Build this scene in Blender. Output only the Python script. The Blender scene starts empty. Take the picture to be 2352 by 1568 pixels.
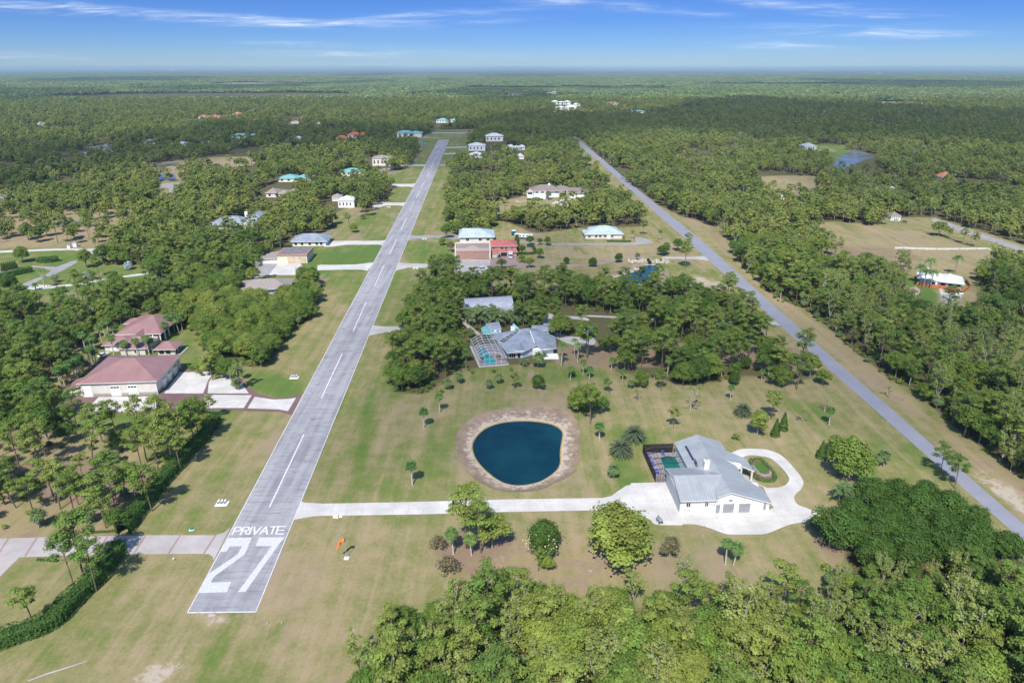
import bpy, bmesh, math, random
import numpy as np
from mathutils import Vector, geometry
random.seed(7); RNG = np.random.default_rng(11)
SC = bpy.context.scene
COL = SC.collection
# ------------------------------------------------------------ survey of the place
# points of the place were surveyed on a 2352 x 1568 chart of the aerial view; at() turns a
# chart point into metres on the ground plane (camera height 108 m)
F, CX, CY, CAMH = 1568.0, 1176.0, 784.0, 108.0
PIT = math.atan((784 - 155) / F); CP, SP = math.cos(PIT), math.sin(PIT)
def at(u, v, z=0.0):
    a = (u - CX) / F; b = (v - CY) / F
    t = (z - CAMH) / (-SP - b * CP)
    return (a * t, (CP - b * SP) * t)
def chart(x, y, z=0.0):
    zz = z - CAMH
    d = y * CP - zz * SP; up = y * SP + zz * CP
    return CX + F * x / d, CY - F * up / d
TL = dict(A1=(0, 130.7, 1/3), A2=(784, 130.7, 1/3), A3=(1568, 130.7, 1/3), B1=(0, 609.8, 1/3), B2=(784, 609.8, 1/3),
          B3=(1568, 609.8, 1/3), D1=(0, 1045.3, 1/3), D2=(784, 1045.3, 1/3), D3=(1568, 1045.3, 1/3),
          C1=(1446, 958.2, .18519), C2=(104.5, 696.9, .18519), C3=(1045.3, 662, .13333), C4=(1027.9, 487.8, .1037),
          C5=(470.4, 470.4, .14833), C6=(1306.6, 487.8, .14833), C7=(2047, 557.5, .12963), C8=(1167.3, 400.7, .13333),
          C9=(749.1, 287.5, .22222), C10=(0, 522.7, .18519), C11=(418.1, 1176, .15556), C12=(757.9, 1210.8, .05556), V=(0, 0, 1))
def ch(t, x, y):
    o = TL[t]; return (o[0] + x * o[2], o[1] + y * o[2])
def chs(t, pts): return [ch(t, *p) for p in pts]
def W(t, pts, z=0.0): return [at(*ch(t, *p), z) for p in pts]
def inpoly(px, py, poly):
    inside = np.zeros(len(px), bool); n = len(poly)
    xs = [p[0] for p in poly]; ys = [p[1] for p in poly]
    m = (px >= min(xs)) & (px <= max(xs)) & (py >= min(ys)) & (py <= max(ys))
    if not m.any(): return inside
    qx, qy = px[m], py[m]; ins = np.zeros(len(qx), bool)
    for i in range(n):
        x1, y1 = poly[i]; x2, y2 = poly[(i + 1) % n]
        if y1 == y2: continue
        c = ((y1 > qy) != (y2 > qy)) & (qx < (x2 - x1) * (qy - y1) / (y2 - y1) + x1)
        ins ^= c
    inside[m] = ins; return inside
def polydist(px, py, poly):
    d = np.full(len(px), 1e9)
    for i in range(len(poly)):
        x1, y1 = poly[i]; x2, y2 = poly[(i + 1) % len(poly)]
        dx, dy = x2 - x1, y2 - y1; L = dx * dx + dy * dy + 1e-9
        t = np.clip(((px - x1) * dx + (py - y1) * dy) / L, 0, 1)
        d = np.minimum(d, np.hypot(px - x1 - t * dx, py - y1 - t * dy))
    return d
def smooth(pts, n=6, closed=True):
    out = []; N = len(pts)
    rng = range(N) if closed else range(N - 1)
    for i in rng:
        if closed: p = [pts[(i + k) % N] for k in (-1, 0, 1, 2)]
        else: p = [pts[max(i - 1, 0)], pts[i], pts[i + 1], pts[min(i + 2, N - 1)]]
        for k in range(n):
            t = k / n
            out.append(tuple(.5 * ((2 * p[1][j]) + (-p[0][j] + p[2][j]) * t + (2 * p[0][j] - 5 * p[1][j] + 4 * p[2][j] - p[3][j]) * t * t
                       + (-p[0][j] + 3 * p[1][j] - 3 * p[2][j] + p[3][j]) * t ** 3) for j in (0, 1)))
    if not closed: out.append(tuple(pts[-1]))
    return out
# ------------------------------------------------------------ tagging
def tag(o, label=None, cat=None, group=None, kind=None):
    if label: o['label'] = label
    if cat: o['category'] = cat
    if group: o['group'] = group
    if kind: o['kind'] = kind
    return o
def mesh_obj(name, verts, faces, mats, parent=None, midx=None, smooth_=False):
    me = bpy.data.meshes.new(name)
    me.from_pydata([tuple(map(float, v)) for v in verts], [], [tuple(map(int, f)) for f in faces])
    for m in (mats if isinstance(mats, (list, tuple)) else [mats]): me.materials.append(m)
    if midx is not None: me.polygons.foreach_set('material_index', np.asarray(midx, np.int32))
    if smooth_: me.polygons.foreach_set('use_smooth', np.ones(len(me.polygons), bool))
    me.update()
    o = bpy.data.objects.new(name, me); COL.objects.link(o)
    if parent is not None: o.parent = parent
    return o
def empty(name, loc, rz=0.0):
    o = bpy.data.objects.new(name, None); COL.objects.link(o)
    o.location = loc if len(loc) == 3 else (loc[0], loc[1], 0); o.rotation_euler = (0, 0, rz); o.empty_display_size = .5
    return o
class MB:
    def __init__(s): s.v = []; s.f = []; s.m = []
    def add(s, vs, fs, m=0):
        b = len(s.v); s.v += [tuple(v) for v in vs]; s.f += [tuple(b + i for i in f) for f in fs]; s.m += [m] * len(fs); return s
    def box(s, x0, x1, y0, y1, z0, z1, m=0):
        return s.add([(x0,y0,z0),(x1,y0,z0),(x1,y1,z0),(x0,y1,z0),(x0,y0,z1),(x1,y0,z1),(x1,y1,z1),(x0,y1,z1)],
                     [(0,3,2,1),(4,5,6,7),(0,1,5,4),(1,2,6,5),(2,3,7,6),(3,0,4,7)], m)
    def tube(s, p0, p1, r0, r1=None, n=7, m=0, cap=True):
        r1 = r0 if r1 is None else r1
        p0, p1 = Vector(p0), Vector(p1); d = p1 - p0
        if d.length < 1e-6: return s
        d.normalize(); a = d.orthogonal().normalized(); b = d.cross(a)
        vs = []
        for p, r in ((p0, r0), (p1, r1)):
            for i in range(n):
                t = 2 * math.pi * i / n; vs.append(p + a * (r * math.cos(t)) + b * (r * math.sin(t)))
        fs = [(i, (i + 1) % n, n + (i + 1) % n, n + i) for i in range(n)]
        if cap: fs += [tuple(range(n))[::-1], tuple(range(n, 2 * n))]
        return s.add(vs, fs, m)
    def prism(s, poly, z0, z1, m=0):
        n = len(poly)
        zt = z1 if isinstance(z1, (list, tuple)) else [z1] * n
        ar = sum(poly[i][0] * poly[(i+1) % n][1] - poly[(i+1) % n][0] * poly[i][1] for i in range(n))
        if ar < 0: poly = poly[::-1]; zt = zt[::-1]
        vs = [(p[0], p[1], z0) for p in poly] + [(p[0], p[1], z) for p, z in zip(poly, zt)]
        fs = [(i, (i + 1) % n, n + (i + 1) % n, n + i) for i in range(n)] + [tuple(range(n, 2 * n)), tuple(range(n))[::-1]]
        return s.add(vs, fs, m)
    def build(s, name, mats, parent=None, sm=False): return mesh_obj(name, s.v, s.f, mats, parent, s.m, sm)
def sheet(name, poly, z, mat, kind='structure', thick=0.0, parent=None):
    """flat sheet on the ground from world points"""
    pts = [Vector((p[0], p[1], 0)) for p in poly]
    tris = geometry.tessellate_polygon([pts])
    fs = []
    for t in tris:
        a, b, c = (pts[i] for i in t)
        fs.append(t if (b - a).cross(c - a).z > 0 else t[::-1])
    o = mesh_obj(name, [(p[0], p[1], z) for p in poly], fs, mat, parent)
    if kind and parent is None: o['kind'] = kind
    return o
# ------------------------------------------------------------ materials
MATS = {}
def nt(name):
    m = bpy.data.materials.new(name); m.use_nodes = True; t = m.node_tree
    b = t.nodes['Principled BSDF']; return m, t, b
def N(t, typ, **kw):
    n = t.nodes.new(typ)
    for k, v in kw.items():
        if k.startswith('i_'):
            key = k[2:]; key = int(key) if key.isdigit() else key.replace('_', ' ')
            n.inputs[key].default_value = v
        else: setattr(n, k, v)
    return n
def L(t, a, b): t.links.new(a, b)
def mixc(t, fac, a, b, bt='MIX'):
    n = t.nodes.new('ShaderNodeMix'); n.data_type = 'RGBA'; n.blend_type = bt; n.clamp_factor = True
    for s, v in ((n.inputs[0], fac), (n.inputs[6], a), (n.inputs[7], b)):
        if isinstance(v, (int, float)): s.default_value = v
        elif isinstance(v, tuple): s.default_value = (*v[:3], 1)
        else: L(t, v, s)
    return n.outputs[2]
def noise(t, scale, detail=4, rough=.6, vec=None, w=None):
    n = N(t, 'ShaderNodeTexNoise'); n.inputs['Scale'].default_value = scale; n.inputs['Detail'].default_value = detail
    n.inputs['Roughness'].default_value = rough
    if vec is not None: L(t, vec, n.inputs['Vector'])
    return n.outputs['Fac']
def ramp(t, fac, a, b):
    n = N(t, 'ShaderNodeMapRange'); n.inputs['From Min'].default_value = a; n.inputs['From Max'].default_value = b
    n.interpolation_type = 'SMOOTHSTEP'; L(t, fac, n.inputs['Value']); return n.outputs['Result']
def math_(t, op, a, b=None):
    n = N(t, 'ShaderNodeMath', operation=op)
    for i, v in enumerate((a, b)):
        if v is None: continue
        if isinstance(v, (int, float)): n.inputs[i].default_value = v
        else: L(t, v, n.inputs[i])
    return n.outputs[0]
def pos(t, sx=1, sy=1, sz=1, rz=0):
    g = N(t, 'ShaderNodeNewGeometry'); m = N(t, 'ShaderNodeMapping'); m.inputs['Scale'].default_value = (sx, sy, sz)
    m.inputs['Rotation'].default_value = (0, 0, rz); L(t, g.outputs['Position'], m.inputs['Vector']); return m.outputs['Vector']
def plain(name, c, rough=.7, metal=0.0, var=.12, scale=.6, spec=.3):
    """surface with slight weathering variation"""
    if name in MATS: return MATS[name]
    m, t, b = nt(name)
    c2 = tuple(x * (1 - var * 1.6) for x in c); c3 = tuple(min(1, x * (1 + var)) for x in c)
    f = ramp(t, noise(t, scale, 5, .65, pos(t)), .3, .7)
    L(t, mixc(t, f, c2, c3), b.inputs['Base Color'])
    b.inputs['Roughness'].default_value = rough; b.inputs['Metallic'].default_value = metal
    b.inputs['Specular IOR Level'].default_value = spec
    MATS[name] = m; return m
def seam(name, c, step=.6, depth=.35, rough=.45, var=.1):
    """standing seam metal: seams run down the slope in object space"""
    if name in MATS: return MATS[name]
    m, t, b = nt(name)
    tc = N(t, 'ShaderNodeTexCoord'); sp = N(t, 'ShaderNodeSeparateXYZ'); L(t, tc.outputs['Object'], sp.inputs[0])
    sn = N(t, 'ShaderNodeSeparateXYZ'); L(t, tc.outputs['Normal'], sn.inputs[0])
    sel = math_(t, 'GREATER_THAN', math_(t, 'ABSOLUTE', sn.outputs[0]), math_(t, 'ABSOLUTE', sn.outputs[1]))
    mx = N(t, 'ShaderNodeMix'); L(t, sel, mx.inputs[0]); L(t, sp.outputs[0], mx.inputs[2]); L(t, sp.outputs[1], mx.inputs[3])
    fr = math_(t, 'FRACT', math_(t, 'DIVIDE', mx.outputs[0], step))
    ln = math_(t, 'LESS_THAN', fr, .16)
    pn = math_(t, 'FRACT', math_(t, 'MULTIPLY', math_(t, 'SINE', math_(t, 'FLOOR', math_(t, 'DIVIDE', mx.outputs[0], step))), 43.7))
    f = ramp(t, noise(t, .25, 6, .7, pos(t)), .3, .7)
    base = mixc(t, f, tuple(x * (1 - var) for x in c), tuple(x * (1 + var) for x in c))
    base = mixc(t, math_(t, 'MULTIPLY', pn, .16), base, tuple(x * .6 for x in c))
    L(t, mixc(t, math_(t, 'MULTIPLY', ln, depth), base, tuple(x * .35 for x in c)), b.inputs['Base Color'])
    b.inputs['Roughness'].default_value = rough; b.inputs['Metallic'].default_value = 0.1
    MATS[name] = m; return m
def glass(name='window_glass', c=(.02, .025, .03)):
    if name in MATS: return MATS[name]
    m, t, b = nt(name); b.inputs['Base Color'].default_value = (*c, 1); b.inputs['Roughness'].default_value = .08
    b.inputs['Specular IOR Level'].default_value = .6; MATS[name] = m; return m
def concrete(name, c, joint=0.0, var=.1, stain=.3):
    if name in MATS: return MATS[name]
    m, t, b = nt(name); p = pos(t, rz=-.049)
    f = ramp(t, noise(t, .12, 6, .7, p), .3, .75)
    col = mixc(t, f, tuple(x * (1 - var * 2) for x in c), tuple(x * (1 + var * .4) for x in c))
    col = mixc(t, math_(t, 'MULTIPLY', ramp(t, noise(t, 1.6, 6, .75, p), .55, .75), stain), col, tuple(x * .6 for x in c))
    if joint:
        sp = N(t, 'ShaderNodeSeparateXYZ'); L(t, p, sp.inputs[0])
        a = math_(t, 'LESS_THAN', math_(t, 'FRACT', math_(t, 'DIVIDE', sp.outputs[0], joint)), .02)
        a2 = math_(t, 'LESS_THAN', math_(t, 'FRACT', math_(t, 'DIVIDE', sp.outputs[1], joint)), .02)
        col = mixc(t, math_(t, 'MULTIPLY', math_(t, 'MAXIMUM', a, a2), .45), col, tuple(x * .45 for x in c))
    L(t, col, b.inputs['Base Color']); b.inputs['Roughness'].default_value = .85
    b.inputs['Specular IOR Level'].default_value = .2
    MATS[name] = m; return m
def leafmat(name, cols, twist=.5, trans=.35):
    """foliage: colour by object, by leaf clump (attribute tint) and by place"""
    m, t, b = nt(name)
    oi = N(t, 'ShaderNodeObjectInfo'); at_ = N(t, 'ShaderNodeAttribute', attribute_name='tint')
    r = N(t, 'ShaderNodeValToRGB'); el = r.color_ramp.elements
    el[0].color = (*cols[0], 1); el[1].color = (*cols[-1], 1)
    for i, c in enumerate(cols[1:-1]):
        e = el.new((i + 1) / (len(cols) - 1)); e.color = (*c, 1)
    big = noise(t, .012, 3, .6, pos(t))
    v = math_(t, 'ADD', math_(t, 'MULTIPLY', oi.outputs['Random'], .62), math_(t, 'MULTIPLY', ramp(t, big, .3, .7), .38))
    L(t, v, r.inputs[0])
    tint = at_.outputs['Fac']
    c1 = mixc(t, 1.0, r.outputs[0], r.outputs[0])
    hs = N(t, 'ShaderNodeHueSaturation'); L(t, r.outputs[0], hs.inputs['Color'])
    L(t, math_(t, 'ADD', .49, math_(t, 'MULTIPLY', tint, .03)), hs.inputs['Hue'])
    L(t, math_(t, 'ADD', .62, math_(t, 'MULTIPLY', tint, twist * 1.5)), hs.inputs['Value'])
    L(t, hs.outputs[0], b.inputs['Base Color']); b.inputs['Roughness'].default_value = .6
    b.inputs['Specular IOR Level'].default_value = .25
    tr = N(t, 'ShaderNodeBsdfTranslucent'); L(t, mixc(t, .5, hs.outputs[0], (.12, .16, .02)), tr.inputs['Color'])
    mx = N(t, 'ShaderNodeMixShader'); mx.inputs[0].default_value = trans
    L(t, b.outputs[0], mx.inputs[1]); L(t, tr.outputs[0], mx.inputs[2])
    L(t, mx.outputs[0], t.nodes['Material Output'].inputs['Surface'])
    MATS[name] = m; return m
# ------------------------------------------------------------ camera
cd = bpy.data.cameras.new('camera'); cam = bpy.data.objects.new('camera', cd); COL.objects.link(cam)
cd.sensor_width = 36; cd.lens = 24.0; cd.clip_start = .5; cd.clip_end = 120000
cam.location = (0, 0, CAMH); cam.rotation_euler = (math.pi / 2 - PIT, 0, 0); SC.camera = cam
# ------------------------------------------------------------ light
SUN_EL, SH_AZ = math.radians(51), math.radians(13)      # shadows fall away from the camera, 13 degrees to the right
w = bpy.data.worlds.new('World'); SC.world = w; w.use_nodes = True; wt = w.node_tree
bg = wt.nodes['Background']; sky = wt.nodes.new('ShaderNodeTexSky'); sky.sky_type = 'NISHITA'; sky.sun_disc = False
sky.sun_elevation = SUN_EL; sky.sun_rotation = math.pi + SH_AZ; sky.altitude = 100; sky.air_density = 1.0; sky.dust_density = .6; sky.ozone_density = 2.0
tc = N(wt, 'ShaderNodeTexCoord'); sep = N(wt, 'ShaderNodeSeparateXYZ'); L(wt, tc.outputs['Generated'], sep.inputs[0])
# deeper blue with height, then thin high cirrus laid out on a plane far above
zc = math_(wt, 'MAXIMUM', sep.outputs[2], .001)
hs = N(wt, 'ShaderNodeHueSaturation'); hs.inputs['Saturation'].default_value = 1.35; L(wt, sky.outputs[0], hs.inputs['Color'])
sr = N(wt, 'ShaderNodeValToRGB'); L(wt, math_(wt, 'POWER', zc, .5), sr.inputs[0]); se = sr.color_ramp.elements
se[0].position = 0; se[0].color = (.46, .64, 1.0, 1); se[1].position = 1; se[1].color = (1.0, .96, .92, 1)
for q_, c_ in ((.167, (.20, .345, .76)), (.24, (.135, .245, .60)), (.305, (.125, .215, .50)), (.46, (.17, .27, .50)), (.62, (.85, .84, .84))):
    e_ = se.new(q_); e_.color = (*c_, 1)
tinted = mixc(wt, 1.0, hs.outputs[0], sr.outputs[0], 'MULTIPLY')
t2 = N(wt, 'ShaderNodeVectorMath', operation='SCALE'); L(wt, tinted, t2.inputs[0]); t2.inputs['Scale'].default_value = 1.05; tinted = t2.outputs[0]
yy = math_(wt, 'MAXIMUM', sep.outputs[1], .05); sx_ = math_(wt, 'DIVIDE', sep.outputs[0], yy); sz_ = math_(wt, 'DIVIDE', sep.outputs[2], yy)
fr_ = math_(wt, 'GREATER_THAN', sep.outputs[1], .1)
def skyn(ax, az, det, dist, loc=0.0):
    c = N(wt, 'ShaderNodeCombineXYZ'); L(wt, math_(wt, 'MULTIPLY', sx_, ax), c.inputs[0]); L(wt, math_(wt, 'MULTIPLY', sz_, az), c.inputs[1]); c.inputs[2].default_value = loc
    n = N(wt, 'ShaderNodeTexNoise'); n.inputs['Scale'].default_value = 1; n.inputs['Detail'].default_value = det; n.inputs['Roughness'].default_value = .62; n.inputs['Distortion'].default_value = dist; L(wt, c.outputs[0], n.inputs['Vector']); return n.outputs['Fac']
nA = skyn(5.5, 60, 8, .9); nB = skyn(2.2, 16, 4, .3, 4.0); warp = math_(wt, 'MULTIPLY', math_(wt, 'SUBTRACT', nB, .5), .030)
# wisps of cirrus: bearing and height of the middle, half length, half thickness, slope, strength
WISP = [(180,26,300,9,.03,.8),(480,42,340,9,.04,.85),(760,50,220,7,-.02,.55),(960,36,220,7,-.05,.65),(80,12,150,9,.05,.5),(720,105,170,5,.02,.55),(880,127,230,7,.01,.5),(60,128,170,8,.02,.35),(1330,6,170,7,.03,.75),(1500,26,170,6,.05,.5),
        (1880,16,190,9,.06,.8),(1990,36,150,7,.0,.8),(2010,76,210,6,-.02,.65),(1780,106,120,8,.03,.6),(2120,84,150,6,-.04,.35),(1140,48,120,5,-.06,.4),(1920,60,200,6,.0,.3)]
def skydir(u, v):
    a = (u - CX) / F; b = (v - CY) / F; dx, dy, dz = a, CP - b * SP, -SP - b * CP; return dx / dy, dz / dy
cl = None
for u_, v_, hw, hh_, sl, st in WISP:
    x0, z0 = skydir(u_, v_); x1, _ = skydir(u_ + hw, v_); _, z1 = skydir(u_, v_ - hh_); wx = x1 - x0; wz = z1 - z0
    dx_ = math_(wt, 'SUBTRACT', sx_, x0); dz_ = math_(wt, 'ADD', math_(wt, 'SUBTRACT', sz_, z0), math_(wt, 'ADD', math_(wt, 'MULTIPLY', dx_, sl), math_(wt, 'MULTIPLY', warp, .5)))
    q_ = math_(wt, 'ADD', math_(wt, 'POWER', math_(wt, 'ABSOLUTE', math_(wt, 'DIVIDE', dx_, wx)), 2.0), math_(wt, 'POWER', math_(wt, 'ABSOLUTE', math_(wt, 'DIVIDE', dz_, wz * 1.25)), 2.0))
    g_ = math_(wt, 'MULTIPLY', math_(wt, 'EXPONENT', math_(wt, 'MULTIPLY', q_, -1.1)), st); cl = g_ if cl is None else math_(wt, 'ADD', cl, g_)
cl = math_(wt, 'MULTIPLY', math_(wt, 'MULTIPLY', math_(wt, 'MINIMUM', cl, .85), math_(wt, 'MULTIPLY', ramp(wt, nA, .34, .78), math_(wt, 'ADD', .45, ramp(wt, skyn(16, 240, 5, .6, 9.0), .35, .65)))), math_(wt, 'MULTIPLY', fr_, .85))
fin = mixc(wt, cl, tinted, (4.7, 5.2, 5.9))
HAZE_D = 6.0e-5
L(wt, fin, bg.inputs['Color']); bg.inputs['Strength'].default_value = .148
sd = bpy.data.lights.new('sun', 'SUN'); so = bpy.data.objects.new('sun', sd); COL.objects.link(so)
sd.energy = 4.1; sd.angle = math.radians(.5); sd.color = (1, .955, .88)
sdir = Vector((math.sin(SH_AZ) * math.cos(SUN_EL), math.cos(SH_AZ) * math.cos(SUN_EL), -math.sin(SUN_EL)))
so.rotation_euler = sdir.to_track_quat('-Z', 'Y').to_euler()
SC.view_settings.view_transform = 'Standard'; SC.view_settings.look = 'None'; SC.view_settings.gamma = 1; SC.view_settings.exposure = .46
SC.cycles.use_denoising = True; SC.cycles.max_bounces = 6; SC.cycles.diffuse_bounces = 3; SC.cycles.transparent_max_bounces = 16
SC.cycles.volume_bounces = 0; SC.cycles.transmission_bounces = 4; SC.cycles.glossy_bounces = 3
# ------------------------------------------------------------ regions on the chart
# dry: 0 lush lawn .. 1 dry tan grass; dirt: brown needle litter; sand: pale bare sand
NEAR = [(-400,2600),(-400,1545),(0,1512),(130,1474),(215,1385),(285,1268),(300,1228),(400,1105),(495,988),(545,948),(560,905),
        (540,862),(470,844),(415,840),(415,775),(440,762),(455,792),(500,824),(560,844),(618,838),(656,784),(708,738),(728,702),(762,645),(835,618),
        (917,600),(1020,600),(1010,618),(975,655),(948,715),(915,765),(900,830),(898,888),(915,903),(980,905),(1020,880),(1060,850),(1092,862),(1200,868),(1300,850),
        (1400,855),(1500,870),(1560,884),(1650,878),(1700,866),(1800,874),(1850,874),(1905,880),(2030,985),(2150,1085),(2200,1140),(2060,1108),(1950,1128),
        (1898,1190),(1890,1260),(1900,1345),(1880,1385),(1780,1402),(1580,1402),(1400,1388),(1100,1392),(940,1436),(850,1495),(815,1560),(790,2600)]
CORR = [(740,655),(755,600),(750,560),(775,545),(800,548),(862,474),(882,467),(905,428),(852,404),(865,397),(925,391),(945,378),(962,350),(958,328),(950,318),(985,308),
        (1000,298),(1115,298),(1090,312),(1075,325),(1080,345),(1055,357),(1048,378),(1030,398),(1029,430),(1021,482),(1028,525),(1048,548),(1035,592),(1020,612),(1010,615),(960,690),(915,765),(905,800)]
ROADV = [(1306,316),(1330,352),(1370,398),(1410,440),(1450,480),(1495,520),(1540,560),(1590,606),(1625,640),(1668,684),(1700,722),(1760,776),(1830,830),(1880,865),(1905,892),(2030,985),(2200,1140),
         (2352,1290),(2700,1600),(2900,1600),(2600,1300),(2352,1110),(2251,1030),(2201,993),(2168,963),(2101,903),(2051,876),(2001,840),(1951,803),(1901,753),(1841,708),(1781,690),(1740,655),(1711,618),(1685,588),(1678,562),
         (1641,531),(1601,507),(1568,498),(1517,474),(1471,441),(1434,417),(1401,383),(1364,351),(1333,318)]
F2 = [(1045,655),(1150,666),(1400,672),(1560,668),(1600,690),(1650,700),(1700,652),(1625,600),(1600,560),(1545,520),(1500,520),(1450,522),(1340,524),(1290,530),(1227,536),(1185,520),(1140,508),(1125,545),(1045,560),(1035,600)]
F3 = [(1115,492),(1108,474),(1150,462),(1200,452),(1215,440),(1300,440),(1345,462),(1335,478),(1300,484),(1285,498),(1240,503),(1170,500)]
SAV2 = [(-300,1228),(290,1228),(400,1100),(490,988),(430,975),(300,1000),(150,990),(0,985),(-300,985)]
LAWN1 = [(-400,1545),(0,1512),(130,1474),(215,1385),(285,1268),(-400,1290)]
DRV = [(-400,1226),(300,1226),(300,1282),(-400,1290)]
HANG = [(128,905),(120,940),(150,968),(215,988),(300,988),(390,972),(500,962),(545,952),(562,905),(430,850),(425,800),(418,775),(385,760),(390,725),(330,720),(262,760),(235,800),(160,880)]
PALMROW = [(110,900),(140,870),(230,790),(262,760),(235,752),(180,800),(130,850)]
LMID = [(-200,555),(140,562),(235,572),(255,592),(215,608),(340,612),(352,660),(252,690),(170,706),(110,712),(50,706),(0,690),(-200,700)]
SAVL = [(-200,500),(80,486),(230,482),(330,485),(290,545),(230,572),(-200,560)]
CDS = [(360,418),(428,418),(412,445),(392,480),(348,480),(372,440)]
MARSH = [(335,380),(450,364),(560,360),(622,364),(600,376),(510,390),(440,387),(415,412),(400,417),(345,410)]
LC = [(545,646),(560,628),(600,605),(600,588),(690,562),(705,540),(755,553),(760,600),(745,650),(700,645),(690,652),(650,648),(600,640)]
LOT = [(735,540),(757,556),(832,546),(832,480),(800,478),(770,492),(745,505),(778,520)]
FL1 = [(1735,411),(1790,404),(1865,405),(1893,413),(1890,430),(1841,448),(1757,446)]
FL2 = [(1845,518),(1918,510),(2068,524),(2151,542),(2218,564),(2310,580),(2352,602),(2352,612),(2270,602),(2240,640),(2250,720),(2190,735),(2085,722),(2060,680),(2100,615),(1980,620),(1900,625),(1930,585),(1900,548)]
SAVR = [(1880,568),(2080,575),(2090,622),(1900,628)]
SAVR2 = [(2230,840),(2290,775),(2360,740),(2600,740),(2600,920),(2352,890),(2270,858)]
RROAD = [(2140,500),(2150,500),(2240,528),(2340,560),(2400,580),(2400,615),(2330,597),(2230,562),(2140,532),(2040,530),(2030,505),(2080,500)]
LAKE = [(1905,385),(1925,362),(1948,345),(1968,342),(1990,350),(2015,356),(2018,372),(1985,385),(1962,396),(1930,404),(1900,402)]
LAKEG = [(1835,345),(1890,330),(1940,335),(1950,348),(1920,370),(1880,362),(1840,358)]
FAR1 = [(1120,252),(1260,256),(1330,252),(1480,262),(1478,268),(1330,262),(1120,258)]
FAR2 = [(470,193),(560,190),(770,192),(768,197),(560,198),(470,197)]
FAR3 = [(1470,189),(1550,191),(1545,194),(1475,194)]
FAR4 = [(2090,240),(2352,236),(2352,242),(2090,244)]
FAR5 = [(2210,222),(2352,222),(2352,226),(2210,227)]
FAR6 = [(300,202),(420,200),(420,203),(300,205)]
FAR7 = [(1575,288),(1640,276),(1645,280),(1600,290)]
FAR8 = [(1930,236),(2010,232),(2200,238),(2200,242),(2010,238)]
CREEK = [(1415,648),(1470,622),(1500,612),(1545,612),(1560,640),(1545,670),(1470,690),(1410,668)]
CLEAR = [NEAR, CORR, ROADV, F2, F3, DRV, HANG, LMID, CDS, MARSH, LC, LOT, FL1, FL2, RROAD, LAKE, LAKEG, FAR1, FAR2, FAR3, FAR4, FAR5, FAR6, FAR7, FAR8]
MANGO = [(1895,1190),(1950,1120),(2060,1100),(2200,1135),(2365,1290),(2300,1300),(2200,1308),(2080,1308),(1990,1312),(1900,1325)]
DRVC = [(1205,705),(1290,706),(1400,722),(1560,733),(1560,746),(1420,748),(1400,800),(1290,800),(1268,762)]
GRV = [(1290,795),(1500,770),(1700,775),(1870,800),(1885,872),(1290,862)]
SPARSE = [(MANGO, 0), (DRVC, .05), (GRV, .72), (SAV2, .25), (LAWN1, 0.0), (SAVL, .30), (SAVR, .5), (SAVR2, .25), (PALMROW, 0)]
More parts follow.
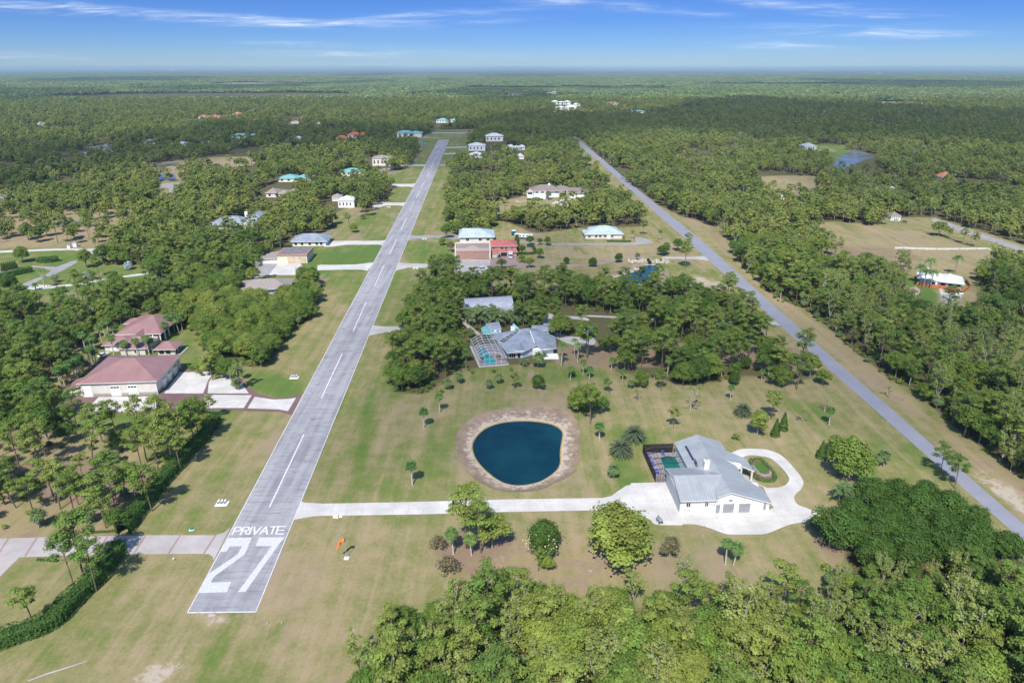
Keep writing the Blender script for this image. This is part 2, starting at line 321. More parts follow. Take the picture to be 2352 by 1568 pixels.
# soil paint: polygon, dry, dirt, sand, soft edge in metres
PAINT = [(NEAR,.62,0.05,0,6), (CORR,.38,0,0,6), (ROADV,.62,.12,0,4), (F2,.62,.1,0,5), (F3,.75,.1,0,4), (LAWN1,.55,.15,0,4), (SAV2,.78,.42,.06,5),
         (HANG,.25,0,0,3), (PALMROW,.4,.3,0,3), (LMID,.30,.1,0,4), (SAVL,.82,.40,.05,8), (LC,.30,0,0,4), (LOT,.5,.1,0,5), (MARSH,.9,.45,0,8), (CDS,.55,.2,0,3),
         (FL1,.8,.2,0,8), (FL2,.8,.35,0,8), (SAVR,.8,.6,0,6), (SAVR2,.45,.0,0,6), (LAKEG,.15,0,0,6), (FAR1,.8,0,.1,25), (FAR2,.9,.3,.7,40), (FAR3,.9,.2,.8,40), (FAR4,.9,.2,.5,40), (FAR5,.9,.6,.2,40),
         (FAR6,.9,.3,.6,30),(FAR7,.9,.4,.3,20),(FAR8,.9,.2,.3,30), (RROAD,.6,.1,0,3),
         ([(2055,650),(2130,640),(2150,700),(2075,712)],.05,0,0,2),
         # lush parts and bare parts seen in the lawns
         ([(420,770),(440,765),(460,805),(520,845),(620,856),(690,880),(680,915),(620,912),(580,890),(560,865),(470,850),(425,850)],.12,0,0,3),
         ([(60,660),(130,660),(250,645),(350,625),(352,632),(252,655),(170,672),(110,680),(50,674)],.05,0,0,1.5),
         ([(752,620),(875,617),(872,562),(800,562),(755,580)],.02,0,0,2), ([(700,640),(750,640),(760,610),(700,600)],.02,0,0,2),
         ([(955,745),(905,745),(880,690),(920,620),(1000,620),(960,680)],.42,0,0,4), ([(930,600),(1030,590),(1020,560),(945,560)],.25,0,0,3),
         ([(1095,848),(1300,835),(1400,850),(1300,880),(1080,880)],.30,0,0,4), ([(1480,1160),(1420,1130),(1400,1060),(1440,1040),(1480,1100)],.25,0,0,4),
         ([(1000,975),(1060,970),(1050,1060),(1000,1110),(960,1050)],.28,0,0,6), ([(1480,1030),(1400,1010),(1410,985),(1500,1000)],.3,0,0,4),
         ([(330,1190),(420,1080),(560,960),(640,950),(600,1060),(540,1200),(430,1228),(310,1225)],.45,0,0,6),
         ([(1020,1225),(1180,1215),(1180,1290),(1060,1330),(1000,1290)],.8,.8,.05,4), ([(1180,1250),(1500,1240),(1560,1330),(1300,1370),(1150,1360),(1090,1310)],.85,.45,.2,5),
         ([(1850,1240),(1920,1230),(1930,1300),(1880,1310)],.8,.8,0,3), ([(1500,1260),(1850,1250),(1870,1320),(1560,1330)],.6,.1,0,5),
         ([(280,1568),(340,1520),(420,1490),(440,1520),(360,1570)],.9,.0,.55,2.5), ([(450,1400),(520,1410),(530,1430),(460,1430)],.9,.3,.5,1.5),
         ([(600,1300),(700,1240),(800,1250),(800,1330),(780,1420),(650,1568),(560,1568)],.72,.05,0,6),
         ([(690,1568),(740,1440),(800,1400),(790,1568)],.9,.35,0,4),
         ([(1560,700),(1650,700),(1690,660),(1640,640),(1560,640)],.9,.2,.55,3), ([(1430,560),(1250,560),(1240,575),(1400,600),(1480,575)],.8,.25,.15,4),
         ([(1690,600),(1640,560),(1620,520),(1650,520),(1700,580),(1750,640),(1730,650)],.85,.45,.15,3), ([(1740,655),(1901,760),(2001,845),(2251,1035),(2400,1150),(2352,1150),(2200,1040),(1950,840),(1830,745)],.85,.40,.1,2),
         ([(2230,1090),(2352,1180),(2352,1140),(2260,1080)],.9,.3,.6,1.5), ([(1300,840),(1500,840),(1700,840),(1860,850),(1880,800),(1600,790),(1300,790)],.75,.6,.05,5),
         ([(0,1080),(200,1060),(340,1090),(260,1160),(100,1140),(0,1110)],.8,.9,.1,3), ([(1590,1075),(1620,1060),(1600,1000),(1560,1000)],.5,.0,0,3),
         ([(760,880),(800,760),(840,760),(830,900),(760,1130),(720,1130)],.45,0,0,5), ([(800,1140),(830,950),(850,880),(860,890),(850,1000),(830,1140)],.18,0,0,3)]
def build_ground():
    ys = [22.0]
    while ys[-1] < 1200: ys.append(ys[-1] + max(1.1, ys[-1] * .0068))
    while ys[-1] < 60000: ys.append(ys[-1] * 1.03)
    ys = np.array(ys); nx = 500
    s = np.linspace(-1, 1, nx); s = np.sign(s) * np.abs(s) ** 1.0
    X = s[None, :] * (ys[:, None] * 1.02 + 95); Y = np.repeat(ys[:, None], nx, 1)
    x, y = X.ravel(), Y.ravel()
    u, v = chart(x, y)
    dry = np.full(len(x), .6); dirt = np.full(len(x), .45); sand = np.zeros(len(x))
    forest = np.ones(len(x))
    for poly, a, b, c, soft in PAINT:
        wp = [at(*p) if p[1] > 157 else at(p[0], 157) for p in smooth(poly, 3) ]
        ins = inpoly(x, y, wp)
        minx, maxx = min(p[0] for p in wp) - soft, max(p[0] for p in wp) + soft
        miny, maxy = min(p[1] for p in wp) - soft, max(p[1] for p in wp) + soft
        m = (x > minx) & (x < maxx) & (y > miny) & (y < maxy)
        if not m.any(): continue
        d = polydist(x[m], y[m], wp); k = np.where(ins[m], .5 + d / (2 * soft), .5 - d / (2 * soft)); k = np.clip(k, 0, 1); k = k * k * (3 - 2 * k)
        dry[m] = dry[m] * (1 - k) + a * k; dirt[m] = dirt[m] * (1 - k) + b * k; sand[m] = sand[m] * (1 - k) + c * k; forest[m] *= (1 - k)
    z = np.zeros(len(x))
    for outer, depth in POND_DIG:
        ins = inpoly(x, y, outer)
        if ins.any(): z[ins] = -(np.minimum(polydist(x[ins], y[ins], outer) * .22, depth) + .12)
    ny = len(ys)
    idx = np.arange(ny * nx).reshape(ny, nx)
    faces = np.stack([idx[:-1, :-1], idx[:-1, 1:], idx[1:, 1:], idx[1:, :-1]], -1).reshape(-1, 4)
    verts = np.stack([x, y, z], 1)
    # the rest of the plain, round and behind the viewpoint
    S = 62000; b0 = len(verts)
    yl = ys[0]; xl = -(yl * 1.02 + 95)
    me = bpy.data.meshes.new('ground')
    extra = np.array([(-S, -S, 0), (S, -S, 0), (xl, yl, 0), (-xl, yl, 0), (-S, ys[-1], 0), (S, ys[-1], 0), (X[-1, 0], ys[-1], 0), (X[-1, -1], ys[-1], 0)], float)
    verts = np.concatenate([verts, extra]); left = idx[:, 0]; right = idx[:, -1]
    f2 = [(b0, b0 + 1, right[0], left[0])]
    for i in range(ny - 1): pass
    loops_l = [b0, *[int(i) for i in left], b0 + 4]; loops_r = [b0 + 1, b0 + 5, *[int(i) for i in right[::-1]]]
    allf = faces.tolist() + [list(map(int, f2[0])), loops_l, loops_r]
    me.from_pydata(verts.tolist(), [], allf)
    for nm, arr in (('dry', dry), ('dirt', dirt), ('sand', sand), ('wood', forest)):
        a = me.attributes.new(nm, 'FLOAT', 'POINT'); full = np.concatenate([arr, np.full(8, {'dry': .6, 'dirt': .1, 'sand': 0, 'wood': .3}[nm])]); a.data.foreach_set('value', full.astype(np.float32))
    m, t, b = nt('ground_cover')
    A = {k: N(t, 'ShaderNodeAttribute', attribute_name=k).outputs['Fac'] for k in ('dry', 'dirt', 'sand', 'wood')}
    p = pos(t); ps = pos(t, 1, .07, 1, rz=-.049)          # stretched along the mowing direction
    nb = noise(t, .02, 4, .6, p); nm_ = noise(t, .16, 6, .7, p); nf = noise(t, 1.1, 6, .75, p); ng = noise(t, .30, 3, .6, ps); nff = noise(t, 4.5, 4, .8, p)
    def c0(x, k): return math_(t, 'MULTIPLY', math_(t, 'SUBTRACT', x, .5), k)
    d = math_(t, 'ADD', A['dry'], math_(t, 'ADD', math_(t, 'ADD', c0(nb, .9), c0(nm_, 1.1)), math_(t, 'ADD', c0(ng, .9), c0(nf, 1.0))))
    r = N(t, 'ShaderNodeValToRGB'); e = r.color_ramp.elements
    e[0].position = 0; e[0].color = (.105, .175, .040, 1); e[1].position = 1; e[1].color = (.37, .285, .175, 1)
    for q, c in ((.28, (.155, .195, .050)), (.5, (.225, .215, .085)), (.75, (.305, .255, .130))):
        k = e.new(q); k.color = (*c, 1)
    trk = ramp(t, noise(t, .45, 4, .6, pos(t, 1, .03, 1, rz=-.06)), .52, .72)
    ge = ramp(t, noise(t, .045, 5, .62, pos(t, 1, .34, 1, rz=-.1)), .54, .66); br = ramp(t, noise(t, .036, 5, .68, pos(t, 1, .45, 1, rz=-.3)), .53, .66)
    d = math_(t, 'SUBTRACT', math_(t, 'ADD', d, math_(t, 'MULTIPLY', trk, .14)), math_(t, 'MULTIPLY', ge, .30))
    L(t, d, r.inputs[0])
    li = ramp(t, math_(t, 'ADD', math_(t, 'ADD', A['dirt'], c0(nm_, 1.6)), c0(nf, .9)), .35, .75)
    gc = mixc(t, math_(t, 'MULTIPLY', br, .78), r.outputs[0], (.335, .25, .175))
    col = mixc(t, li, gc, mixc(t, nf, (.20, .135, .095), (.33, .235, .165)))
    sa = ramp(t, math_(t, 'ADD', math_(t, 'ADD', A['sand'], c0(nm_, 1.8)), c0(nf, 1.2)), .35, .7)
    col = mixc(t, sa, col, (.47, .40, .32))
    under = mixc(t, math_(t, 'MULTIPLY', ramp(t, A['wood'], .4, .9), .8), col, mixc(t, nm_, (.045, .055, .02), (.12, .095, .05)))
    g = N(t, 'ShaderNodeNewGeometry'); sp = N(t, 'ShaderNodeSeparateXYZ'); L(t, g.outputs['Position'], sp.inputs[0])
    # the far plain is woodland seen as one cover, with clearings and darker strands
    pf = pos(t, .35, 1, 1); fn = noise(t, .0011, 7, .62, pf); fn2 = noise(t, .00033, 5, .6, pos(t, .3, 1, 1)); fg = noise(t, .012, 5, .8, p)
    fc = mixc(t, ramp(t, fn, .38, .62), (.030, .058, .034), (.115, .145, .065))
    fc = mixc(t, math_(t, 'MULTIPLY', ramp(t, fn2, .56, .64), .55), fc, (.13, .14, .06))
    fc = mixc(t, math_(t, 'MULTIPLY', ramp(t, fg, .35, .7), .5), fc, (.018, .036, .018))
    fc = mixc(t, math_(t, 'MULTIPLY', ramp(t, noise(t, .0017, 4, .6, pos(t, .22, 1.3, 1)), .70, .74), .8), fc, (.36, .30, .22))
    far = math_(t, 'MULTIPLY', ramp(t, sp.outputs[1], 2400, 4200), A['wood'])
    col = mixc(t, far, under, fc)
    col = mixc(t, math_(t, 'MULTIPLY', ramp(t, nff, .35, .75), .42), col, mixc(t, .5, col, (.04, .045, .02)))
    L(t, col, b.inputs['Base Color']); b.inputs['Roughness'].default_value = .95; b.inputs['Specular IOR Level'].default_value = .1
    bp = N(t, 'ShaderNodeBump'); bp.inputs['Strength'].default_value = .5; bp.inputs['Distance'].default_value = .12
    L(t, math_(t, 'ADD', nf, nff), bp.inputs['Height']); L(t, bp.outputs[0], b.inputs['Normal'])
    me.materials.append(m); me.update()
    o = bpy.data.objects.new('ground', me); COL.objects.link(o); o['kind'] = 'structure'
# ------------------------------------------------------------ ponds
POND_DIG = []
def water_mat(name, c, rough=.06, bump=.12, sc=1.2):
    m, t, b = nt(name); L(t, mixc(t, ramp(t, noise(t, .06, 5, .6, pos(t)), .35, .65), tuple(x * .75 for x in c), (c[0] * 1.6, c[1] * 1.35, c[2] * 1.1)), b.inputs['Base Color']); b.inputs['Roughness'].default_value = rough
    b.inputs['IOR'].default_value = 1.33; b.inputs['Specular IOR Level'].default_value = .5
    bp = N(t, 'ShaderNodeBump'); bp.inputs['Strength'].default_value = bump; bp.inputs['Distance'].default_value = .1
    L(t, noise(t, sc, 5, .7, pos(t)), bp.inputs['Height']); L(t, bp.outputs[0], b.inputs['Normal']); return m
bankm, bt_, bb_ = nt('bank_earth')
_p = pos(bt_); _a = N(bt_, 'ShaderNodeAttribute', attribute_name='rim').outputs['Fac']
_n = noise(bt_, .9, 6, .75, _p); _n2 = noise(bt_, .18, 4, .6, _p)
_c = mixc(bt_, ramp(bt_, _n2, .3, .7), (.20, .14, .10), (.31, .225, .16))
_c = mixc(bt_, math_(bt_, 'MULTIPLY', ramp(bt_, math_(bt_, 'ADD', noise(bt_, .55, 7, .8, _p), math_(bt_, 'MULTIPLY', _a, .22)), .58, .72), .75), _c, (.56, .48, .39))
_c = mixc(bt_, ramp(bt_, math_(bt_, 'ADD', math_(bt_, 'MULTIPLY', _a, 1.0), math_(bt_, 'MULTIPLY', _n, .35)), .98, 1.1), _c, (.50, .40, .26))
_c = mixc(bt_, ramp(bt_, math_(bt_, 'ADD', _a, math_(bt_, 'MULTIPLY', _n, .2)), 1.0, 1.08), _c, (.28, .20, .07))
L(bt_, _c, bb_.inputs['Base Color']); bb_.inputs['Roughness'].default_value = .95
def pond(outer, inner, zw, wmat, lab='pond'):
    """outer: top of the bank, inner: water line, both world polygons with the same number of points"""
    n = len(inner); K = 7; vs = []; fs = []; rim = []
    for k in range(K + 1):
        t = k / K
        for i in range(n):
            x = outer[i][0] * (1 - t) + inner[i][0] * t; y = outer[i][1] * (1 - t) + inner[i][1] * t
            jit = (math.sin(i * 1.7 + k * 2.1) * .15) if 0 < k < K else 0
            vs.append((x + jit, y + jit, .012 + (zw - .012) * (t ** .8) + (jit * .2))); rim.append(t)
    # one step below water
    cxm = sum(p[0] for p in inner) / n; cym = sum(p[1] for p in inner) / n
    for i in range(n):
        vs.append((inner[i][0] * .9 + cxm * .1, inner[i][1] * .9 + cym * .1, zw - .5)); rim.append(1.25)
    for k in range(K + 1):
        for i in range(n):
            j = (i + 1) % n; fs.append((k * n + i, k * n + j, (k + 1) * n + j, (k + 1) * n + i))
    o = mesh_obj(lab + '_bank', vs, fs, bankm, smooth_=True); o['kind'] = 'structure'
    a = o.data.attributes.new('rim', 'FLOAT', 'POINT'); a.data.foreach_set('value', np.array(rim, np.float32))
    big = [(p[0] * 1.015 - cxm * .015, p[1] * 1.015 - cym * .015) for p in inner]
    sheet(lab + '_water', big, zw - .02, wmat)
    POND_DIG.append((outer, 3.0))
wm_main = water_mat('pond_water_blue', (.003, .032, .055), .12, .25, 2.0)
inner = smooth(W('B2', [(905,1235),(935,1175),(1000,1120),(1100,1085),(1220,1072),(1330,1075),(1430,1090),(1490,1115),(1522,1150),(1518,1205),(1509,1255),(1506,1310),(1506,1360),(1478,1412),(1400,1470),(1320,1500),(1210,1512),(1110,1490),(1020,1430),(950,1360),(915,1300)], -1.0), 5)
outer = smooth(W('B2', [(785,1200),(815,1130),(900,1050),(1040,1000),(1210,975),(1370,975),(1510,990),(1600,1040),(1640,1110),(1645,1190),(1640,1270),(1640,1330),(1610,1400),(1560,1450),(1460,1500),(1360,1540),(1210,1555),(1060,1535),(940,1480),(860,1400),(805,1300)]), 5)
pond(outer, inner, -1.0, wm_main, 'pond')
wm_ck = water_mat('creek_water', (.004, .05, .12), .08, .15)
ci = smooth(W('C6', [(1110,860),(1170,825),(1290,815),(1370,835),(1400,880),(1400,940),(1360,1010),(1240,1060),(1050,1110),(800,1130),(640,1110),(600,1050),(680,1020),(820,985),(960,940),(1060,905)], -.8), 3)
co = smooth(W('C6', [(1080,800),(1150,770),(1290,765),(1410,790),(1480,850),(1560,950),(1500,1060),(1280,1130),(1060,1180),(780,1180),(560,1150),(520,1040),(640,970),(780,900),(900,830),(1010,790)]), 3)
pond(co, ci, -.8, wm_ck, 'creek')
wm_lk = water_mat('lake_water', (.13, .17, .20), .15, .1, .4); wm_lk.node_tree.nodes['Principled BSDF'].inputs['Specular IOR Level'].default_value = .15  # pale grey-blue base colour paints in the reflected horizon sky
def flat_water(name, poly): sheet(name, [at(*p) for p in smooth(poly, 4)], .06, wm_lk)
flat_water('lake', [(1905,392),(1925,366),(1945,350),(1968,346),(1990,352),(2010,360),(1985,368),(1962,378),(1930,390)])
flat_water('pond', chs('A1', [(1068,806),(1130,800),(1195,808),(1215,838),(1150,848),(1100,846)]))
flat_water('pond', chs('A2', [(515,588),(565,584),(585,598),(570,608),(520,607)]))
flat_water('pond', chs('C9', [(520,450),(600,445),(680,450),(690,470),(640,485),(520,480)]))
flat_water('pond', chs('A1', [(1040,748),(1130,738),(1230,730),(1225,742),(1150,756),(1060,762)]))
flat_water('pond', chs('A1', [(320,1150),(420,1138),(560,1132),(640,1142),(560,1160),(400,1165)]))
# ------------------------------------------------------------ paved surfaces
asph, at_, ab_ = nt('runway_asphalt')
p0 = pos(at_, 1, 1, 1, rz=-.049); pst = pos(at_, 1, .035, 1, rz=-.046); pcr = pos(at_, .16, 1.1, 1, rz=-.049)
s1 = ramp(at_, noise(at_, .42, 4, .6, pst), .35, .65); s2 = ramp(at_, noise(at_, .10, 6, .7, p0), .35, .65); s3 = noise(at_, 1.6, 5, .8, p0); s4 = ramp(at_, noise(at_, .9, 4, .7, pcr), .45, .75)
cc = mixc(at_, s1, (.25, .243, .262), (.40, .39, .41)); cc = mixc(at_, math_(at_, 'MULTIPLY', s2, .55), cc, (.46, .445, .46))
cc = mixc(at_, math_(at_, 'MULTIPLY', s4, .6), cc, (.15, .148, .165)); cc = mixc(at_, math_(at_, 'MULTIPLY', ramp(at_, noise(at_, .22, 5, .7, p0), .58, .7), .6), cc, (.14, .135, .15))
cc = mixc(at_, math_(at_, 'MULTIPLY', s3, .3), cc, (.10, .10, .11))
L(at_, cc, ab_.inputs['Base Color']); ab_.inputs['Roughness'].default_value = .9; ab_.inputs['Specular IOR Level'].default_value = .2
RL = lambda v: 430 + (1408 - v) * .52947; RR = lambda v: 588 + (1406 - v) * .40775
sheet('runway', [at(430, 1408), at(588, 1406), at(1031.5, 321), at(1007, 321)], .030, asph)
paint = plain('worn_white_paint', (.58, .58, .60), .85, var=.12, scale=2.5)
fresh = plain('white_paint', (.70, .70, .71), .8, var=.16, scale=1.5)
def marking(name, polys, z=.040, mat=paint):
    vs, fs = [], []
    for poly in polys:
        pts = [Vector((p[0], p[1], 0)) for p in poly]; b = len(vs); vs += [(p[0], p[1], z) for p in poly]
        for t in geometry.tessellate_polygon([pts]):
            a, b_, c = (pts[i] for i in t)
            t = t if (b_ - a).cross(c - a).z > 0 else t[::-1]; fs.append(tuple(b + i for i in t))
    o = mesh_obj(name, vs, fs, mat); o['kind'] = 'structure'; return o
def stroke(a, b, w):
    d = Vector((b[0] - a[0], b[1] - a[1])); d.normalize(); n = Vector((-d.y, d.x)) * (w / 2)
    return [(a[0] - n.x, a[1] - n.y), (b[0] - n.x, b[1] - n.y), (b[0] + n.x, b[1] + n.y), (a[0] + n.x, a[1] + n.y)]
A_, B_, C_, D_ = at(430.5, 1406.5), at(587.5, 1404.5), at(1030.6, 322), at(1008, 322)
marking('runway_edge_marking', [stroke(A_, D_, .18), stroke(B_, C_, .18), stroke(A_, B_, .26), stroke(D_, C_, .5)], mat=fresh)
dash = [((619,1164),(698,997)),((738,914),(786,812)),((811,760.5),(841,694)),((860,657),(882,610)),((895,584),(911,549)),((921,529),(933,501)),((941,485),(952,463)),((956,455),(964,439)),
        ((968,430),(975,416)),((980,406),(986,395)),((990,385),(995,375)),((998.5,367),(1002,358)),((1005,352),(1008,345))]
marking('runway_centreline', [stroke(at(*a), at(*b), .36) for a, b in dash], mat=fresh)
M11 = lambda pts: W('C11', pts)
marking('runway_number', [M11([(668,380),(1032,370),(935,600),(905,638),(470,950),(425,1036),(725,1028),(662,1178),(248,1192),(385,912),(820,622),(888,500),(708,503),(657,580),(563,583)]),
                          M11([(1140,370),(1518,370),(1410,500),(935,1175),(825,1175),(1310,520),(1328,498),(1085,498)])], mat=paint)
# the word PRIVATE, painted stroke by stroke in each letter's own box (x 0..1, y 0..1)
LET = dict(P=[[(0,0),(0,1)],[(0,1),(.75,1)],[(.75,1),(.95,.82)],[(.95,.82),(.9,.62)],[(.9,.62),(.65,.5)],[(.65,.5),(0,.5)]], R=[[(0,0),(0,1)],[(0,1),(.75,1)],[(.75,1),(.95,.82)],[(.95,.82),(.9,.62)],[(.9,.62),(.65,.5)],[(.65,.5),(0,.5)],[(.45,.5),(.95,0)]],
           I=[[(0,0),(0,1)]], V=[[(0,1),(.45,0)],[(.45,0),(1,1)]], A=[[(0,0),(.5,1)],[(.5,1),(1,0)],[(.2,.36),(.8,.36)]], T=[[(.5,0),(.5,1)],[(0,1),(1,1)]], E=[[(0,0),(0,1)],[(0,1),(1,1)],[(0,.5),(.9,.5)],[(0,0),(1,0)]])
bl, br, tl, tr = at(*ch('C11', 742, 332)), at(*ch('C11', 1500, 320)), at(*ch('C11', 790, 222)), at(*ch('C11', 1545, 212))
ws = [('P',0,.135),('R',.158,.135),('I',.325,0),('V',.375,.135),('A',.53,.15),('T',.70,.13),('E',.85,.14)]
def cell(fx, fy): return (bl[0] + (br[0] - bl[0]) * fx + (tl[0] - bl[0]) * fy, bl[1] + (br[1] - bl[1]) * fx + (tl[1] - bl[1]) * fy)
strokes = []
for c, x0, wd in ws:
    for a, b in LET[c]:
        pa, pb = cell(x0 + a[0] * max(wd, .0), a[1]), cell(x0 + b[0] * max(wd, .0), b[1])
        d = Vector((pb[0] - pa[0], pb[1] - pa[1])).normalized() * .12
        strokes.append(stroke((pa[0] - d.x, pa[1] - d.y), (pb[0] + d.x, pb[1] + d.y), .40))
o = marking('runway_lettering', [s for i, s in enumerate(strokes)], .044, fresh)
for i, pl in enumerate(o.data.vertices): pl.co.z += .0006 * (i // 4)
# far end: number 09 read from the other side, threshold bar and chevrons
fx = lambda s, v: at(RL(v) + (RR(v) - RL(v)) * s, v)
ch_ = [stroke(fx(.3, 335.0), fx(.42, 336.8), .9), stroke(fx(.42, 336.8), fx(.3, 338.6), .9), stroke(fx(.3,338.6), fx(.18, 336.8), .9), stroke(fx(.18, 336.8), fx(.3, 335), .9),
       stroke(fx(.62, 335), fx(.74, 336.2), .9), stroke(fx(.74, 336.2), fx(.62, 337.2), .9), stroke(fx(.62, 337.2), fx(.55, 336), .9), stroke(fx(.74,336), fx(.62, 339), .9), stroke(fx(.03, 332.8), fx(.97, 332.8), 1.4)]
for k, v in enumerate((323.6, 325.2, 327, 328.8, 330.8)):
    ch_ += [stroke(fx(.08, v), fx(.5, v + 1.1), .8), stroke(fx(.5, v + 1.1), fx(.92, v), .8)]
marking('runway_number', ch_, mat=paint)
road_m = concrete('road_asphalt', (.275, .28, .33), 0, .06, .12)
white_c = concrete('white_concrete', (.63, .60, .57), 4.0, .12, .35)
pale_c = concrete('pale_concrete', (.50, .47, .45), 5.0, .12, .25)
grey_c = concrete('grey_concrete', (.36, .345, .35), 5.0, .12, .3)
paver_r = concrete('red_pavers', (.20, .125, .12), .9, .1, .2)
paver_p = concrete('pink_pavers', (.36, .255, .25), 1.2, .08, .2)
def P(name, t, pts, z, mat, sm=0, closed=True):
    p = chs(t, pts); p = smooth(p, sm) if sm else p
    return sheet(name, [at(*q) for q in p], z, mat)
# main road on the right
rl = [(1312.5,314.2),(1316,319),(1351,351),(1374,370),(1434,424),(1484,468.5),(1568,544),(1655,622),(1731,693.5),(1845,795),(1935,875),(2035,963.5),(2128,1046),(2240,1145),(2352,1244),(2600,1463)]
rr = [(2600,1415),(2352,1204),(2240,1107),(2148,1027),(2068,957),(1968,870),(1878,791),(1768,693),(1690,622),(1595,539),(1500,463.5),(1448,420),(1386,367),(1361,347),(1323,315.5),(1318,311.5)]
sheet('road', [at(*p) for p in smooth(rl, 3, False) + smooth(rr, 3, False)], .024, road_m)
P('road', 'V', [(2140,503),(2148,502),(2235,530),(2290,548),(2360,572),(2420,590),(2420,598),(2350,580),(2280,556),(2230,541),(2140,508)], .02, grey_c)
P('road', 'A1', [(1118,1035),(1150,985),(1165,930),(1160,905),(1110,898),(1098,884),(1130,872),(1255,868),(1262,878),(1222,905),(1215,930),(1180,985),(1150,1030)], .02, grey_c, 2)
P('road', 'C10', [(275,700),(330,740),(370,760),(420,745),(370,715),(520,640),(700,570),(820,510),(960,430),(950,405),(880,420),(760,465),(700,490),(400,470),(400,490),(560,505),(580,520),(640,530),(560,590),(420,640)], .02, grey_c)
P('driveway', 'C10', [(330,735),(450,705),(700,718),(1000,682),(1315,630),(1320,655),(1050,700),(720,742),(500,765),(370,765)], .025, white_c, 2)
P('driveway', 'C10', [(1520,600),(1700,575),(1860,555),(1900,565),(1700,600),(1530,620)], .025, white_c)
P('driveway', 'C10', [(-60,285),(0,288),(300,275),(700,262),(900,258),(1100,265),(1250,250),(1340,262),(1230,330),(1160,335),(1100,300),(900,280),(700,283),(300,300),(0,312),(-60,314)], .025, white_c)
P('driveway', 'C10', [(-200,480),(260,478),(255,505),(120,560),(0,600),(-200,640)], .02, paver_p)
P('road', 'A2', [(600,524),(640,522),(1060,523),(1062,527),(640,528)], .04, pale_c)
P('road', 'A2', [(1540,520),(1590,521),(1590,526),(1540,526)], .04, pale_c)
P('driveway', 'A2', [(560,551),(600,553),(690,557),(690,559),(600,557),(560,556)], .04, pale_c)
P('taxiway', 'A2', [(722,622),(865,617),(866,625),(722,631)], .02, pale_c); P('taxiway', 'A2', [(708,665),(790,661),(790,669),(705,673)], .02, pale_c)
P('taxiway', 'A2', [(320,735),(470,742),(583,741),(578,753),(470,752),(330,755),(300,748)], .02, pale_c); P('taxiway', 'A2', [(678,741),(736,741),(736,750),(674,751)], .02, grey_c)
P('taxiway', 'C9', [(685,608),(880,608),(928,600),(898,642),(860,636),(680,632)], .02, white_c); P('taxiway', 'C9', [(480,805),(600,800),(780,802),(824,796),(798,838),(760,830),(620,830),(540,850),(480,866)], .02, white_c)
P('taxiway', 'C9', [(0,1230),(60,1197),(560,1195),(612,1186),(578,1242),(540,1234),(200,1236),(60,1256),(0,1256)], .02, white_c); P('taxiway', 'C9', [(-90,1446),(300,1440),(400,1428),(500,1416),(428,1506),(370,1494),(250,1492),(-90,1500)], .02, white_c)
P('taxiway', 'C9', [(870,1133),(930,1143),(1150,1140),(1360,1130),(1380,1180),(1130,1165),(960,1170),(900,1180),(842,1196)], .02, grey_c)
P('taxiway', 'C9', [(752,1415),(800,1424),(1000,1432),(1085,1424),(1120,1385),(1200,1367),(1240,1365),(1240,1395),(1190,1410),(1230,1420),(1300,1400),(1345,1386),(1695,1386),(1700,1532),(1400,1532),(1260,1500),(1100,1476),(960,1472),(850,1472),(720,1502)], .02, pale_c)
P('courtyard', 'C9', [(1697,1386),(1735,1384),(1738,1350),(1775,1320),(1850,1320),(1860,1340),(1955,1340),(1965,1400),(2000,1430),(2100,1440),(2100,1475),(1940,1478),(1697,1478)], .021, paver_p, 0)
P('driveway', 'C8', [(-10,1556),(300,1557),(1240,1553),(1390,1560),(1530,1530),(1650,1500),(1800,1460),(1900,1440),(2060,1420),(2352,1423),(2352,1448),(2080,1448),(1900,1470),(1700,1520),(1560,1555),(1420,1585),(1240,1582),(-10,1586)], .022, paver_p)
P('driveway', 'C6', [(1440,688),(1900,690),(2080,675),(2130,700),(2180,745),(2110,742),(1990,725),(1440,716)], .023, pale_c)
P('driveway', 'C8', [(180,1140),(330,1160),(700,1188),(1200,1186),(2190,1180),(2200,1110),(2190,1080),(2352,1095),(2450,1130),(2500,1170),(2440,1190),(2352,1196),(2200,1210),(700,1212),(300,1190),(190,1175)], .022, grey_c)
P('driveway', 'B2', [(1310,315),(1400,305),(1440,330),(1500,345),(1640,350),(1700,365),(1700,380),(1560,365),(1480,385),(1430,410),(1430,440),(1500,465),(1600,490),(1740,500),(1740,545),(1640,550),(1540,530),(1400,450),(1350,400),(1340,360)], .02, pale_c, 2)
P('taxiway', 'B2', [(218,412),(290,420),(420,418),(520,425),(520,450),(420,452),(300,462),(240,472),(188,482)], .02, pale_c)
P('driveway', 'B2', [(820,365),(850,365),(870,400),(960,470),(940,478),(880,440),(840,400)], .02, pale_c)
P('driveway', 'B3', [(575,345),(610,348),(700,400),(760,415),(640,412),(560,408),(490,400),(300,388),(0,385),(-700,350),(-700,338),(0,372),(300,375),(480,388),(550,392)], .02, pale_c)
# driveway of the left edge, with brick bands
P('taxiway', 'D1', [(-700,575),(0,572),(345,563),(1000,550),(1480,550),(1545,530),(1590,495),(1470,725),(1468,700),(1440,680),(1360,677),(840,682),(300,697),(133,702),(0,835),(-400,1200),(-700,1200)], .02, concrete('pinkish_concrete', (.47, .425, .415), 0, .1, .3))
for x0 in (20, 215, 480, 700, 960, 1200, 1445):
    s = 1 if x0 > 0 else 1; P('brick_band', 'D1', [(x0 + 35, 566 - x0 * .012), (x0 + 48, 566 - x0 * .012), (x0 - 36, 699 - x0 * .014), (x0 - 50, 699 - x0 * .014)], .026, paver_p)
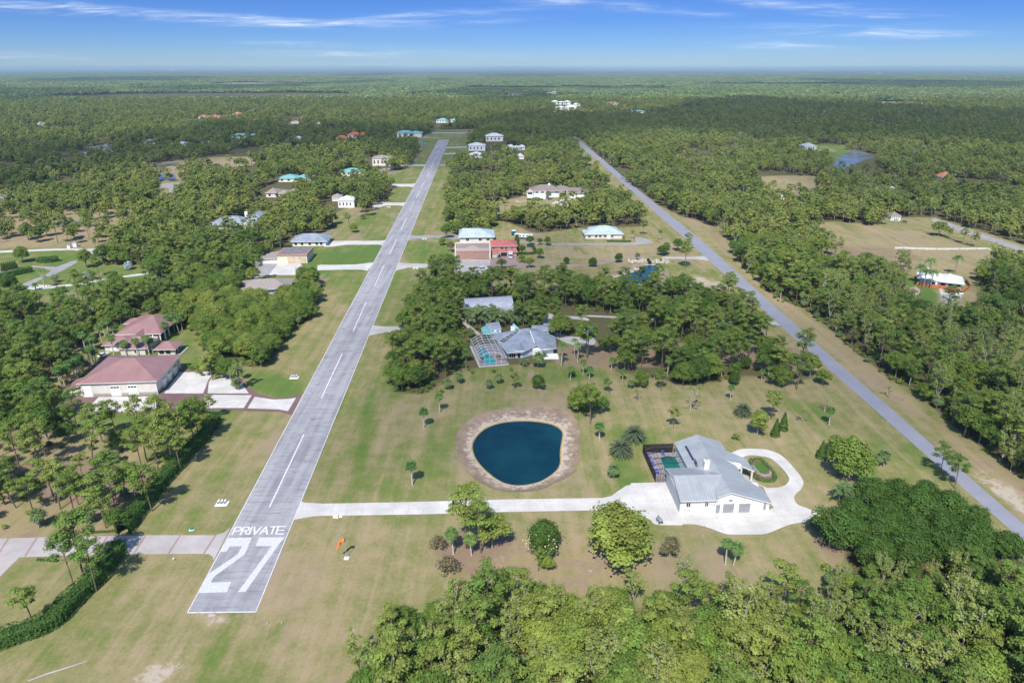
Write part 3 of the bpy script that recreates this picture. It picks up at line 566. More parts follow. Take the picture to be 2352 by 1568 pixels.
# taxiway and apron of the red roofed hangar
P('apron', 'B1', [(440,945),(455,905),(1080,895),(1260,715),(1500,720),(1600,735),(1660,775),(1700,830),(1790,885),(1900,912),(2000,905),(2090,872),(2010,1030),(1930,1008),(1600,998),(1300,990),(900,1020),(600,1010),(430,990)], .02, paver_r)
for pl in ([(1240,735),(1478,730),(1435,790),(1400,880),(1130,880)], [(1492,730),(1560,735),(1620,760),(1655,800),(1715,880),(1430,880),(1440,800)], [(1410,890),(1735,892),(1680,980),(1480,980),(1400,985)], [(1755,903),(1880,922),(1980,918),(2040,910),(1985,1002),(1920,990),(1705,983)], [(680,905),(1070,900),(1080,985),(900,1010),(590,1000)]):
    P('apron_slab', 'B1', pl, .028, white_c)
P('driveway', 'B1', [(640,700),(700,620),(860,610),(860,640),(700,690),(600,720)], .02, paver_r)
P('path', 'B1', [(400,905),(380,860),(440,820),(560,730),(640,690),(620,670),(520,720),(420,790),(350,850),(370,940),(440,945)], .016, concrete('orange_gravel', (.42, .26, .15), 0, .1, .2), 2)
# centre left hangar apron
P('apron', 'C5', [(200,1052),(420,1048),(640,1030),(760,970),(880,925),(880,905),(1130,905),(1480,905),(1560,1000),(1560,1090),(1000,1090),(860,1100),(840,1130),(700,1150),(710,1120),(660,1095),(540,1085),(260,1080)], .02, grey_c)
P('apron_slab', 'C5', [(1075,980),(1130,912),(1480,908),(1555,1010),(1550,1086),(985,1088)], .026, white_c)
P('taxiway', 'C5', [(1780,925),(1960,932),(2400,925),(2400,1003),(2200,1000),(1960,995),(1800,985)], .018, white_c)
P('taxiway', 'C5', [(1850,575),(2000,560),(2400,556),(2400,620),(2200,612),(1980,640),(1850,650)], .018, white_c)
# foreground driveway and forecourt of the white house
P('taxiway', 'D2', [(-310,308),(-250,325),(-130,332),(0,330),(300,325),(700,315),(1200,302),(1800,293),(1860,280),(1900,250),(1960,210),(2040,190),(2240,190),(2340,385),(2352,400),(2352,482),(2190,480),(2160,460),(2100,430),(1750,378),(1000,392),(600,405),(0,415),(-130,415),(-200,420),(-370,452)], .020, white_c)
P('forecourt_apron', 'C1', [(560,1150),(1060,1150),(1060,1080),(1735,1080),(1735,1180),(1060,1230),(600,1215)], .022, white_c)
fore = smooth(chs('C1', [(0,845),(100,815),(300,808),(470,812),(640,1190),(1060,1200),(1735,1145),(1740,1050),(1660,860),(1700,870),(1830,870),(1930,840),(1980,780),(1965,720),(1900,640),(1820,560),(1740,505),(1600,475),(1480,470),(1400,500),(1340,560),(1340,640),(1400,740),(1340,760),(1200,700),(1180,500),(1260,440),(1380,395),(1520,388),(1700,400),(1850,450),(1950,530),(2050,640),(2140,760),(2155,830),(2120,900),(2060,950),(2045,1010),(2090,1080),(2240,1140),(2350,1200),(2300,1290),(2130,1300),(1950,1340),(1700,1440),(1500,1450),(1240,1450),(1120,1420),(960,1360),(800,1325),(600,1325),(330,1330),(240,1250),(100,1200),(0,1150)]), 3)
sheet('forecourt', [at(*p) for p in fore], .026, white_c)
P('front_walk', 'C1', [(1330,600),(1420,690),(1500,750),(1660,855),(1665,870),(1400,755),(1300,640)], .030, pale_c)
sheet('chalk_line', [at(*p) for p in chs('D1', [(190,1550),(320,1500),(420,1470),(600,1414),(602,1418),(425,1478),(320,1510),(195,1556)])], .02, pale_c)
sheet('threshold_gravel', [at(*p) for p in smooth(chs('C11', [(380,1520),(430,1500),(500,1510),(470,1530),(400,1545)]), 3)], .02, pale_c)
# ------------------------------------------------------------ foliage kit
def leaf_quads(cent, size, up=.5, out=None, rng=RNG, asp=1.0):
    n = len(cent); nr = rng.normal(size=(n, 3)); nr /= np.linalg.norm(nr, axis=1, keepdims=True)
    if out is not None: nr = nr * .5 + out * .8
    nr[:, 2] += up; nr /= np.linalg.norm(nr, axis=1, keepdims=True) + 1e-9
    a = np.cross(nr, rng.normal(size=(n, 3))); a /= np.linalg.norm(a, axis=1, keepdims=True) + 1e-9
    b = np.cross(nr, a); s = size * rng.uniform(.6, 1.25, size=(n, 1)) * .5
    q = np.stack([cent - a * s - b * s * asp, cent + a * s - b * s * asp * .6, cent + a * s * .9 + b * s * asp, cent - a * s * .7 + b * s * asp * .9], 1)
    return q.reshape(-1, 3), np.arange(n * 4).reshape(n, 4)
def clumps(cs, rs, per, size, flat=.7, shell=.55, rng=RNG):
    V, Fc, T = [], [], []; b = 0
    for c, r in zip(cs, rs):
        n = max(6, int(per * (r ** 2) / 2.2)); d = rng.normal(size=(n, 3)); d /= np.linalg.norm(d, axis=1, keepdims=True)
        d[:, 2] = np.where(d[:, 2] < -.35, -d[:, 2], d[:, 2])
        rad = r * rng.uniform(shell, 1.0, size=(n, 1)) * (1 + .18 * rng.normal(size=(n, 1)))
        p = d * rad; p[:, 2] *= flat
        v, f = leaf_quads(p + np.array(c), size, out=d, rng=rng)
        V.append(v); Fc.append(f + b); b += len(v); T.append(np.repeat(np.clip(rng.normal(.5, .16) + rng.normal(0, .12, n) + d[:, 2] * .06, 0, 1), 4))
    return np.concatenate(V), np.concatenate(Fc), np.concatenate(T)
def np_mesh(name, V, Fc, T, mats, midx=None):
    me = bpy.data.meshes.new(name); nf = len(Fc)
    me.vertices.add(len(V)); me.vertices.foreach_set('co', V.astype(np.float32).ravel())
    me.loops.add(nf * 4); me.loops.foreach_set('vertex_index', Fc.astype(np.int32).ravel())
    me.polygons.add(nf); me.polygons.foreach_set('loop_start', np.arange(0, nf * 4, 4, dtype=np.int32))
    if midx is not None: me.polygons.foreach_set('material_index', np.asarray(midx, np.int32))
    a = me.attributes.new('tint', 'FLOAT', 'POINT'); a.data.foreach_set('value', T.astype(np.float32))
    for m in mats: me.materials.append(m)
    me.update(calc_edges=True); return me
def tubes(segs, n=5):
    """segs: (p0,p1,r0,r1) -> quads"""
    V, Fc = [], []; b = 0
    for p0, p1, r0, r1 in segs:
        p0 = np.array(p0, float); p1 = np.array(p1, float); d = p1 - p0; d /= np.linalg.norm(d) + 1e-9
        a = np.cross(d, (0, 0, 1) if abs(d[2]) < .9 else (1, 0, 0)); a /= np.linalg.norm(a); c = np.cross(d, a)
        t = np.arange(n) * 2 * math.pi / n; ring = np.cos(t)[:, None] * a + np.sin(t)[:, None] * c
        V.append(p0 + ring * r0); V.append(p1 + ring * r1)
        for i in range(n): Fc.append((b + i, b + (i + 1) % n, b + n + (i + 1) % n, b + n + i))
        b += 2 * n
    V = np.concatenate(V); return V, np.array(Fc), np.full(len(V), .5)
bark_p = plain('pine_bark', (.20, .145, .11), .9, var=.25, scale=2)
bark_g = plain('grey_bark', (.30, .27, .23), .9, var=.2, scale=2)
bark_w = plain('pale_bark', (.52, .47, .40), .85, var=.18, scale=2)
lf_pine = leafmat('pine_needles', [(0.110,0.190,0.042), (0.179,0.266,0.050), (0.260,0.324,0.064), (0.353,0.384,0.090)])
lf_broad = leafmat('broad_leaves', [(0.072,0.140,0.028), (0.144,0.224,0.040), (0.237,0.307,0.053), (0.347,0.369,0.078)])
lf_cyp = leafmat('pale_leaves', [(0.214,0.278,0.075), (0.295,0.342,0.088), (0.375,0.401,0.116)])
lf_dark = leafmat('dark_leaves', [(0.072,0.130,0.023), (0.090,0.162,0.027), (0.108,0.180,0.034)])
lf_palm = leafmat('palm_fronds', [(0.083,0.179,0.043), (0.139,0.242,0.061), (0.218,0.304,0.081)], trans=.2)
lf_olive = leafmat('sabal_fronds', [(0.124,0.193,0.065), (0.174,0.246,0.091), (0.218,0.285,0.099)], trans=.2)
lf_silver = leafmat('silver_fronds', [(0.374,0.462,0.462), (0.462,0.550,0.550)], trans=.15)
lf_brown = leafmat('brown_leaves', [(.17,.175,.08), (.215,.19,.10), (.25,.18,.105)])
lf_bright = leafmat('bright_leaves', [(.15,.24,.045), (.20,.28,.055)])
lf_hedge = leafmat('hedge_leaves', [(.085,.175,.032), (.10,.20,.038)])
lf_yellow = leafmat('yellow_fronds', [(0.253,0.309,0.050), (0.348,0.374,0.075)], trans=.2)
def g_pine(seed, H=14, lod=0, full=1.0, leafm=None):
    r = np.random.default_rng(seed); lean = r.normal(0, .35, 2); cs, rs, seg = [], [], []
    top = np.array([lean[0] * 2, lean[1] * 2, H * .93]); base = np.zeros(3)
    mid = np.array([lean[0] * .7, lean[1] * .7, H * .5])
    seg += [(base, mid, .21, .15), (mid, top, .15, .05)]
    n = int(13 * full)
    for i in range(n):
        t = (i + .5) / n; h = H * (.56 + .42 * t); ang = i * 2.4 + r.uniform(-.5, .5)
        R = H * .205 * (1.15 - .95 * max(0, t - .35)) * r.uniform(.65, 1.1) * (.55 + .45 * min(1, t * 2.5))
        k = (h - H * .5) / (H * .43); ax = mid + (top - mid) * min(1, k)
        c = np.array([ax[0] + math.cos(ang) * R, ax[1] + math.sin(ang) * R, h + .25]); cs.append(c); rs.append(H * .098 * r.uniform(.8, 1.3))
        if lod == 0: seg.append((ax - np.array([0, 0, H * .07]), c, .07, .03))
    cs.append(top + (0, 0, .4)); rs.append(H * .10)
    V, Fc, T = clumps(cs, rs, 175 if lod == 0 else 48, (.31 if lod == 0 else .62), .62, .35, r)
    return (V, Fc, T), tubes(seg, 5 if lod == 0 else 3)
def g_broad(seed, H=9, R=4.2, lod=0, dens=1.0, low=.22):
    r = np.random.default_rng(seed); cs, rs, seg = [], [], []
    n = int(24 * dens); zc_ = H * (low + (1 - low) * .46); hz = H * (1 - low) * .44
    for i in range(n):
        el = math.asin(np.clip(1 - 1.35 * (i + .5) / n, -1, 1)) + r.uniform(-.12, .12); ang = i * 2.39996 + r.uniform(-.4, .4); q = r.uniform(.78, 1.08) * (.78 + .22 * math.sin(ang * 2 + seed))
        c = np.array([math.cos(ang) * R * .84 * math.cos(el) * q, math.sin(ang) * R * .84 * math.cos(el) * q, max(zc_ + hz * math.sin(el) * r.uniform(.85, 1.1), R * .25)])
        cs.append(c); rs.append(R * .33 * r.uniform(.7, 1.25))
    for i in range(4): cs.append(np.array([r.uniform(-.3, .3) * R, r.uniform(-.3, .3) * R, zc_ + r.uniform(-.2, .3) * hz])); rs.append(R * .36)
    V, Fc, T = clumps(cs, rs, 200 if lod == 0 else 50, .32 if lod == 0 else .66, .8, .45, r)
    fork = np.array([0, 0, H * .3]); seg.append(((0, 0, 0), fork, .28, .2))
    for c in cs[::(3 if lod == 0 else 7)]: seg.append((fork, c * np.array([.85, .85, .92]), .13, .04))
    return (V, Fc, T), tubes(seg, 5 if lod == 0 else 3)
def g_cyp(seed, H=12, lod=0):
    """slender pale trunked tree: several upright limbs with loose tufts"""
    r = np.random.default_rng(seed); cs, rs, seg = [], [], []
    k = r.integers(2, 5)
    for s in range(k):
        a = s * 2 * math.pi / k + r.uniform(0, 1); tip = np.array([math.cos(a) * H * .17, math.sin(a) * H * .17, H * r.uniform(.75, .98)])
        f = np.array([0, 0, H * .18]); m = (f + tip) / 2 + r.normal(0, .3, 3); seg += [((0, 0, 0), f, .17, .15), (f, m, .12, .09), (m, tip, .09, .03)]
        for j in range(7):
            t = .30 + .70 * (j + .5) / 7; p = (f + (m - f) * min(1, t * 2)) if t < .5 else m + (tip - m) * (t - .5) * 2
            an = r.uniform(0, 6.28); q = p + np.array([math.cos(an), math.sin(an), .35]) * H * .095 * r.uniform(.5, 1.2)
            cs.append(q); rs.append(H * .085 * r.uniform(.7, 1.25)); seg.append((p, q, .05, .02))
    V, Fc, T = clumps(cs, rs, 165 if lod == 0 else 46, .28 if lod == 0 else .6, 1.05, .25, r)
    return (V, Fc, T), tubes(seg, 4 if lod == 0 else 3)
def g_bare(seed, H=9):
    r = np.random.default_rng(seed); seg = []; tips = []
    def br(p, d, l, rad, k):
        q = p + d * l; seg.append((p, q, rad, rad * .6)); 
        if k == 0: tips.append(q); return
        for i in range(3 if k > 1 else 2):
            nd = d + r.normal(0, .48, 3); nd[2] = abs(nd[2]) * .9 + .1; nd /= np.linalg.norm(nd); br(q, nd, l * r.uniform(.6, .8), rad * .58, k - 1)
    br(np.zeros(3), np.array([0, 0, 1.]), H * .30, .17, 4)
    c = np.array(tips)[r.random(len(tips)) < .6]
    V, Fc, T = clumps(c, [H * .05] * len(c), 40, .30, 1, .2, r)
    return (V, Fc, T), tubes(seg, 4)
def fan(V, Fc, T, o, d, Ln, Wd, droop, r, n=6, tint=.5, seg=2):
    """one palm frond: a strip of narrow quads from o along d, falling at the tip"""
    d = np.array(d, float); d /= np.linalg.norm(d); side = np.cross(d, (0, 0, 1)); side /= np.linalg.norm(side) + 1e-9; up = np.cross(side, d)
    b = len(V)
    for i in range(n):
        s = (i / (n - 1) - .5) * 2
        p0 = np.array(o) + d * Ln * .30; tip = np.array(o) + d * Ln * (1 - .25 * s * s) + side * s * Wd - up * abs(s) * Wd * .25 + np.array([0, 0, -droop])
        m = p0 * .45 + tip * .55 + np.array([0, 0, droop * .38]); w = side * Wd * .17; w2 = side * Wd * .05
        b = len(V); V += [p0 - w * .3, p0 + w * .3, m + w, m - w, tip + w2, tip - w2]; Fc += [(b, b + 1, b + 2, b + 3), (b + 3, b + 2, b + 4, b + 5)]; T += [tint] * 6
    b = len(V); w = side * .04; V += [np.array(o) - w, np.array(o) + w, np.array(o) + d * Ln * .4 + w, np.array(o) + d * Ln * .4 - w]; Fc += [(b, b + 1, b + 2, b + 3)]; T += [tint] * 4
def feather(V, Fc, T, o, d, Ln, Wd, droop, r, n=5, tint=.5):
    """arching feather frond built of two leaning blades with cut leaflets"""
    d = np.array(d, float); d /= np.linalg.norm(d); side = np.cross(d, (0, 0, 1)); side /= np.linalg.norm(side) + 1e-9
    P = []
    for i in range(n + 1):
        t = i / n; P.append(np.array(o) + d * Ln * t * (1 - .12 * t) + np.array([0, 0, -droop * t * t]))
    for i in range(n):
        wa = Wd * math.sin(math.pi * min(.97, .18 + .75 * i / n)); wb = Wd * math.sin(math.pi * min(.99, .18 + .75 * (i + 1) / n))
        for s in (-1, 1):
            for k in range(2):
                t0, t1 = k / 2, k / 2 + .36; a = P[i] + (P[i + 1] - P[i]) * t0; c = P[i] + (P[i + 1] - P[i]) * t1; wv = (wa + (wb - wa) * t0)
                dn = np.array([0, 0, -wv * .45]); fw = (P[i + 1] - P[i]) * .45
                b = len(V); V += [a, c, c + side * s * wv + dn + fw, a + side * s * wv + dn + fw]; Fc.append((b, b + 1, b + 2, b + 3)); T += [tint] * 4
def g_sabal(seed, H=5.5, R=1.7, nf=34):
    r = np.random.default_rng(seed); V, Fc, T = [], [], []; lean = r.normal(0, .25, 2); top = np.array([lean[0], lean[1], H])
    for i in range(nf):
        el = math.asin(np.clip(-.55 + 1.5 * (i + .5) / nf, -1, 1)); az = i * 2.4 + r.uniform(-.3, .3)
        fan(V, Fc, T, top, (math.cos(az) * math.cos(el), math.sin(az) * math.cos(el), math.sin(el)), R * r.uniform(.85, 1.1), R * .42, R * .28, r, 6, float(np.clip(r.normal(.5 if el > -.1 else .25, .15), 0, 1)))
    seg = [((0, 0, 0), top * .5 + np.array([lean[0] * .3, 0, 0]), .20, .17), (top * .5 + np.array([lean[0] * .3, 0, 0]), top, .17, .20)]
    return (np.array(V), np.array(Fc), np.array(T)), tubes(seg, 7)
def g_date(seed, H=2.2, R=3.4, nf=70, W_=.34):
    r = np.random.default_rng(seed); V, Fc, T = [], [], []; top = np.array([0, 0, H])
    for i in range(nf):
        el = math.asin(np.clip(-.35 + 1.3 * (i + .5) / nf, -1, .98)); az = i * 2.4 + r.uniform(-.2, .2)
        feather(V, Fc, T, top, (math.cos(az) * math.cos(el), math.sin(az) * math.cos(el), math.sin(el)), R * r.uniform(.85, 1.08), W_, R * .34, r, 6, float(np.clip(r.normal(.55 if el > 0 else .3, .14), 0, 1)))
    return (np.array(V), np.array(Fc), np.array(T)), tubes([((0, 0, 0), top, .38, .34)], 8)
def g_royal(seed, H=9, R=2.9, nf=17, W_=.42, rad=.2):
    r = np.random.default_rng(seed); V, Fc, T = [], [], []; lean = r.normal(0, .35, 2); top = np.array([lean[0], lean[1], H])
    for i in range(nf):
        el = math.asin(np.clip(-.1 + 1.05 * (i + .5) / nf, -1, .97)); az = i * 2.4 + r.uniform(-.3, .3)
        feather(V, Fc, T, top, (math.cos(az) * math.cos(el), math.sin(az) * math.cos(el), math.sin(el)), R * r.uniform(.85, 1.08), W_, R * .55, r, 6, float(np.clip(r.normal(.5, .15), 0, 1)))
    return (np.array(V), np.array(Fc), np.array(T)), tubes([((0, 0, 0), top * .5, rad, rad * .9), (top * .5, top, rad * .9, rad * .6)], 7)
def g_multi(seed, H=3.5, R=3.2, stems=14):
    r = np.random.default_rng(seed); V, Fc, T = [], [], []; seg = []
    for s in range(stems):
        a = s * 2.4; q = math.sqrt((s + .5) / stems) * R * .55; b = np.array([math.cos(a) * q, math.sin(a) * q, H * r.uniform(.55, 1)]); seg.append(((b[0] * .7, b[1] * .7, 0), b, .08, .06))
        for i in range(9):
            el = r.uniform(.1, 1.2); az = i * .7 + r.uniform(-.3, .3); feather(V, Fc, T, b, (math.cos(az) * math.cos(el), math.sin(az) * math.cos(el), math.sin(el)), R * .55 * r.uniform(.8, 1.1), .35, R * .30, r, 4, float(np.clip(r.normal(.5, .2), 0, 1)))
    return (np.array(V), np.array(Fc), np.array(T)), tubes(seg, 4)
def g_cone(seed, H=6, R=1.4, n=1500):
    r = np.random.default_rng(seed); t = r.uniform(0, 1, n) ** .75; h = H * (.06 + .94 * (1 - t)); rad = R * (t ** .8) * r.uniform(.6, 1.05, n) * (1 + .12 * np.sin(h * 5)); a = r.uniform(0, 6.28, n)
    c = np.stack([np.cos(a) * rad, np.sin(a) * rad, h], 1); o = np.stack([np.cos(a), np.sin(a), np.full(n, .3)], 1)
    V, Fc = leaf_quads(c, .36, .1, o, r); return (V, Fc, np.repeat(np.clip(r.normal(.5, .18, n), 0, 1), 4)), tubes([((0, 0, 0), (0, 0, H * .5), .1, .05)], 5)
def g_bush(seed, R=1.4, H=1.6, leaf=.34, per=75, n=9):
    r = np.random.default_rng(seed); cs = [(math.cos(i * 2.4) * R * .55 * math.sqrt((i + .2) / n), math.sin(i * 2.4) * R * .55 * math.sqrt((i + .2) / n), H * (.75 - .45 * i / n)) for i in range(n)]
    V, Fc, T = clumps(cs, [R * .5 * r.uniform(.8, 1.2) for _ in cs], per, leaf, .8, .45, r); return (V, Fc, T), tubes([((0, 0, 0), (0, 0, H * .4), .06, .04)], 4)
PROTO = {}
def proto(key, gen, leafm, barkm):
    (V, Fc, T), (v2, f2, t2) = gen
    PROTO[key] = (np_mesh(key + '_crown', V, Fc, T, [leafm]), np_mesh(key + '_trunk', v2, f2, t2, [barkm]), (V, Fc, T, leafm), (v2, f2, t2, barkm))
for i in range(5): proto(f'pine{i}', g_pine(10 + i, [14, 13, 15, 12, 14][i], 0, [1, 1.2, .9, 1.1, 1.35][i]), lf_pine, bark_p)
for i in range(5): proto(f'broad{i}', g_broad(30 + i, [9, 8, 10, 7.5, 9][i], [4.2, 4.0, 4.6, 3.6, 5.0][i]), lf_broad, bark_g)
for i in range(4): proto(f'cyp{i}', g_cyp(50 + i, [12, 11, 13, 10.5][i]), lf_cyp, bark_w)
for i in range(3): proto(f'sabal{i}', g_sabal(70 + i, [5.6, 6.4, 4.8][i]), lf_palm, bark_w)
for i in range(2): proto(f'sabalo{i}', g_sabal(75 + i, [3.0, 3.6][i], 1.9, 42), lf_olive, bark_g)
lf_sun = leafmat('sunlight_tinted_leaves', [(0.109,0.167,0.040), (0.192,0.248,0.053), (0.288,0.325,0.069), (0.397,0.399,0.098)])  # leaf colour of distant crowns, brightened and yellowed to stand in for sunlight
lf_date = leafmat('date_fronds', [(.085,.12,.06), (.12,.15,.085)], trans=.2)
proto('date0', g_date(80, 2.4, 3.6, 90, .30), lf_date, bark_p); proto('date1', g_date(81, 4.2, 2.9, 60), lf_palm, bark_p)
proto('royal0', g_royal(85), lf_palm, bark_w); proto('royal1', g_royal(86, 7.5, 2.6), lf_palm, bark_w)
proto('coco0', g_royal(87, 8, 3.6, 26, .5, .24), lf_palm, bark_g)
proto('areca', g_multi(88), lf_olive, bark_g); proto('fish', g_multi(89, 4.5, 3.4, 16), lf_olive, bark_g)
proto('cone0', g_cone(90), lf_dark, bark_p); proto('cone1', g_cone(91, 5, 1.2), lf_dark, bark_p)
for i in range(2): proto(f'bush{i}', g_bush(92 + i), lf_broad, bark_g)
proto('brown0', g_bush(95, 3.4, 4.2, .38, 34, 14), lf_brown, bark_g); proto('browntree', g_broad(96, 8, 3.4, 0, .8), lf_brown, bark_g)
proto('bare0', g_bare(97), lf_cyp, bark_w); proto('bare1', g_bare(98, 7), lf_cyp, bark_g)
proto('silver', g_sabal(99, 2.6, 2.4, 40), lf_silver, bark_w)
for i in range(3): proto(f'dark{i}', g_broad(100 + i, [8.5, 8, 9][i], [5, 4.6, 5.4][i], 0, 1.5, .08), lf_dark, bark_g)
proto('bright0', g_broad(104, 8, 3.2, 0, 1.2, .05), lf_bright, bark_g)
for i in range(2): proto(f'dense{i}', g_broad(106 + i, [9, 10][i], [4.6, 5][i], 0, 1.5, .03), lf_broad, bark_g)
proto('topiary', g_bush(109, 1.5, 2.6, .24, 240, 14), lf_hedge, bark_g)
# lighter versions for trees far off
def lodp(key, gen, lm, bm):
    (V, Fc, T), (v2, f2, t2) = gen
    PROTO[key] = (None, None, (V, Fc, T, lm), (v2, f2, t2, bm))
for i in range(4): lodp(f'Lpine{i}', g_pine(110 + i, [14, 13, 15, 12][i], 1), lf_sun, bark_p)
for i in range(4): lodp(f'Lbroad{i}', g_broad(120 + i, [9, 8, 10, 9][i], [4.6, 4.2, 5, 5.4][i], 1), lf_sun, bark_g)
for i in range(2): lodp(f'Lcyp{i}', g_cyp(130 + i, 12, 1), lf_cyp, bark_w)
# ------------------------------------------------------------ planting
NAMES = dict(pine='pine_tree', broad='broadleaf_tree', cyp='pale_limbed_tree', sabal='cabbage_palm', sabalo='cabbage_palm', date='date_palm', royal='royal_palm', coco='coconut_palm',
             areca='palm_clump', fish='palm_clump', cone='juniper', bush='shrub', brown='shrub', browntree='broadleaf_tree', bare='bare_tree', silver='silver_palm', dark='mango_tree', bright='broadleaf_tree', dense='broadleaf_tree', topiary='topiary_bush')
CATS = dict(pine_tree='pine tree', broadleaf_tree='tree', pale_limbed_tree='tree', cabbage_palm='palm tree', date_palm='palm tree', royal_palm='palm tree', coconut_palm='palm tree', palm_clump='palm clump', juniper='conifer',
            shrub='shrub', bare_tree='tree', silver_palm='palm tree', mango_tree='tree', topiary_bush='bush')
PLANTED = []
def plant(key, x, y, sc=1.0, label=None, group=None, rz=None, sz=None):
    base = key.rstrip('0123456789'); nm = NAMES[base]
    e = empty(nm, (x, y, -.05), RNG.uniform(0, 6.28) if rz is None else rz); e.scale = (sc, sc, sc * (sz or 1))
    cr, tr = PROTO[key][:2]
    c = bpy.data.objects.new('fronds' if 'palm' in nm else 'crown', cr); COL.objects.link(c); c.parent = e
    t = bpy.data.objects.new('trunk', tr); COL.objects.link(t); t.parent = e
    tag(e, label or CATS[nm], CATS[nm], group); PLANTED.append((x, y)); return e
def pv(key, t, x, y, sc=1.0, label=None, group=None, **k):
    X, Y = at(*ch(t, x, y)); return plant(key, X, Y, sc, label, group, **k)
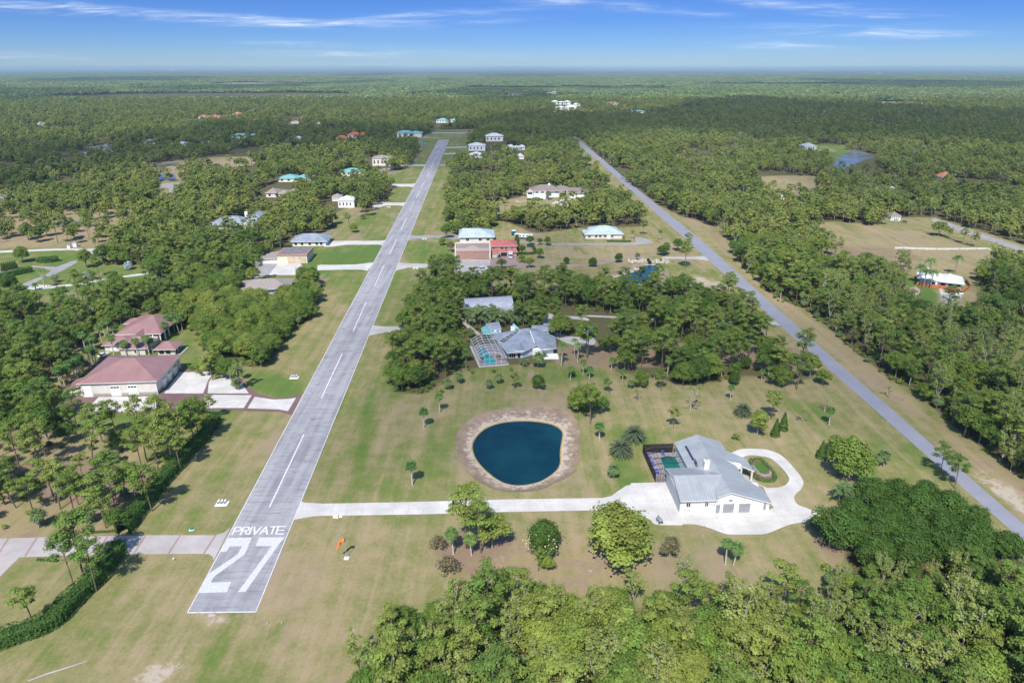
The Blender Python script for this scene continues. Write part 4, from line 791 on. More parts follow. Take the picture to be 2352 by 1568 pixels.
# ------------------------------------------------------------ trees that stand on their own
EX = [
 ('sabal0','B2',570,1116,1.1,'slim cabbage palm between runway and blue pond, middle of three in a row'),
 ('sabal1','B2',678,1011,1.0,'slim cabbage palm nearest the dark pine clump, north west of the blue pond'),
 ('sabal0','B2',490,1511,1.15,'slim cabbage palm closest to the runway, west of the blue pond'),
 ('sabal2','B2',1780,1201,1.1,'slim cabbage palm just east of the blue pond'),
 ('date0','B2',2015,1205,1.25,'large date palm with arching fronds north west of the white house, farther of the pair'),
 ('date0','B2',1925,1305,1.25,'large date palm with arching fronds beside the pond, nearer of the pair'),
 ('sabalo0','B2',1880,1462,1.05,'short bright green fan palm alone on the lawn between pond and white house'),
 ('sabalo0','B2',740,852,1.0,'squat cabbage palm at the foot of the dark pine clump, left of two'),
 ('sabalo1','B2',810,818,1.0,'squat cabbage palm at the foot of the dark pine clump, right of two'),
 ('sabalo1','B2',1012,852,.85,'young cabbage palm on the lawn below the screened pool, left of two'),
 ('sabalo1','B2',1090,812,.9,'young cabbage palm on the lawn below the screened pool, right of two'),
 ('pine1','B2',1195,855,.55,'low forked pine on the lawn below the screened pool house'),
 ('dense0','B2',1358,850,.62,'leafy round tree with pale trunk below the screened pool house'),
 ('royal0','B2',1515,695,1.0,'tall slim royal palm right of the grey roofed house, nearest of four'),
 ('royal1','B2',1525,645,.95,'slim royal palm close behind the nearest royal palm by the grey roofed house'),
 ('royal0','B2',1607,630,.85,'slim royal palm beside the curved driveway, left of a close pair'),
 ('royal1','B2',1628,665,1.0,'slim royal palm beside the curved driveway, right of a close pair'),
 ('sabalo0','B2',1350,700,1.5,'big spreading fan palm in front of the grey roofed house'),
 ('areca','B2',1260,690,.8,'low clump of palms in front of the grey roofed house'),
 ('date1','B2',862,660,1.0,'grey green date palm left of the screened pool cage'),
 ('royal1','B2',862,716,.45,'small young palm on the lawn left of the screened pool cage'),
 ('royal1','B2',770,520,.9,'feathery palm among the pines left of the screened pool cage'),
 ('sabal2','B2',1577,786,.95,'cabbage palm on the open ground right of the pool house, nearest the dark bush'),
 ('sabal1','B2',1665,755,.9,'cabbage palm right of the pool house, beside the pines'),
 ('sabal2','B2',1708,778,.9,'cabbage palm right of the pool house, second from the pines'),
 ('sabal2','B2',1860,716,.9,'cabbage palm under the dark oaks right of the pool house'),
 ('sabal2','B2',1938,792,.85,'cabbage palm in the grove north of the pond, beside a leafy tree'),
 ('sabal2','B2',2000,704,.9,'cabbage palm at the edge of the grove beside pink flowers'),
 ('sabal2','B2',2080,668,.95,'cabbage palm in the grove below the dark oaks'),
 ('bush0','B2',1168,722,.75,'small round clipped bush below the screened pool'),
 ('bush1','B2',1050,736,.75,'small dark bush beside the young palms below the screened pool'),
 ('bush1','B2',1592,760,1.3,'dark round bush behind a cabbage palm right of the pool house'),
 ('bush0','B2',1400,630,1.0,'low bush against the wall of the grey roofed house'),
 ('bush0','B2',685,875,1.0,'low bush just above the cabbage palms west of the pond'),
 ('dense0','B2',2062,835,.75,'leafy tree with dark crown in the grove north of the pond'),
 ('pine1','B2',2205,862,.65,'thin young pine north of the pond, east side'),
 ('pine3','B2',1850,880,.5,'straggly low pine beside the big tree north of the pond'),
 ('bare1','B2',2038,932,.8,'thin nearly bare tree on the lawn north east of the pond'),
 ('sabalo1','B2',1990,850,.75,'low olive fan palm under the grove north of the pond'),
 ('pine2','B2',1716,1095,.95,'big pine rising over a thicket at the north east corner of the pond'),
 ('dense0','B2',1625,1000,.95,'dark leafy thicket tree at the north east of the pond, left one'),
 ('dense1','B2',1720,985,.85,'dark leafy thicket tree at the north east of the pond, behind the big pine'),
 ('broad3','B2',1790,1010,.8,'grey green tree on the right of the thicket by the pond'),
 ('pine1','B2',2287,1118,.6,'spreading low tree alone on the lawn north of the pool cage'),
 ('dense1','B2',2352,820,.9,'leafy round tree at the edge of the grove north of the white house'),
 ('bare0','B3',50,1006,1.25,'tall thin bare trunked tree on the lawn north of the white house'),
 ('sabal1','B3',326,930,.85,'cabbage palm on the lawn behind the white house'),
 ('sabal2','B3',268,764,.95,'cabbage palm in front of the grove behind the white house'),
 ('sabal2','B3',542,790,.8,'small cabbage palm between leafy trees beside the road grove'),
 ('sabal2','B3',535,655,.8,'cabbage palm close to the pines by the road'),
 ('sabal2','B3',487,585,.8,'cabbage palm in brown needle ground close to the road'),
 ('sabal0','B3',1008,1098,1.0,'cabbage palm between the road and the oval drive'),
 ('sabalo1','B3',1385,1385,1.1,'grey green fan palm nearest the road verge, east of the oval drive'),
 ('sabalo0','B3',1340,1378,1.0,'grey green fan palm beside the broad tree east of the oval drive'),
 ('date0','B3',412,1030,1.05,'date palm standing behind the white house, left of the junipers'),
 ('pine0','B3',787,856,1.0,'tall pine with a long bare trunk west of the road'),
 ('broad3','B3',960,824,.85,'leafy small tree at the road edge, east of the grove'),
 ('dense0','B3',668,828,.95,'broad leafy tree with a low crown in the road grove'),
 ('dense1','B3',180,786,1.05,'broad leafy tree at the south edge of the grove behind the white house'),
 ('dark1','B3',352,818,.55,'dark green dense small tree behind the white house grove'),
 ('dark1','B3',430,712,.6,'dark green dense small tree farther back in the road grove'),
 ('cone0','B3',636,1174,1.05,'dark conical juniper north of the oval drive, taller of the pair'),
 ('cone1','B3',690,1130,1.25,'dark conical juniper north of the oval drive, right of the pair'),
 ('broad2','B3',512,1165,.85,'soft green tree left of the conical junipers'),
 ('pine4','B3',612,1060,.75,'pine with rounded crown behind the conical junipers'),
 ('bush1','B3',365,1197,1.15,'low dark bush touching the back roof edge of the white house'),
 ('bare1','B3',832,1085,.9,'sparse thin tree on the lawn between junipers and road'),
 ('bare0','B3',975,1005,.8,'sparse small tree beyond the cabbage palm near the road'),
 ('bare1','B3',1420,910,.75,'bare grey little tree on the far verge of the road'),
 ('brown0','B3',870,645,.7,'round grey brown bush right at the road edge'),
 ('cone0','B3',950,1325,1.0,'dark conical juniper east of the oval drive, left of the pair'),
 ('cone1','B3',1008,1300,1.0,'small dark juniper east of the oval drive, right of the pair'),
 ('broad3','B3',1040,1290,.8,'thin tree behind the junipers east of the oval drive'),
 ('bush0','B3',1170,1207,1.2,'small dark green bush tree midway between oval drive and road'),
 ('dense1','B3',1140,1475,1.3,'big broad crowned tree east of the oval drive'),
 ('pine0','B3',1770,1450,.72,'pine with open crown at the road edge, left of two'),
 ('pine4','B3',1872,1535,.72,'pale open crowned pine standing against the road, right of two'),
 ('fish','D3',1100,325,1.15,'clump of feathery palms at the edge of the mango trees'),
 ('sabal1','D3',293,752,1.0,'fan palm on the lawn south of the forecourt, left of a touching pair'),
 ('sabal2','D3',350,756,1.15,'fan palm on the lawn south of the forecourt, right of a touching pair'),
 ('broad2','D3',1005,640,1.1,'bright round tree with dark trunk at the corner of the forecourt'),
 ('areca','D3',905,500,.8,'dark shrubby palm clump beside the corner of the forecourt'),
 ('bare1','D3',960,640,.55,'thin twiggy tree under the bright round tree by the forecourt'),
 ('pine4','D2',858,642,1.2,'tall pine with open crown over the driveway, left trunk of the group'),
 ('pine1','D2',962,672,1.15,'tall pine over the driveway, right trunk of the group'),
 ('broad0','D2',1040,640,1.05,'grey green tree at the right side of the driveway pine group'),
 ('sabal0','D2',773,682,1.15,'cabbage palm at the left of the driveway pine group'),
 ('sabal2','D2',898,688,1.1,'cabbage palm in the middle of the driveway pine group'),
 ('brown0','D2',735,800,.95,'round brown green shrub below the driveway pine group'),
 ('brown0','D2',668,640,.8,'brown green shrub left of the driveway pine group'),
 ('dark2','D2',1392,668,.92,'dense dark round tree flecked with cream flowers south of the driveway'),
 ('pine2','D2',1356,800,.42,'small pine in front of the flowering round tree'),
 ('broad1','D2',1412,790,.50,'small soft tree beside the small pine south of the driveway'),
 ('dense0','D2',1902,722,2.0,'huge spreading yellow green tree beside the forecourt'),
 ('browntree','D2',2262,700,.85,'small brownish tree right of the huge spreading tree'),
 ('bare0','D2',2330,850,.8,'thin tree at the edge of the wood right of the small brownish tree'),
 ('sabalo1','D1',268,500,1.15,'cabbage palm on the left lawn, left of two, near the brick banded taxiway'),
 ('sabalo0','D1',617,472,1.15,'cabbage palm on the left lawn, right of two, beside a tall pine'),
 ('pine2','D1',822,450,1.02,'tall leaning pine at the hedge corner north of the brick banded taxiway'),
 ('pine0','D1',522,446,1.0,'tall pine north of the brick banded taxiway between two cabbage palms'),
 ('pine3','D1',862,332,.95,'tall pine behind the hedge corner, left of two'),
 ('pine1','D1',948,328,1.0,'tall pine behind the hedge corner, right of two'),
 ('pine4','D1',1048,385,1.0,'pine whose trunk rises out of the long hedge'),
 ('pine0','D1',1250,108,1.0,'tall pine at the hedge, half way up its length'),
 ('pine3','D1',112,362,.9,'pine at the left edge of the lawn north of the taxiway'),
 ('pine1','D1',665,936,1.0,'leaning pine growing out of the lower curved hedge'),
 ('pine4','D1',575,830,1.18,'large flat crowned pine beside the brick banded taxiway'),
 ('pine2','D1',512,905,.85,'slim pine left of the lower curved hedge'),
 ('pine3','D1',226,1146,.85,'dark trunked open pine inside the curve of the lower hedge'),
 # beyond the creek
 ('topiary','A2',738,1409,1.15,'dark clipped egg shaped bush beside the curved path to the tan hangar'),
 ('topiary','A2',725,1506,1.1,'dark clipped egg shaped bush at the near edge of the hangar apron'),
 ('broad1','C4',1200,1250,.75,'small tree on the near edge of the pink paved court'),
 ('broad3','C4',1815,1230,.85,'small tree on the grass right of the pink paved court'),
 ('broad3','C4',1650,1110,.6,'low leafy tree between court and round tree'),
 ('broad1','C4',2045,1020,.78,'bright small tree beyond the hedged court'),
 ('broad3','C4',1640,930,.8,'tree half hiding the hedged court'),
 ('broad1','C4',1825,730,.8,'small round tree in front of the long trailer'),
 ('broad3','C4',2045,720,.62,'small tree on the narrow drive, middle of three'),
 ('broad1','C4',2215,730,.72,'small round tree on the narrow drive, right of three'),
 ('dark1','C8',1000,1540,.5,'small dark tree on the dry field, leftmost of the roadside row'),
 ('dark0','C6',368,838,.62,'small dark green tree on the bend of the long drive'),
 ('dark1','C6',770,772,.68,'dark green tree at the left of the creek headwall'),
 ('sabalo1','C6',1050,745,1.0,'fan palm growing by the stones of the creek headwall'),
 ('bush0','C6',1420,760,1.0,'low bush on the right of the creek headwall'),
 ('bright0','C6',1500,660,1.05,'bright green bushy tree with a shaded base beside the drive'),
 ('dark0','C6',1440,665,.7,'rounded bushy tree left of the bright green one by the drive'),
 ('pine4','C6',1795,862,1.1,'lone spreading yellow green tree near the road junction'),
 ('broad1','C6',1680,600,1.0,'yellow green tree between the drive and the road'),
 ('pine1','C6',1850,600,.9,'open pine against the road north of the junction'),
 ('sabal1','C6',985,415,.85,'palm at the right corner of the long white house'),
 ('sabalo0','C6',850,425,.7,'small palm against the wall of the long white house'),
 ('sabal1','C6',1410,440,1.0,'cabbage palm in the grove right of the long white house'),
 ('pine1','C6',1152,355,.8,'orange tinted tree with pale trunk right of the long white house'),
 ('broad2','C9',1245,1170,1.0,'round tree left of the two storey white building'),
 ('dense0','C9',1200,1240,.6,'dark low bushes left of the tan hangar'),
 ('browntree','C9',1290,1310,.85,'brownish tree against the left wall of the tan hangar'),
 ('pine0','C4',370,600,.85,'blue green pine in front of the two storey white building'),
 ('dark2','C9',430,498,1.0,'dense dark round tree at the far pond left of the runway'),
 ('pine3','C9',250,1060,.95,'pine on the lawn beside the left taxiway, trunk leaning'),
 ('dense1','C9',290,1108,.7,'leafy tree on the left lawn between two taxiways'),
 ('brown0','C9',380,970,.9,'grey leaved shrub at the edge of the clump left of the runway'),
 ('browntree','C9',1610,770,1.1,'rust brown dying pine above the marshy garden, left of two'),
 ('browntree','C9',1690,780,1.15,'rust brown dying pine above the marshy garden, right of two'),
 ('bright0','C8',385,300,.8,'bright green round tree behind the white garden wall'),
 ('dark2','C8',810,260,.8,'deep green round tree behind the brown roofed house'),
 ('sabalo1','C8',680,440,1.7,'big glossy round tree against the white terrace'),
 ('royal1','C8',260,380,.8,'yellow palm beside the small white pavilion'),
 ('bush0','C8',340,500,1.0,'low bush on the lawn below the white terrace'),
 # left side
 ('silver','C10',1605,520,1.2,'silver blue fan palm, middle of three along the left drive'),
 ('silver','C10',1870,450,1.35,'silver blue fan palm, farthest right of three along the left drive'),
 ('silver','C10',1095,640,1.2,'silver blue fan palm beside the pale drive, nearest of three'),
 ('bright0','C10',1435,760,1.25,'bright green feathery tree beside the left drive'),
 ('royal0','C10',560,755,1.1,'tall coconut like palm where the left drive meets the road'),
 ('royal1','C10',595,745,.8,'darker palm close behind the tall palm on the left drive'),
 ('date1','C10',447,775,.75,'small date palm at the left end of the pale drive'),
 ('date1','C10',930,610,.85,'date palm on the lawn between road and pale drive'),
 ('royal1','C10',930,730,.5,'thin young palm on the pale drive'),
 ('fish','C10',700,680,.9,'clump of leaning palms between road and pale drive'),
 ('dark2','C10',140,790,1.0,'dark spreading tree at the left edge of the photo'),
 ('broad2','C10',1080,500,1.1,'umbrella shaped tree with forked trunk above the silver palms'),
 ('pine1','C10',1235,610,.9,'palm like pine right of the umbrella shaped tree'),
 ('dense1','C10',290,430,1.0,'leafy tree above the long clipped hedge at the left edge'),
 ('coco0','C7',470,720,1.2,'coconut palm with brown skirt beside the orange fenced house, leftmost of four'),
 ('coco0','C7',570,790,1.15,'dark coconut palm in front of the orange fenced house'),
 ('coco0','C7',690,805,1.15,'coconut palm leaning over the roof of the orange fenced house'),
 ('coco0','C7',655,600,1.2,'coconut palm behind the left end of the orange fenced house'),
 ('coco0','C7',1120,560,1.25,'tall white trunked palm behind the orange fenced house'),
 ('royal1','C7',1545,600,1.1,'slender palm right of the house behind its lawn'),
 ('date1','C7',290,430,.8,'small palm in the paddock corner left of the coconut palms'),
 ('dark2','C3',1000,560,.0,''),
 ('areca','C3',300,610,2.2,'great mound of feathery palms before the arched hangar, left end'),
 ('areca','C3',450,620,2.4,'great mound of feathery palms before the arched hangar, left of its middle'),
 ('areca','C3',610,640,2.4,'great mound of feathery palms before the arched hangar, right of its middle'),
 ('areca','C3',770,640,2.1,'great mound of feathery palms before the arched hangar, right end'),
 ('areca','C3',1020,610,1.9,'mound of feathery palms before the right end of the arched hangar'),
 ('areca','C3',1170,590,2.0,'mound of feathery palms between arched hangar and parking court'),
 ('areca','C3',1290,590,1.7,'mound of feathery palms beside the parking court'),
 ('pine2','C3',1690,690,.9,'pine on the island of the curved driveway, left trunk'),
 ('pine0','C3',1715,680,.8,'pine on the island of the curved driveway, right trunk'),
 ('pine4','C3',2170,740,.85,'pine above the round shrubs of the driveway island'),
 ('bush0','C3',1900,730,1.5,'rounded sea green shrub on the driveway island, left one'),
 ('bush1','C3',2050,740,1.5,'rounded sea green shrub on the driveway island, middle one'),
 ('bush0','C3',2230,720,1.5,'rounded sea green shrub on the driveway island, right one'),
 ('bush1','C3',1350,270,1.6,'grey green shrub behind the parking court'),
 ('areca','C3',1600,790,.6,'small palm against the garage of the grey roofed house'),
 ('yel','C3',0,0,0,''),
]
for k, t, x, y, sc, lb in EX:
    if sc == 0: continue
    e_ = pv(k, t, x, y, sc, lb, sz=.78 if 'huge' in lb else None)
    if 'cream flowers' in lb: flower_tree = e_
_r = np.random.default_rng(4); _d = _r.normal(size=(200, 3)); _d /= np.linalg.norm(_d, axis=1, keepdims=True); _d[:, 2] = np.abs(_d[:, 2]); _rz = -flower_tree.rotation_euler[2]
_w = np.array([math.cos(_rz) * -.45 - math.sin(_rz) * -.8, math.sin(_rz) * -.45 + math.cos(_rz) * -.8, .35]); _d = _d[(_d @ _w) > .45]; _d += _r.normal(0, .03, _d.shape)
_V, _F = leaf_quads(_d * np.array([5.5, 5.5, 4.2]) + np.array([0, 0, 4.3]), .32, .3, _d, _r)
_me = np_mesh('blossom', _V, _F, np.full(len(_V), .5), [plain('cream_blossom', (.50, .49, .28), .8)]); _o = bpy.data.objects.new('blossom', _me); COL.objects.link(_o); _o.parent = flower_tree
# the block of mango trees right of the white house
mg = 'mango trees in the dark block beside the road'
ml_ = ['dark green mango tree at the west end of the block beside the road', 'mango tree in the dark block, second from its west end', 'mango tree at the top of the dark block, nearest the broad crowned tree', 'mango tree in the middle of the dark block',
      'mango tree in the lower middle of the dark block', 'mango tree at the upper right of the dark block', 'mango tree right of the middle of the dark block', 'mango tree at the east tip of the dark block against the road',
      'mango tree at the lower edge of the dark block beside the pale wood', 'mango tree low on the dark block facing the forecourt', 'mango tree between the middle and the east tip of the dark block', 'mango tree at the lower left corner of the dark block']
mp = [(1995,1168),(2060,1160),(2125,1170),(1955,1212),(2028,1205),(2100,1205),(2170,1205),(2235,1222),(1945,1262),(2015,1252),(2088,1250),(2160,1250),(2232,1262),(2300,1285),(2000,1305),(2075,1300),(2150,1298),(2220,1305)]
for i, (u, v) in enumerate(mp):
    pv(f'dark{i % 3}', 'V', u + random.uniform(-6, 6), v + random.uniform(-4, 4), random.uniform(.88, 1.08), 'dark green mango tree in the dense dark block right of the white house', mg)
# pines beside the left runway trees and the row of cabbage palms behind the red roofed hangar
rowp = [(600,745),(570,790),(630,750),(480,860),(430,890),(400,910),(370,940),(330,970),(290,1000),(240,1020),(200,1050)]
for i, (x, y) in enumerate(rowp):
    if i % 1 == 0: pv(f'sabal{i % 3}', 'C2', x, y, 1.2, 'cabbage palm in the row along the drive behind the red roofed hangar', 'cabbage palms in a row beside the red roofed hangar')
for i, (x, y) in enumerate([(740,400),(800,420),(850,400),(1540,350),(1600,340),(1650,345),(1700,330),(500,600),(560,590),(620,600),(210,700),(90,710),(1040,200),(960,190),(1000,215),(1500,440),(850,640),(1000,650),(1140,650),(1290,640),(1330,620),(700,470)]):
    pv(f'sabal{i % 3}', 'C2', x, y, 1.2, 'cabbage palm growing close round the red roofed house', 'cabbage palms round the red roofed house')
for i in range(16):
    x, y = at(*ch('A1', 1210 + i * 32 + random.uniform(-8, 8), 1085 + random.uniform(-14, 14))); plant('royal0', x, y, 1.15, 'tall white trunked palm in the dense row behind the grey roofed bungalow', 'royal palms in a dense row')
# ------------------------------------------------------------ hedges: solid leafy walls
hcore = plain('hedge_core', (.04, .085, .018), .9, var=.2)
def hedge(path, wd, ht, label, leaf=.26, dens=17, lm=None, nm='hedge', group=None):
    pts = smooth(path, 5, False); pts = [Vector((p[0], p[1], 0)) for p in pts]
    C, O = [], []; vs, fs = [], []
    for i, p in enumerate(pts):
        a = pts[max(i - 1, 0)]; b = pts[min(i + 1, len(pts) - 1)]; d = (b - a).normalized(); n = Vector((-d.y, d.x, 0)); w2 = wd * .36 * (.9 + .1 * math.sin(i * 1.3)); h2 = ht * .86
        q = len(vs)
        for (s, z) in ((-1, 0), (-1.05, .6), (-.7, 1), (.7, 1), (1.05, .6), (1, 0)): vs.append(p + n * w2 * s + Vector((0, 0, h2 * z)))
        if i: 
            for k in range(5): fs.append((q - 6 + k, q - 5 + k, q + 1 + k, q + k))
        if i + 1 < len(pts):
            ln = (pts[i + 1] - p).length; m = int(ln * (wd + 2 * ht) * dens)
            for _ in range(m):
                t = random.random(); s = random.uniform(-1, 1) * (wd / 2 + ht); base = p.lerp(pts[i + 1], t); bulge = 1 + .05 * math.sin(base.x * .9 + base.y * .7) + .03 * math.sin(base.y * 2.1)
                if abs(s) < wd / 2: o = (n * (s / wd), 1); c = base + n * s + Vector((0, 0, ht * bulge * random.uniform(.88, 1.02) - abs(s / wd) ** 3 * ht * .8)); on = Vector((n.x * s / wd, n.y * s / wd, 1))
                else: sg = 1 if s > 0 else -1; z = ht - (abs(s) - wd / 2); c = base + n * sg * wd / 2 * bulge * random.uniform(.85, 1.04) + Vector((0, 0, z * .95)); on = n * sg + Vector((0, 0, .25))
                C.append(tuple(c)); O.append(tuple(on))
    Vv, Ff = leaf_quads(np.array(C), leaf, .2, np.array(O)); T = np.repeat(np.clip(RNG.normal(.5, .2, len(C)), 0, 1), 4)
    b0 = len(Vv); nV = np.concatenate([Vv, np.array([tuple(v) for v in vs])]); nF = np.concatenate([Ff, np.array(fs) + b0]); mi = np.concatenate([np.zeros(len(Ff)), np.ones(len(fs))])
    me = np_mesh(nm, nV, nF, np.concatenate([T, np.full(len(vs), .3)]), [lm or lf_hedge, hcore], mi)
    o = bpy.data.objects.new(nm, me); COL.objects.link(o); tag(o, label, 'hedge', group); return o
hedge(W('D1', [(-260,1350),(-60,1330),(60,1285),(240,1225),(380,1160),(470,1060),(560,970),(640,900),(720,800),(790,710),(820,650)]), 4.0, 3.3, 'thick dark green hedge curving round the lower left lawn')
hedge(W('D1', [(850,545),(930,430),(1020,330),(1090,230),(1180,130),(1240,60),(1290,0),(1380,-90),(1450,-180),(1490,-230)]), 3.9, 3.4, 'long straight hedge running north from the brick banded taxiway')
hedge(W('D1', [(620,535),(700,530),(820,525)]), .7, .5, 'low clipped border hedge on the north side of the brick banded taxiway', .22, 14)
hedge(W('D1', [(255,722),(300,725),(400,730)]), .7, .5, 'low clipped border hedge on the south side of the brick banded taxiway', .22, 14)
hedge(W('C10', [(-200,690),(0,640),(140,600),(280,570),(400,545)]), 3.5, 3.0, 'big clipped hedge at the left edge beside the road', .5, 6)
hedge(W('C10', [(480,425),(600,430),(730,412)]), 4, 3.2, 'short clipped hedge block near the gate posts', .5, 6)
hedge(W('C4', [(1520,935),(1700,935),(1900,925),(1945,890),(1920,830),(1890,770),(1760,765)]), 1.6, 1.6, 'clipped hedge round the small pale court beside the pink house', .4, 6)
hedge(W('C4', [(1530,900),(1530,800),(1530,700),(1535,620)]), 2.4, 4.5, 'tall dark hedge against the right wall of the pink house', .45, 6)
hedge(W('C6', [(585,455),(700,455),(860,458),(960,455)]), 1.6, 1.1, 'low hedge in front of the long white house', .4, 7)
hedge(W('C8', [(320,440),(450,444),(600,446)]), 1.5, 1.6, 'dark hedge below the white terrace wall', .4, 7)
ov = [(cx_ * .5, 0) for cx_ in (0,)]
# oval island in the loop drive
isl = W('C1', [(1500,560),(1510,530),(1560,515),(1620,525),(1680,570),(1740,640),(1785,700),(1800,745),(1790,780),(1740,795),(1660,790),(1590,760),(1530,700),(1500,630),(1500,560)])
hedge(isl, 1.3, .55, 'low yellow green oval hedge in the island of the loop drive', .22, 16, lf_bright)
stone = plain('grey_rock', (.33, .30, .27), .9, var=.3, scale=1.5)
ring = smooth(W('C1', [(1505,530),(1560,508),(1620,520),(1690,570),(1735,630),(1750,690),(1720,730),(1650,725),(1580,680),(1530,620),(1500,570)]), 4)
mb = MB()
for i, p in enumerate(ring):
    for k in range(3):
        r = random.uniform(.22, .38); x = p[0] + random.uniform(-.3, .3); y = p[1] + random.uniform(-.3, .3)
        pts = [(x + math.cos(a) * r * random.uniform(.8, 1.1), y + math.sin(a) * r * random.uniform(.8, 1.1)) for a in [j * 1.05 for j in range(6)]]; mb.prism(pts, 0, random.uniform(.25, .5))
tag(mb.build('stone_border', stone), 'oval border of grey stones inside the island of the loop drive', 'stone border')
o = sheet('mulch_bed', [at(*p) for p in smooth(chs('C1', [(1480,640),(1490,700),(1560,770),(1660,800),(1740,805),(1810,780),(1820,740),(1790,700),(1700,600),(1600,520),(1500,520)]), 3)], .03, plain('mulch', (.17,.105,.075), .95))
sheet('island_lawn', [at(*p) for p in smooth(chs('C1', [(1550,600),(1570,560),(1640,560),(1690,610),(1710,660),(1690,690),(1620,680),(1570,640)]), 3)], .05, plain('island_grass', (.07,.16,.025), .95, var=.3, scale=1.5))
# ------------------------------------------------------------ the woods
FOOT = []        # kept free of trees: (x, y, r) circles filled in by the buildings
def build_woods():
    rng = np.random.default_rng(5)
    rows = []
    def jitter(y0, y1, sp):
        ys = np.arange(y0, y1, sp); out = []
        for yy in ys:
            hw = yy * .98 + 88; xs = np.arange(-hw, hw, sp); out.append(np.stack([xs + rng.uniform(-.42, .42, len(xs)) * sp, np.full(len(xs), yy) + rng.uniform(-.42, .42, len(xs)) * sp], 1))
        return np.concatenate(out)
    bands = [(30, 150, 3.9, .95), (150, 200, 4.4, .95), (200, 420, 5.4, .98), (420, 800, 6.4, 1.0), (800, 1500, 7.3, 1.02), (1500, 2500, 9.2, 1.12)]
    P_, S_ = [], []
    for a, b, sp, sc in bands:
        q = jitter(a, b, sp); P_.append(q); S_.append(np.full(len(q), sc))
    P_ = np.concatenate(P_); S_ = np.concatenate(S_); x, y = P_[:, 0], P_[:, 1]; u, v = chart(x, y)
    keep = np.abs(x) < y * .98 + 88
    prob = np.ones(len(x))
    cleared = np.zeros(len(x), bool)
    for poly in CLEAR: cleared |= inpoly(u, v, poly)
    prob[cleared] = 0
    for poly, d in SPARSE: m = inpoly(u, v, poly); prob[m] = np.minimum(prob[m], d)
    nz = np.sin(x * .021 + 1.3) * np.sin(y * .017 + .4) + np.sin(x * .05 + y * .031) * .5
    prob *= np.where(prob == 1, .93 - .12 * (nz > .9), 1)
    keep &= rng.random(len(x)) < prob
    for (fx_, fy_, fr, fl) in FOOT:
        keep &= ~((np.hypot(x - fx_, y - fy_) < fr) | ((np.abs(x - fx_) < fr * .9) & (y < fy_) & (y > fy_ - fl)))
    for (px_, py_) in PLANTED:
        if py_ < 420: keep &= np.hypot(x - px_, y - py_) > 2.6
    x, y, S_, u, v, nz = x[keep], y[keep], S_[keep], u[keep], v[keep], nz[keep]
    n = len(x)
    # what grows where
    w = np.tile(np.array([.42, .34, .14, .10]), (n, 1))        # pine, broadleaf, pale limbed, palm
    def mix(poly, vals): m = inpoly(u, v, poly); w[m] = vals
    mix([(700,2700),(700,1290),(1900,1290),(2352,1200),(3000,1200),(3000,2700)], [.22, .36, .40, .02])
    mix([(1400,300),(2900,1700),(2900,500),(1900,300)], [.18, .34, .44, .04])
    mix([(-300,930),(560,930),(560,1260),(-300,1260)], [.86, .12, .0, .02])
    mix([(-300,820),(110,820),(300,880),(560,900),(560,990),(-300,1000)], [.62, .34, .0, .04])
    mix([(430,660),(720,660),(720,870),(430,870)], [.0, .97, .03, .0])
    mix([(880,640),(1110,640),(1110,900),(880,900)], [.74, .24, .0, .02])
    mix([(1020,340),(1560,340),(1560,450),(1020,500)], [.35, .30, .33, .02])
    mix([(1100,620),(1860,620),(1860,880),(1100,880)], [.55, .34, .02, .09])
    mix([(-300,655),(430,655),(430,830),(-300,830)], [.45, .42, .0, .13])
    kind = np.array([rng.choice(4, p=ww / ww.sum()) for ww in w])
    dist = np.hypot(np.hypot(x, y), CAMH); show = dist / (S_ + .3)
    hh = S_ * rng.uniform(.66, 1.22, n) * np.where((v > 1290) & (u > 700), np.clip(.66 + (v - 1380) / 220, .66, 1.06), 1)
    tall = np.where(kind == 0, 1.0, 1.0)
    limit = {0: 275, 1: 245, 2: 280, 3: 110}
    infr = (u > -40) & (u < 2400) & (v < 1700)
    single = np.zeros(n, bool)
    for k in range(4):
        c = np.where((kind == k) & infr)[0]; c = c[np.argsort(dist[c])][:limit[k]]; single[c] = True
    def place(u_, v_):
        if v_ > 1290 and u_ > 700: return 'in the wood along the bottom edge'
        if u_ < 560 and v_ > 990: return 'on the needle strewn lawn at the left'
        if u_ < 560 and v_ > 880: return 'in the wood below the red roofed hangar'
        if u_ < 430 and v_ > 600: return 'in the wood beyond the red roofed house'
        if u_ < 740 and v_ > 640: return 'in the dense clump between red roofed hangar and runway'
        if 860 < u_ < 1100 and v_ > 640: return 'in the dark clump between runway and screened pool'
        if u_ > 1640 and v_ > 480 and u_ > 1640 + (v_ - 560) * 1.2: return 'in the wood on the far side of the road'
        if v_ > 620: return 'in the grove round the grey roofed pool house'
        return 'in the woods beyond the houses'
    vn = [('pine', 5), ('broad', 5), ('cyp', 4), ('sabal', 3)]
    lbs = ['tall long trunked pine ', 'round crowned leafy tree ', 'loose crowned tree with pale limbs ', 'cabbage palm ']
    sz = [('short young ', ''), ('', '')]
    for i in np.where(single)[0]:
        k = kind[i]; key = f'{vn[k][0]}{rng.integers(vn[k][1])}'
        if 430 < u[i] < 720 and 650 < v[i] < 870: key = f'dense{rng.integers(2)}'; hh[i] *= .92
        pl = place(u[i], v[i]); lb = lbs[k] + pl
        plant(key, float(x[i]), float(y[i]), float(hh[i]), lb, ['pines ', 'leafy trees ', 'pale limbed trees ', 'cabbage palms '][k] + pl, sz=float(rng.uniform(.85, 1.15)))
    rest = np.where(~single)[0]
    near = dist < 480
    protos, idx_of = [], {}
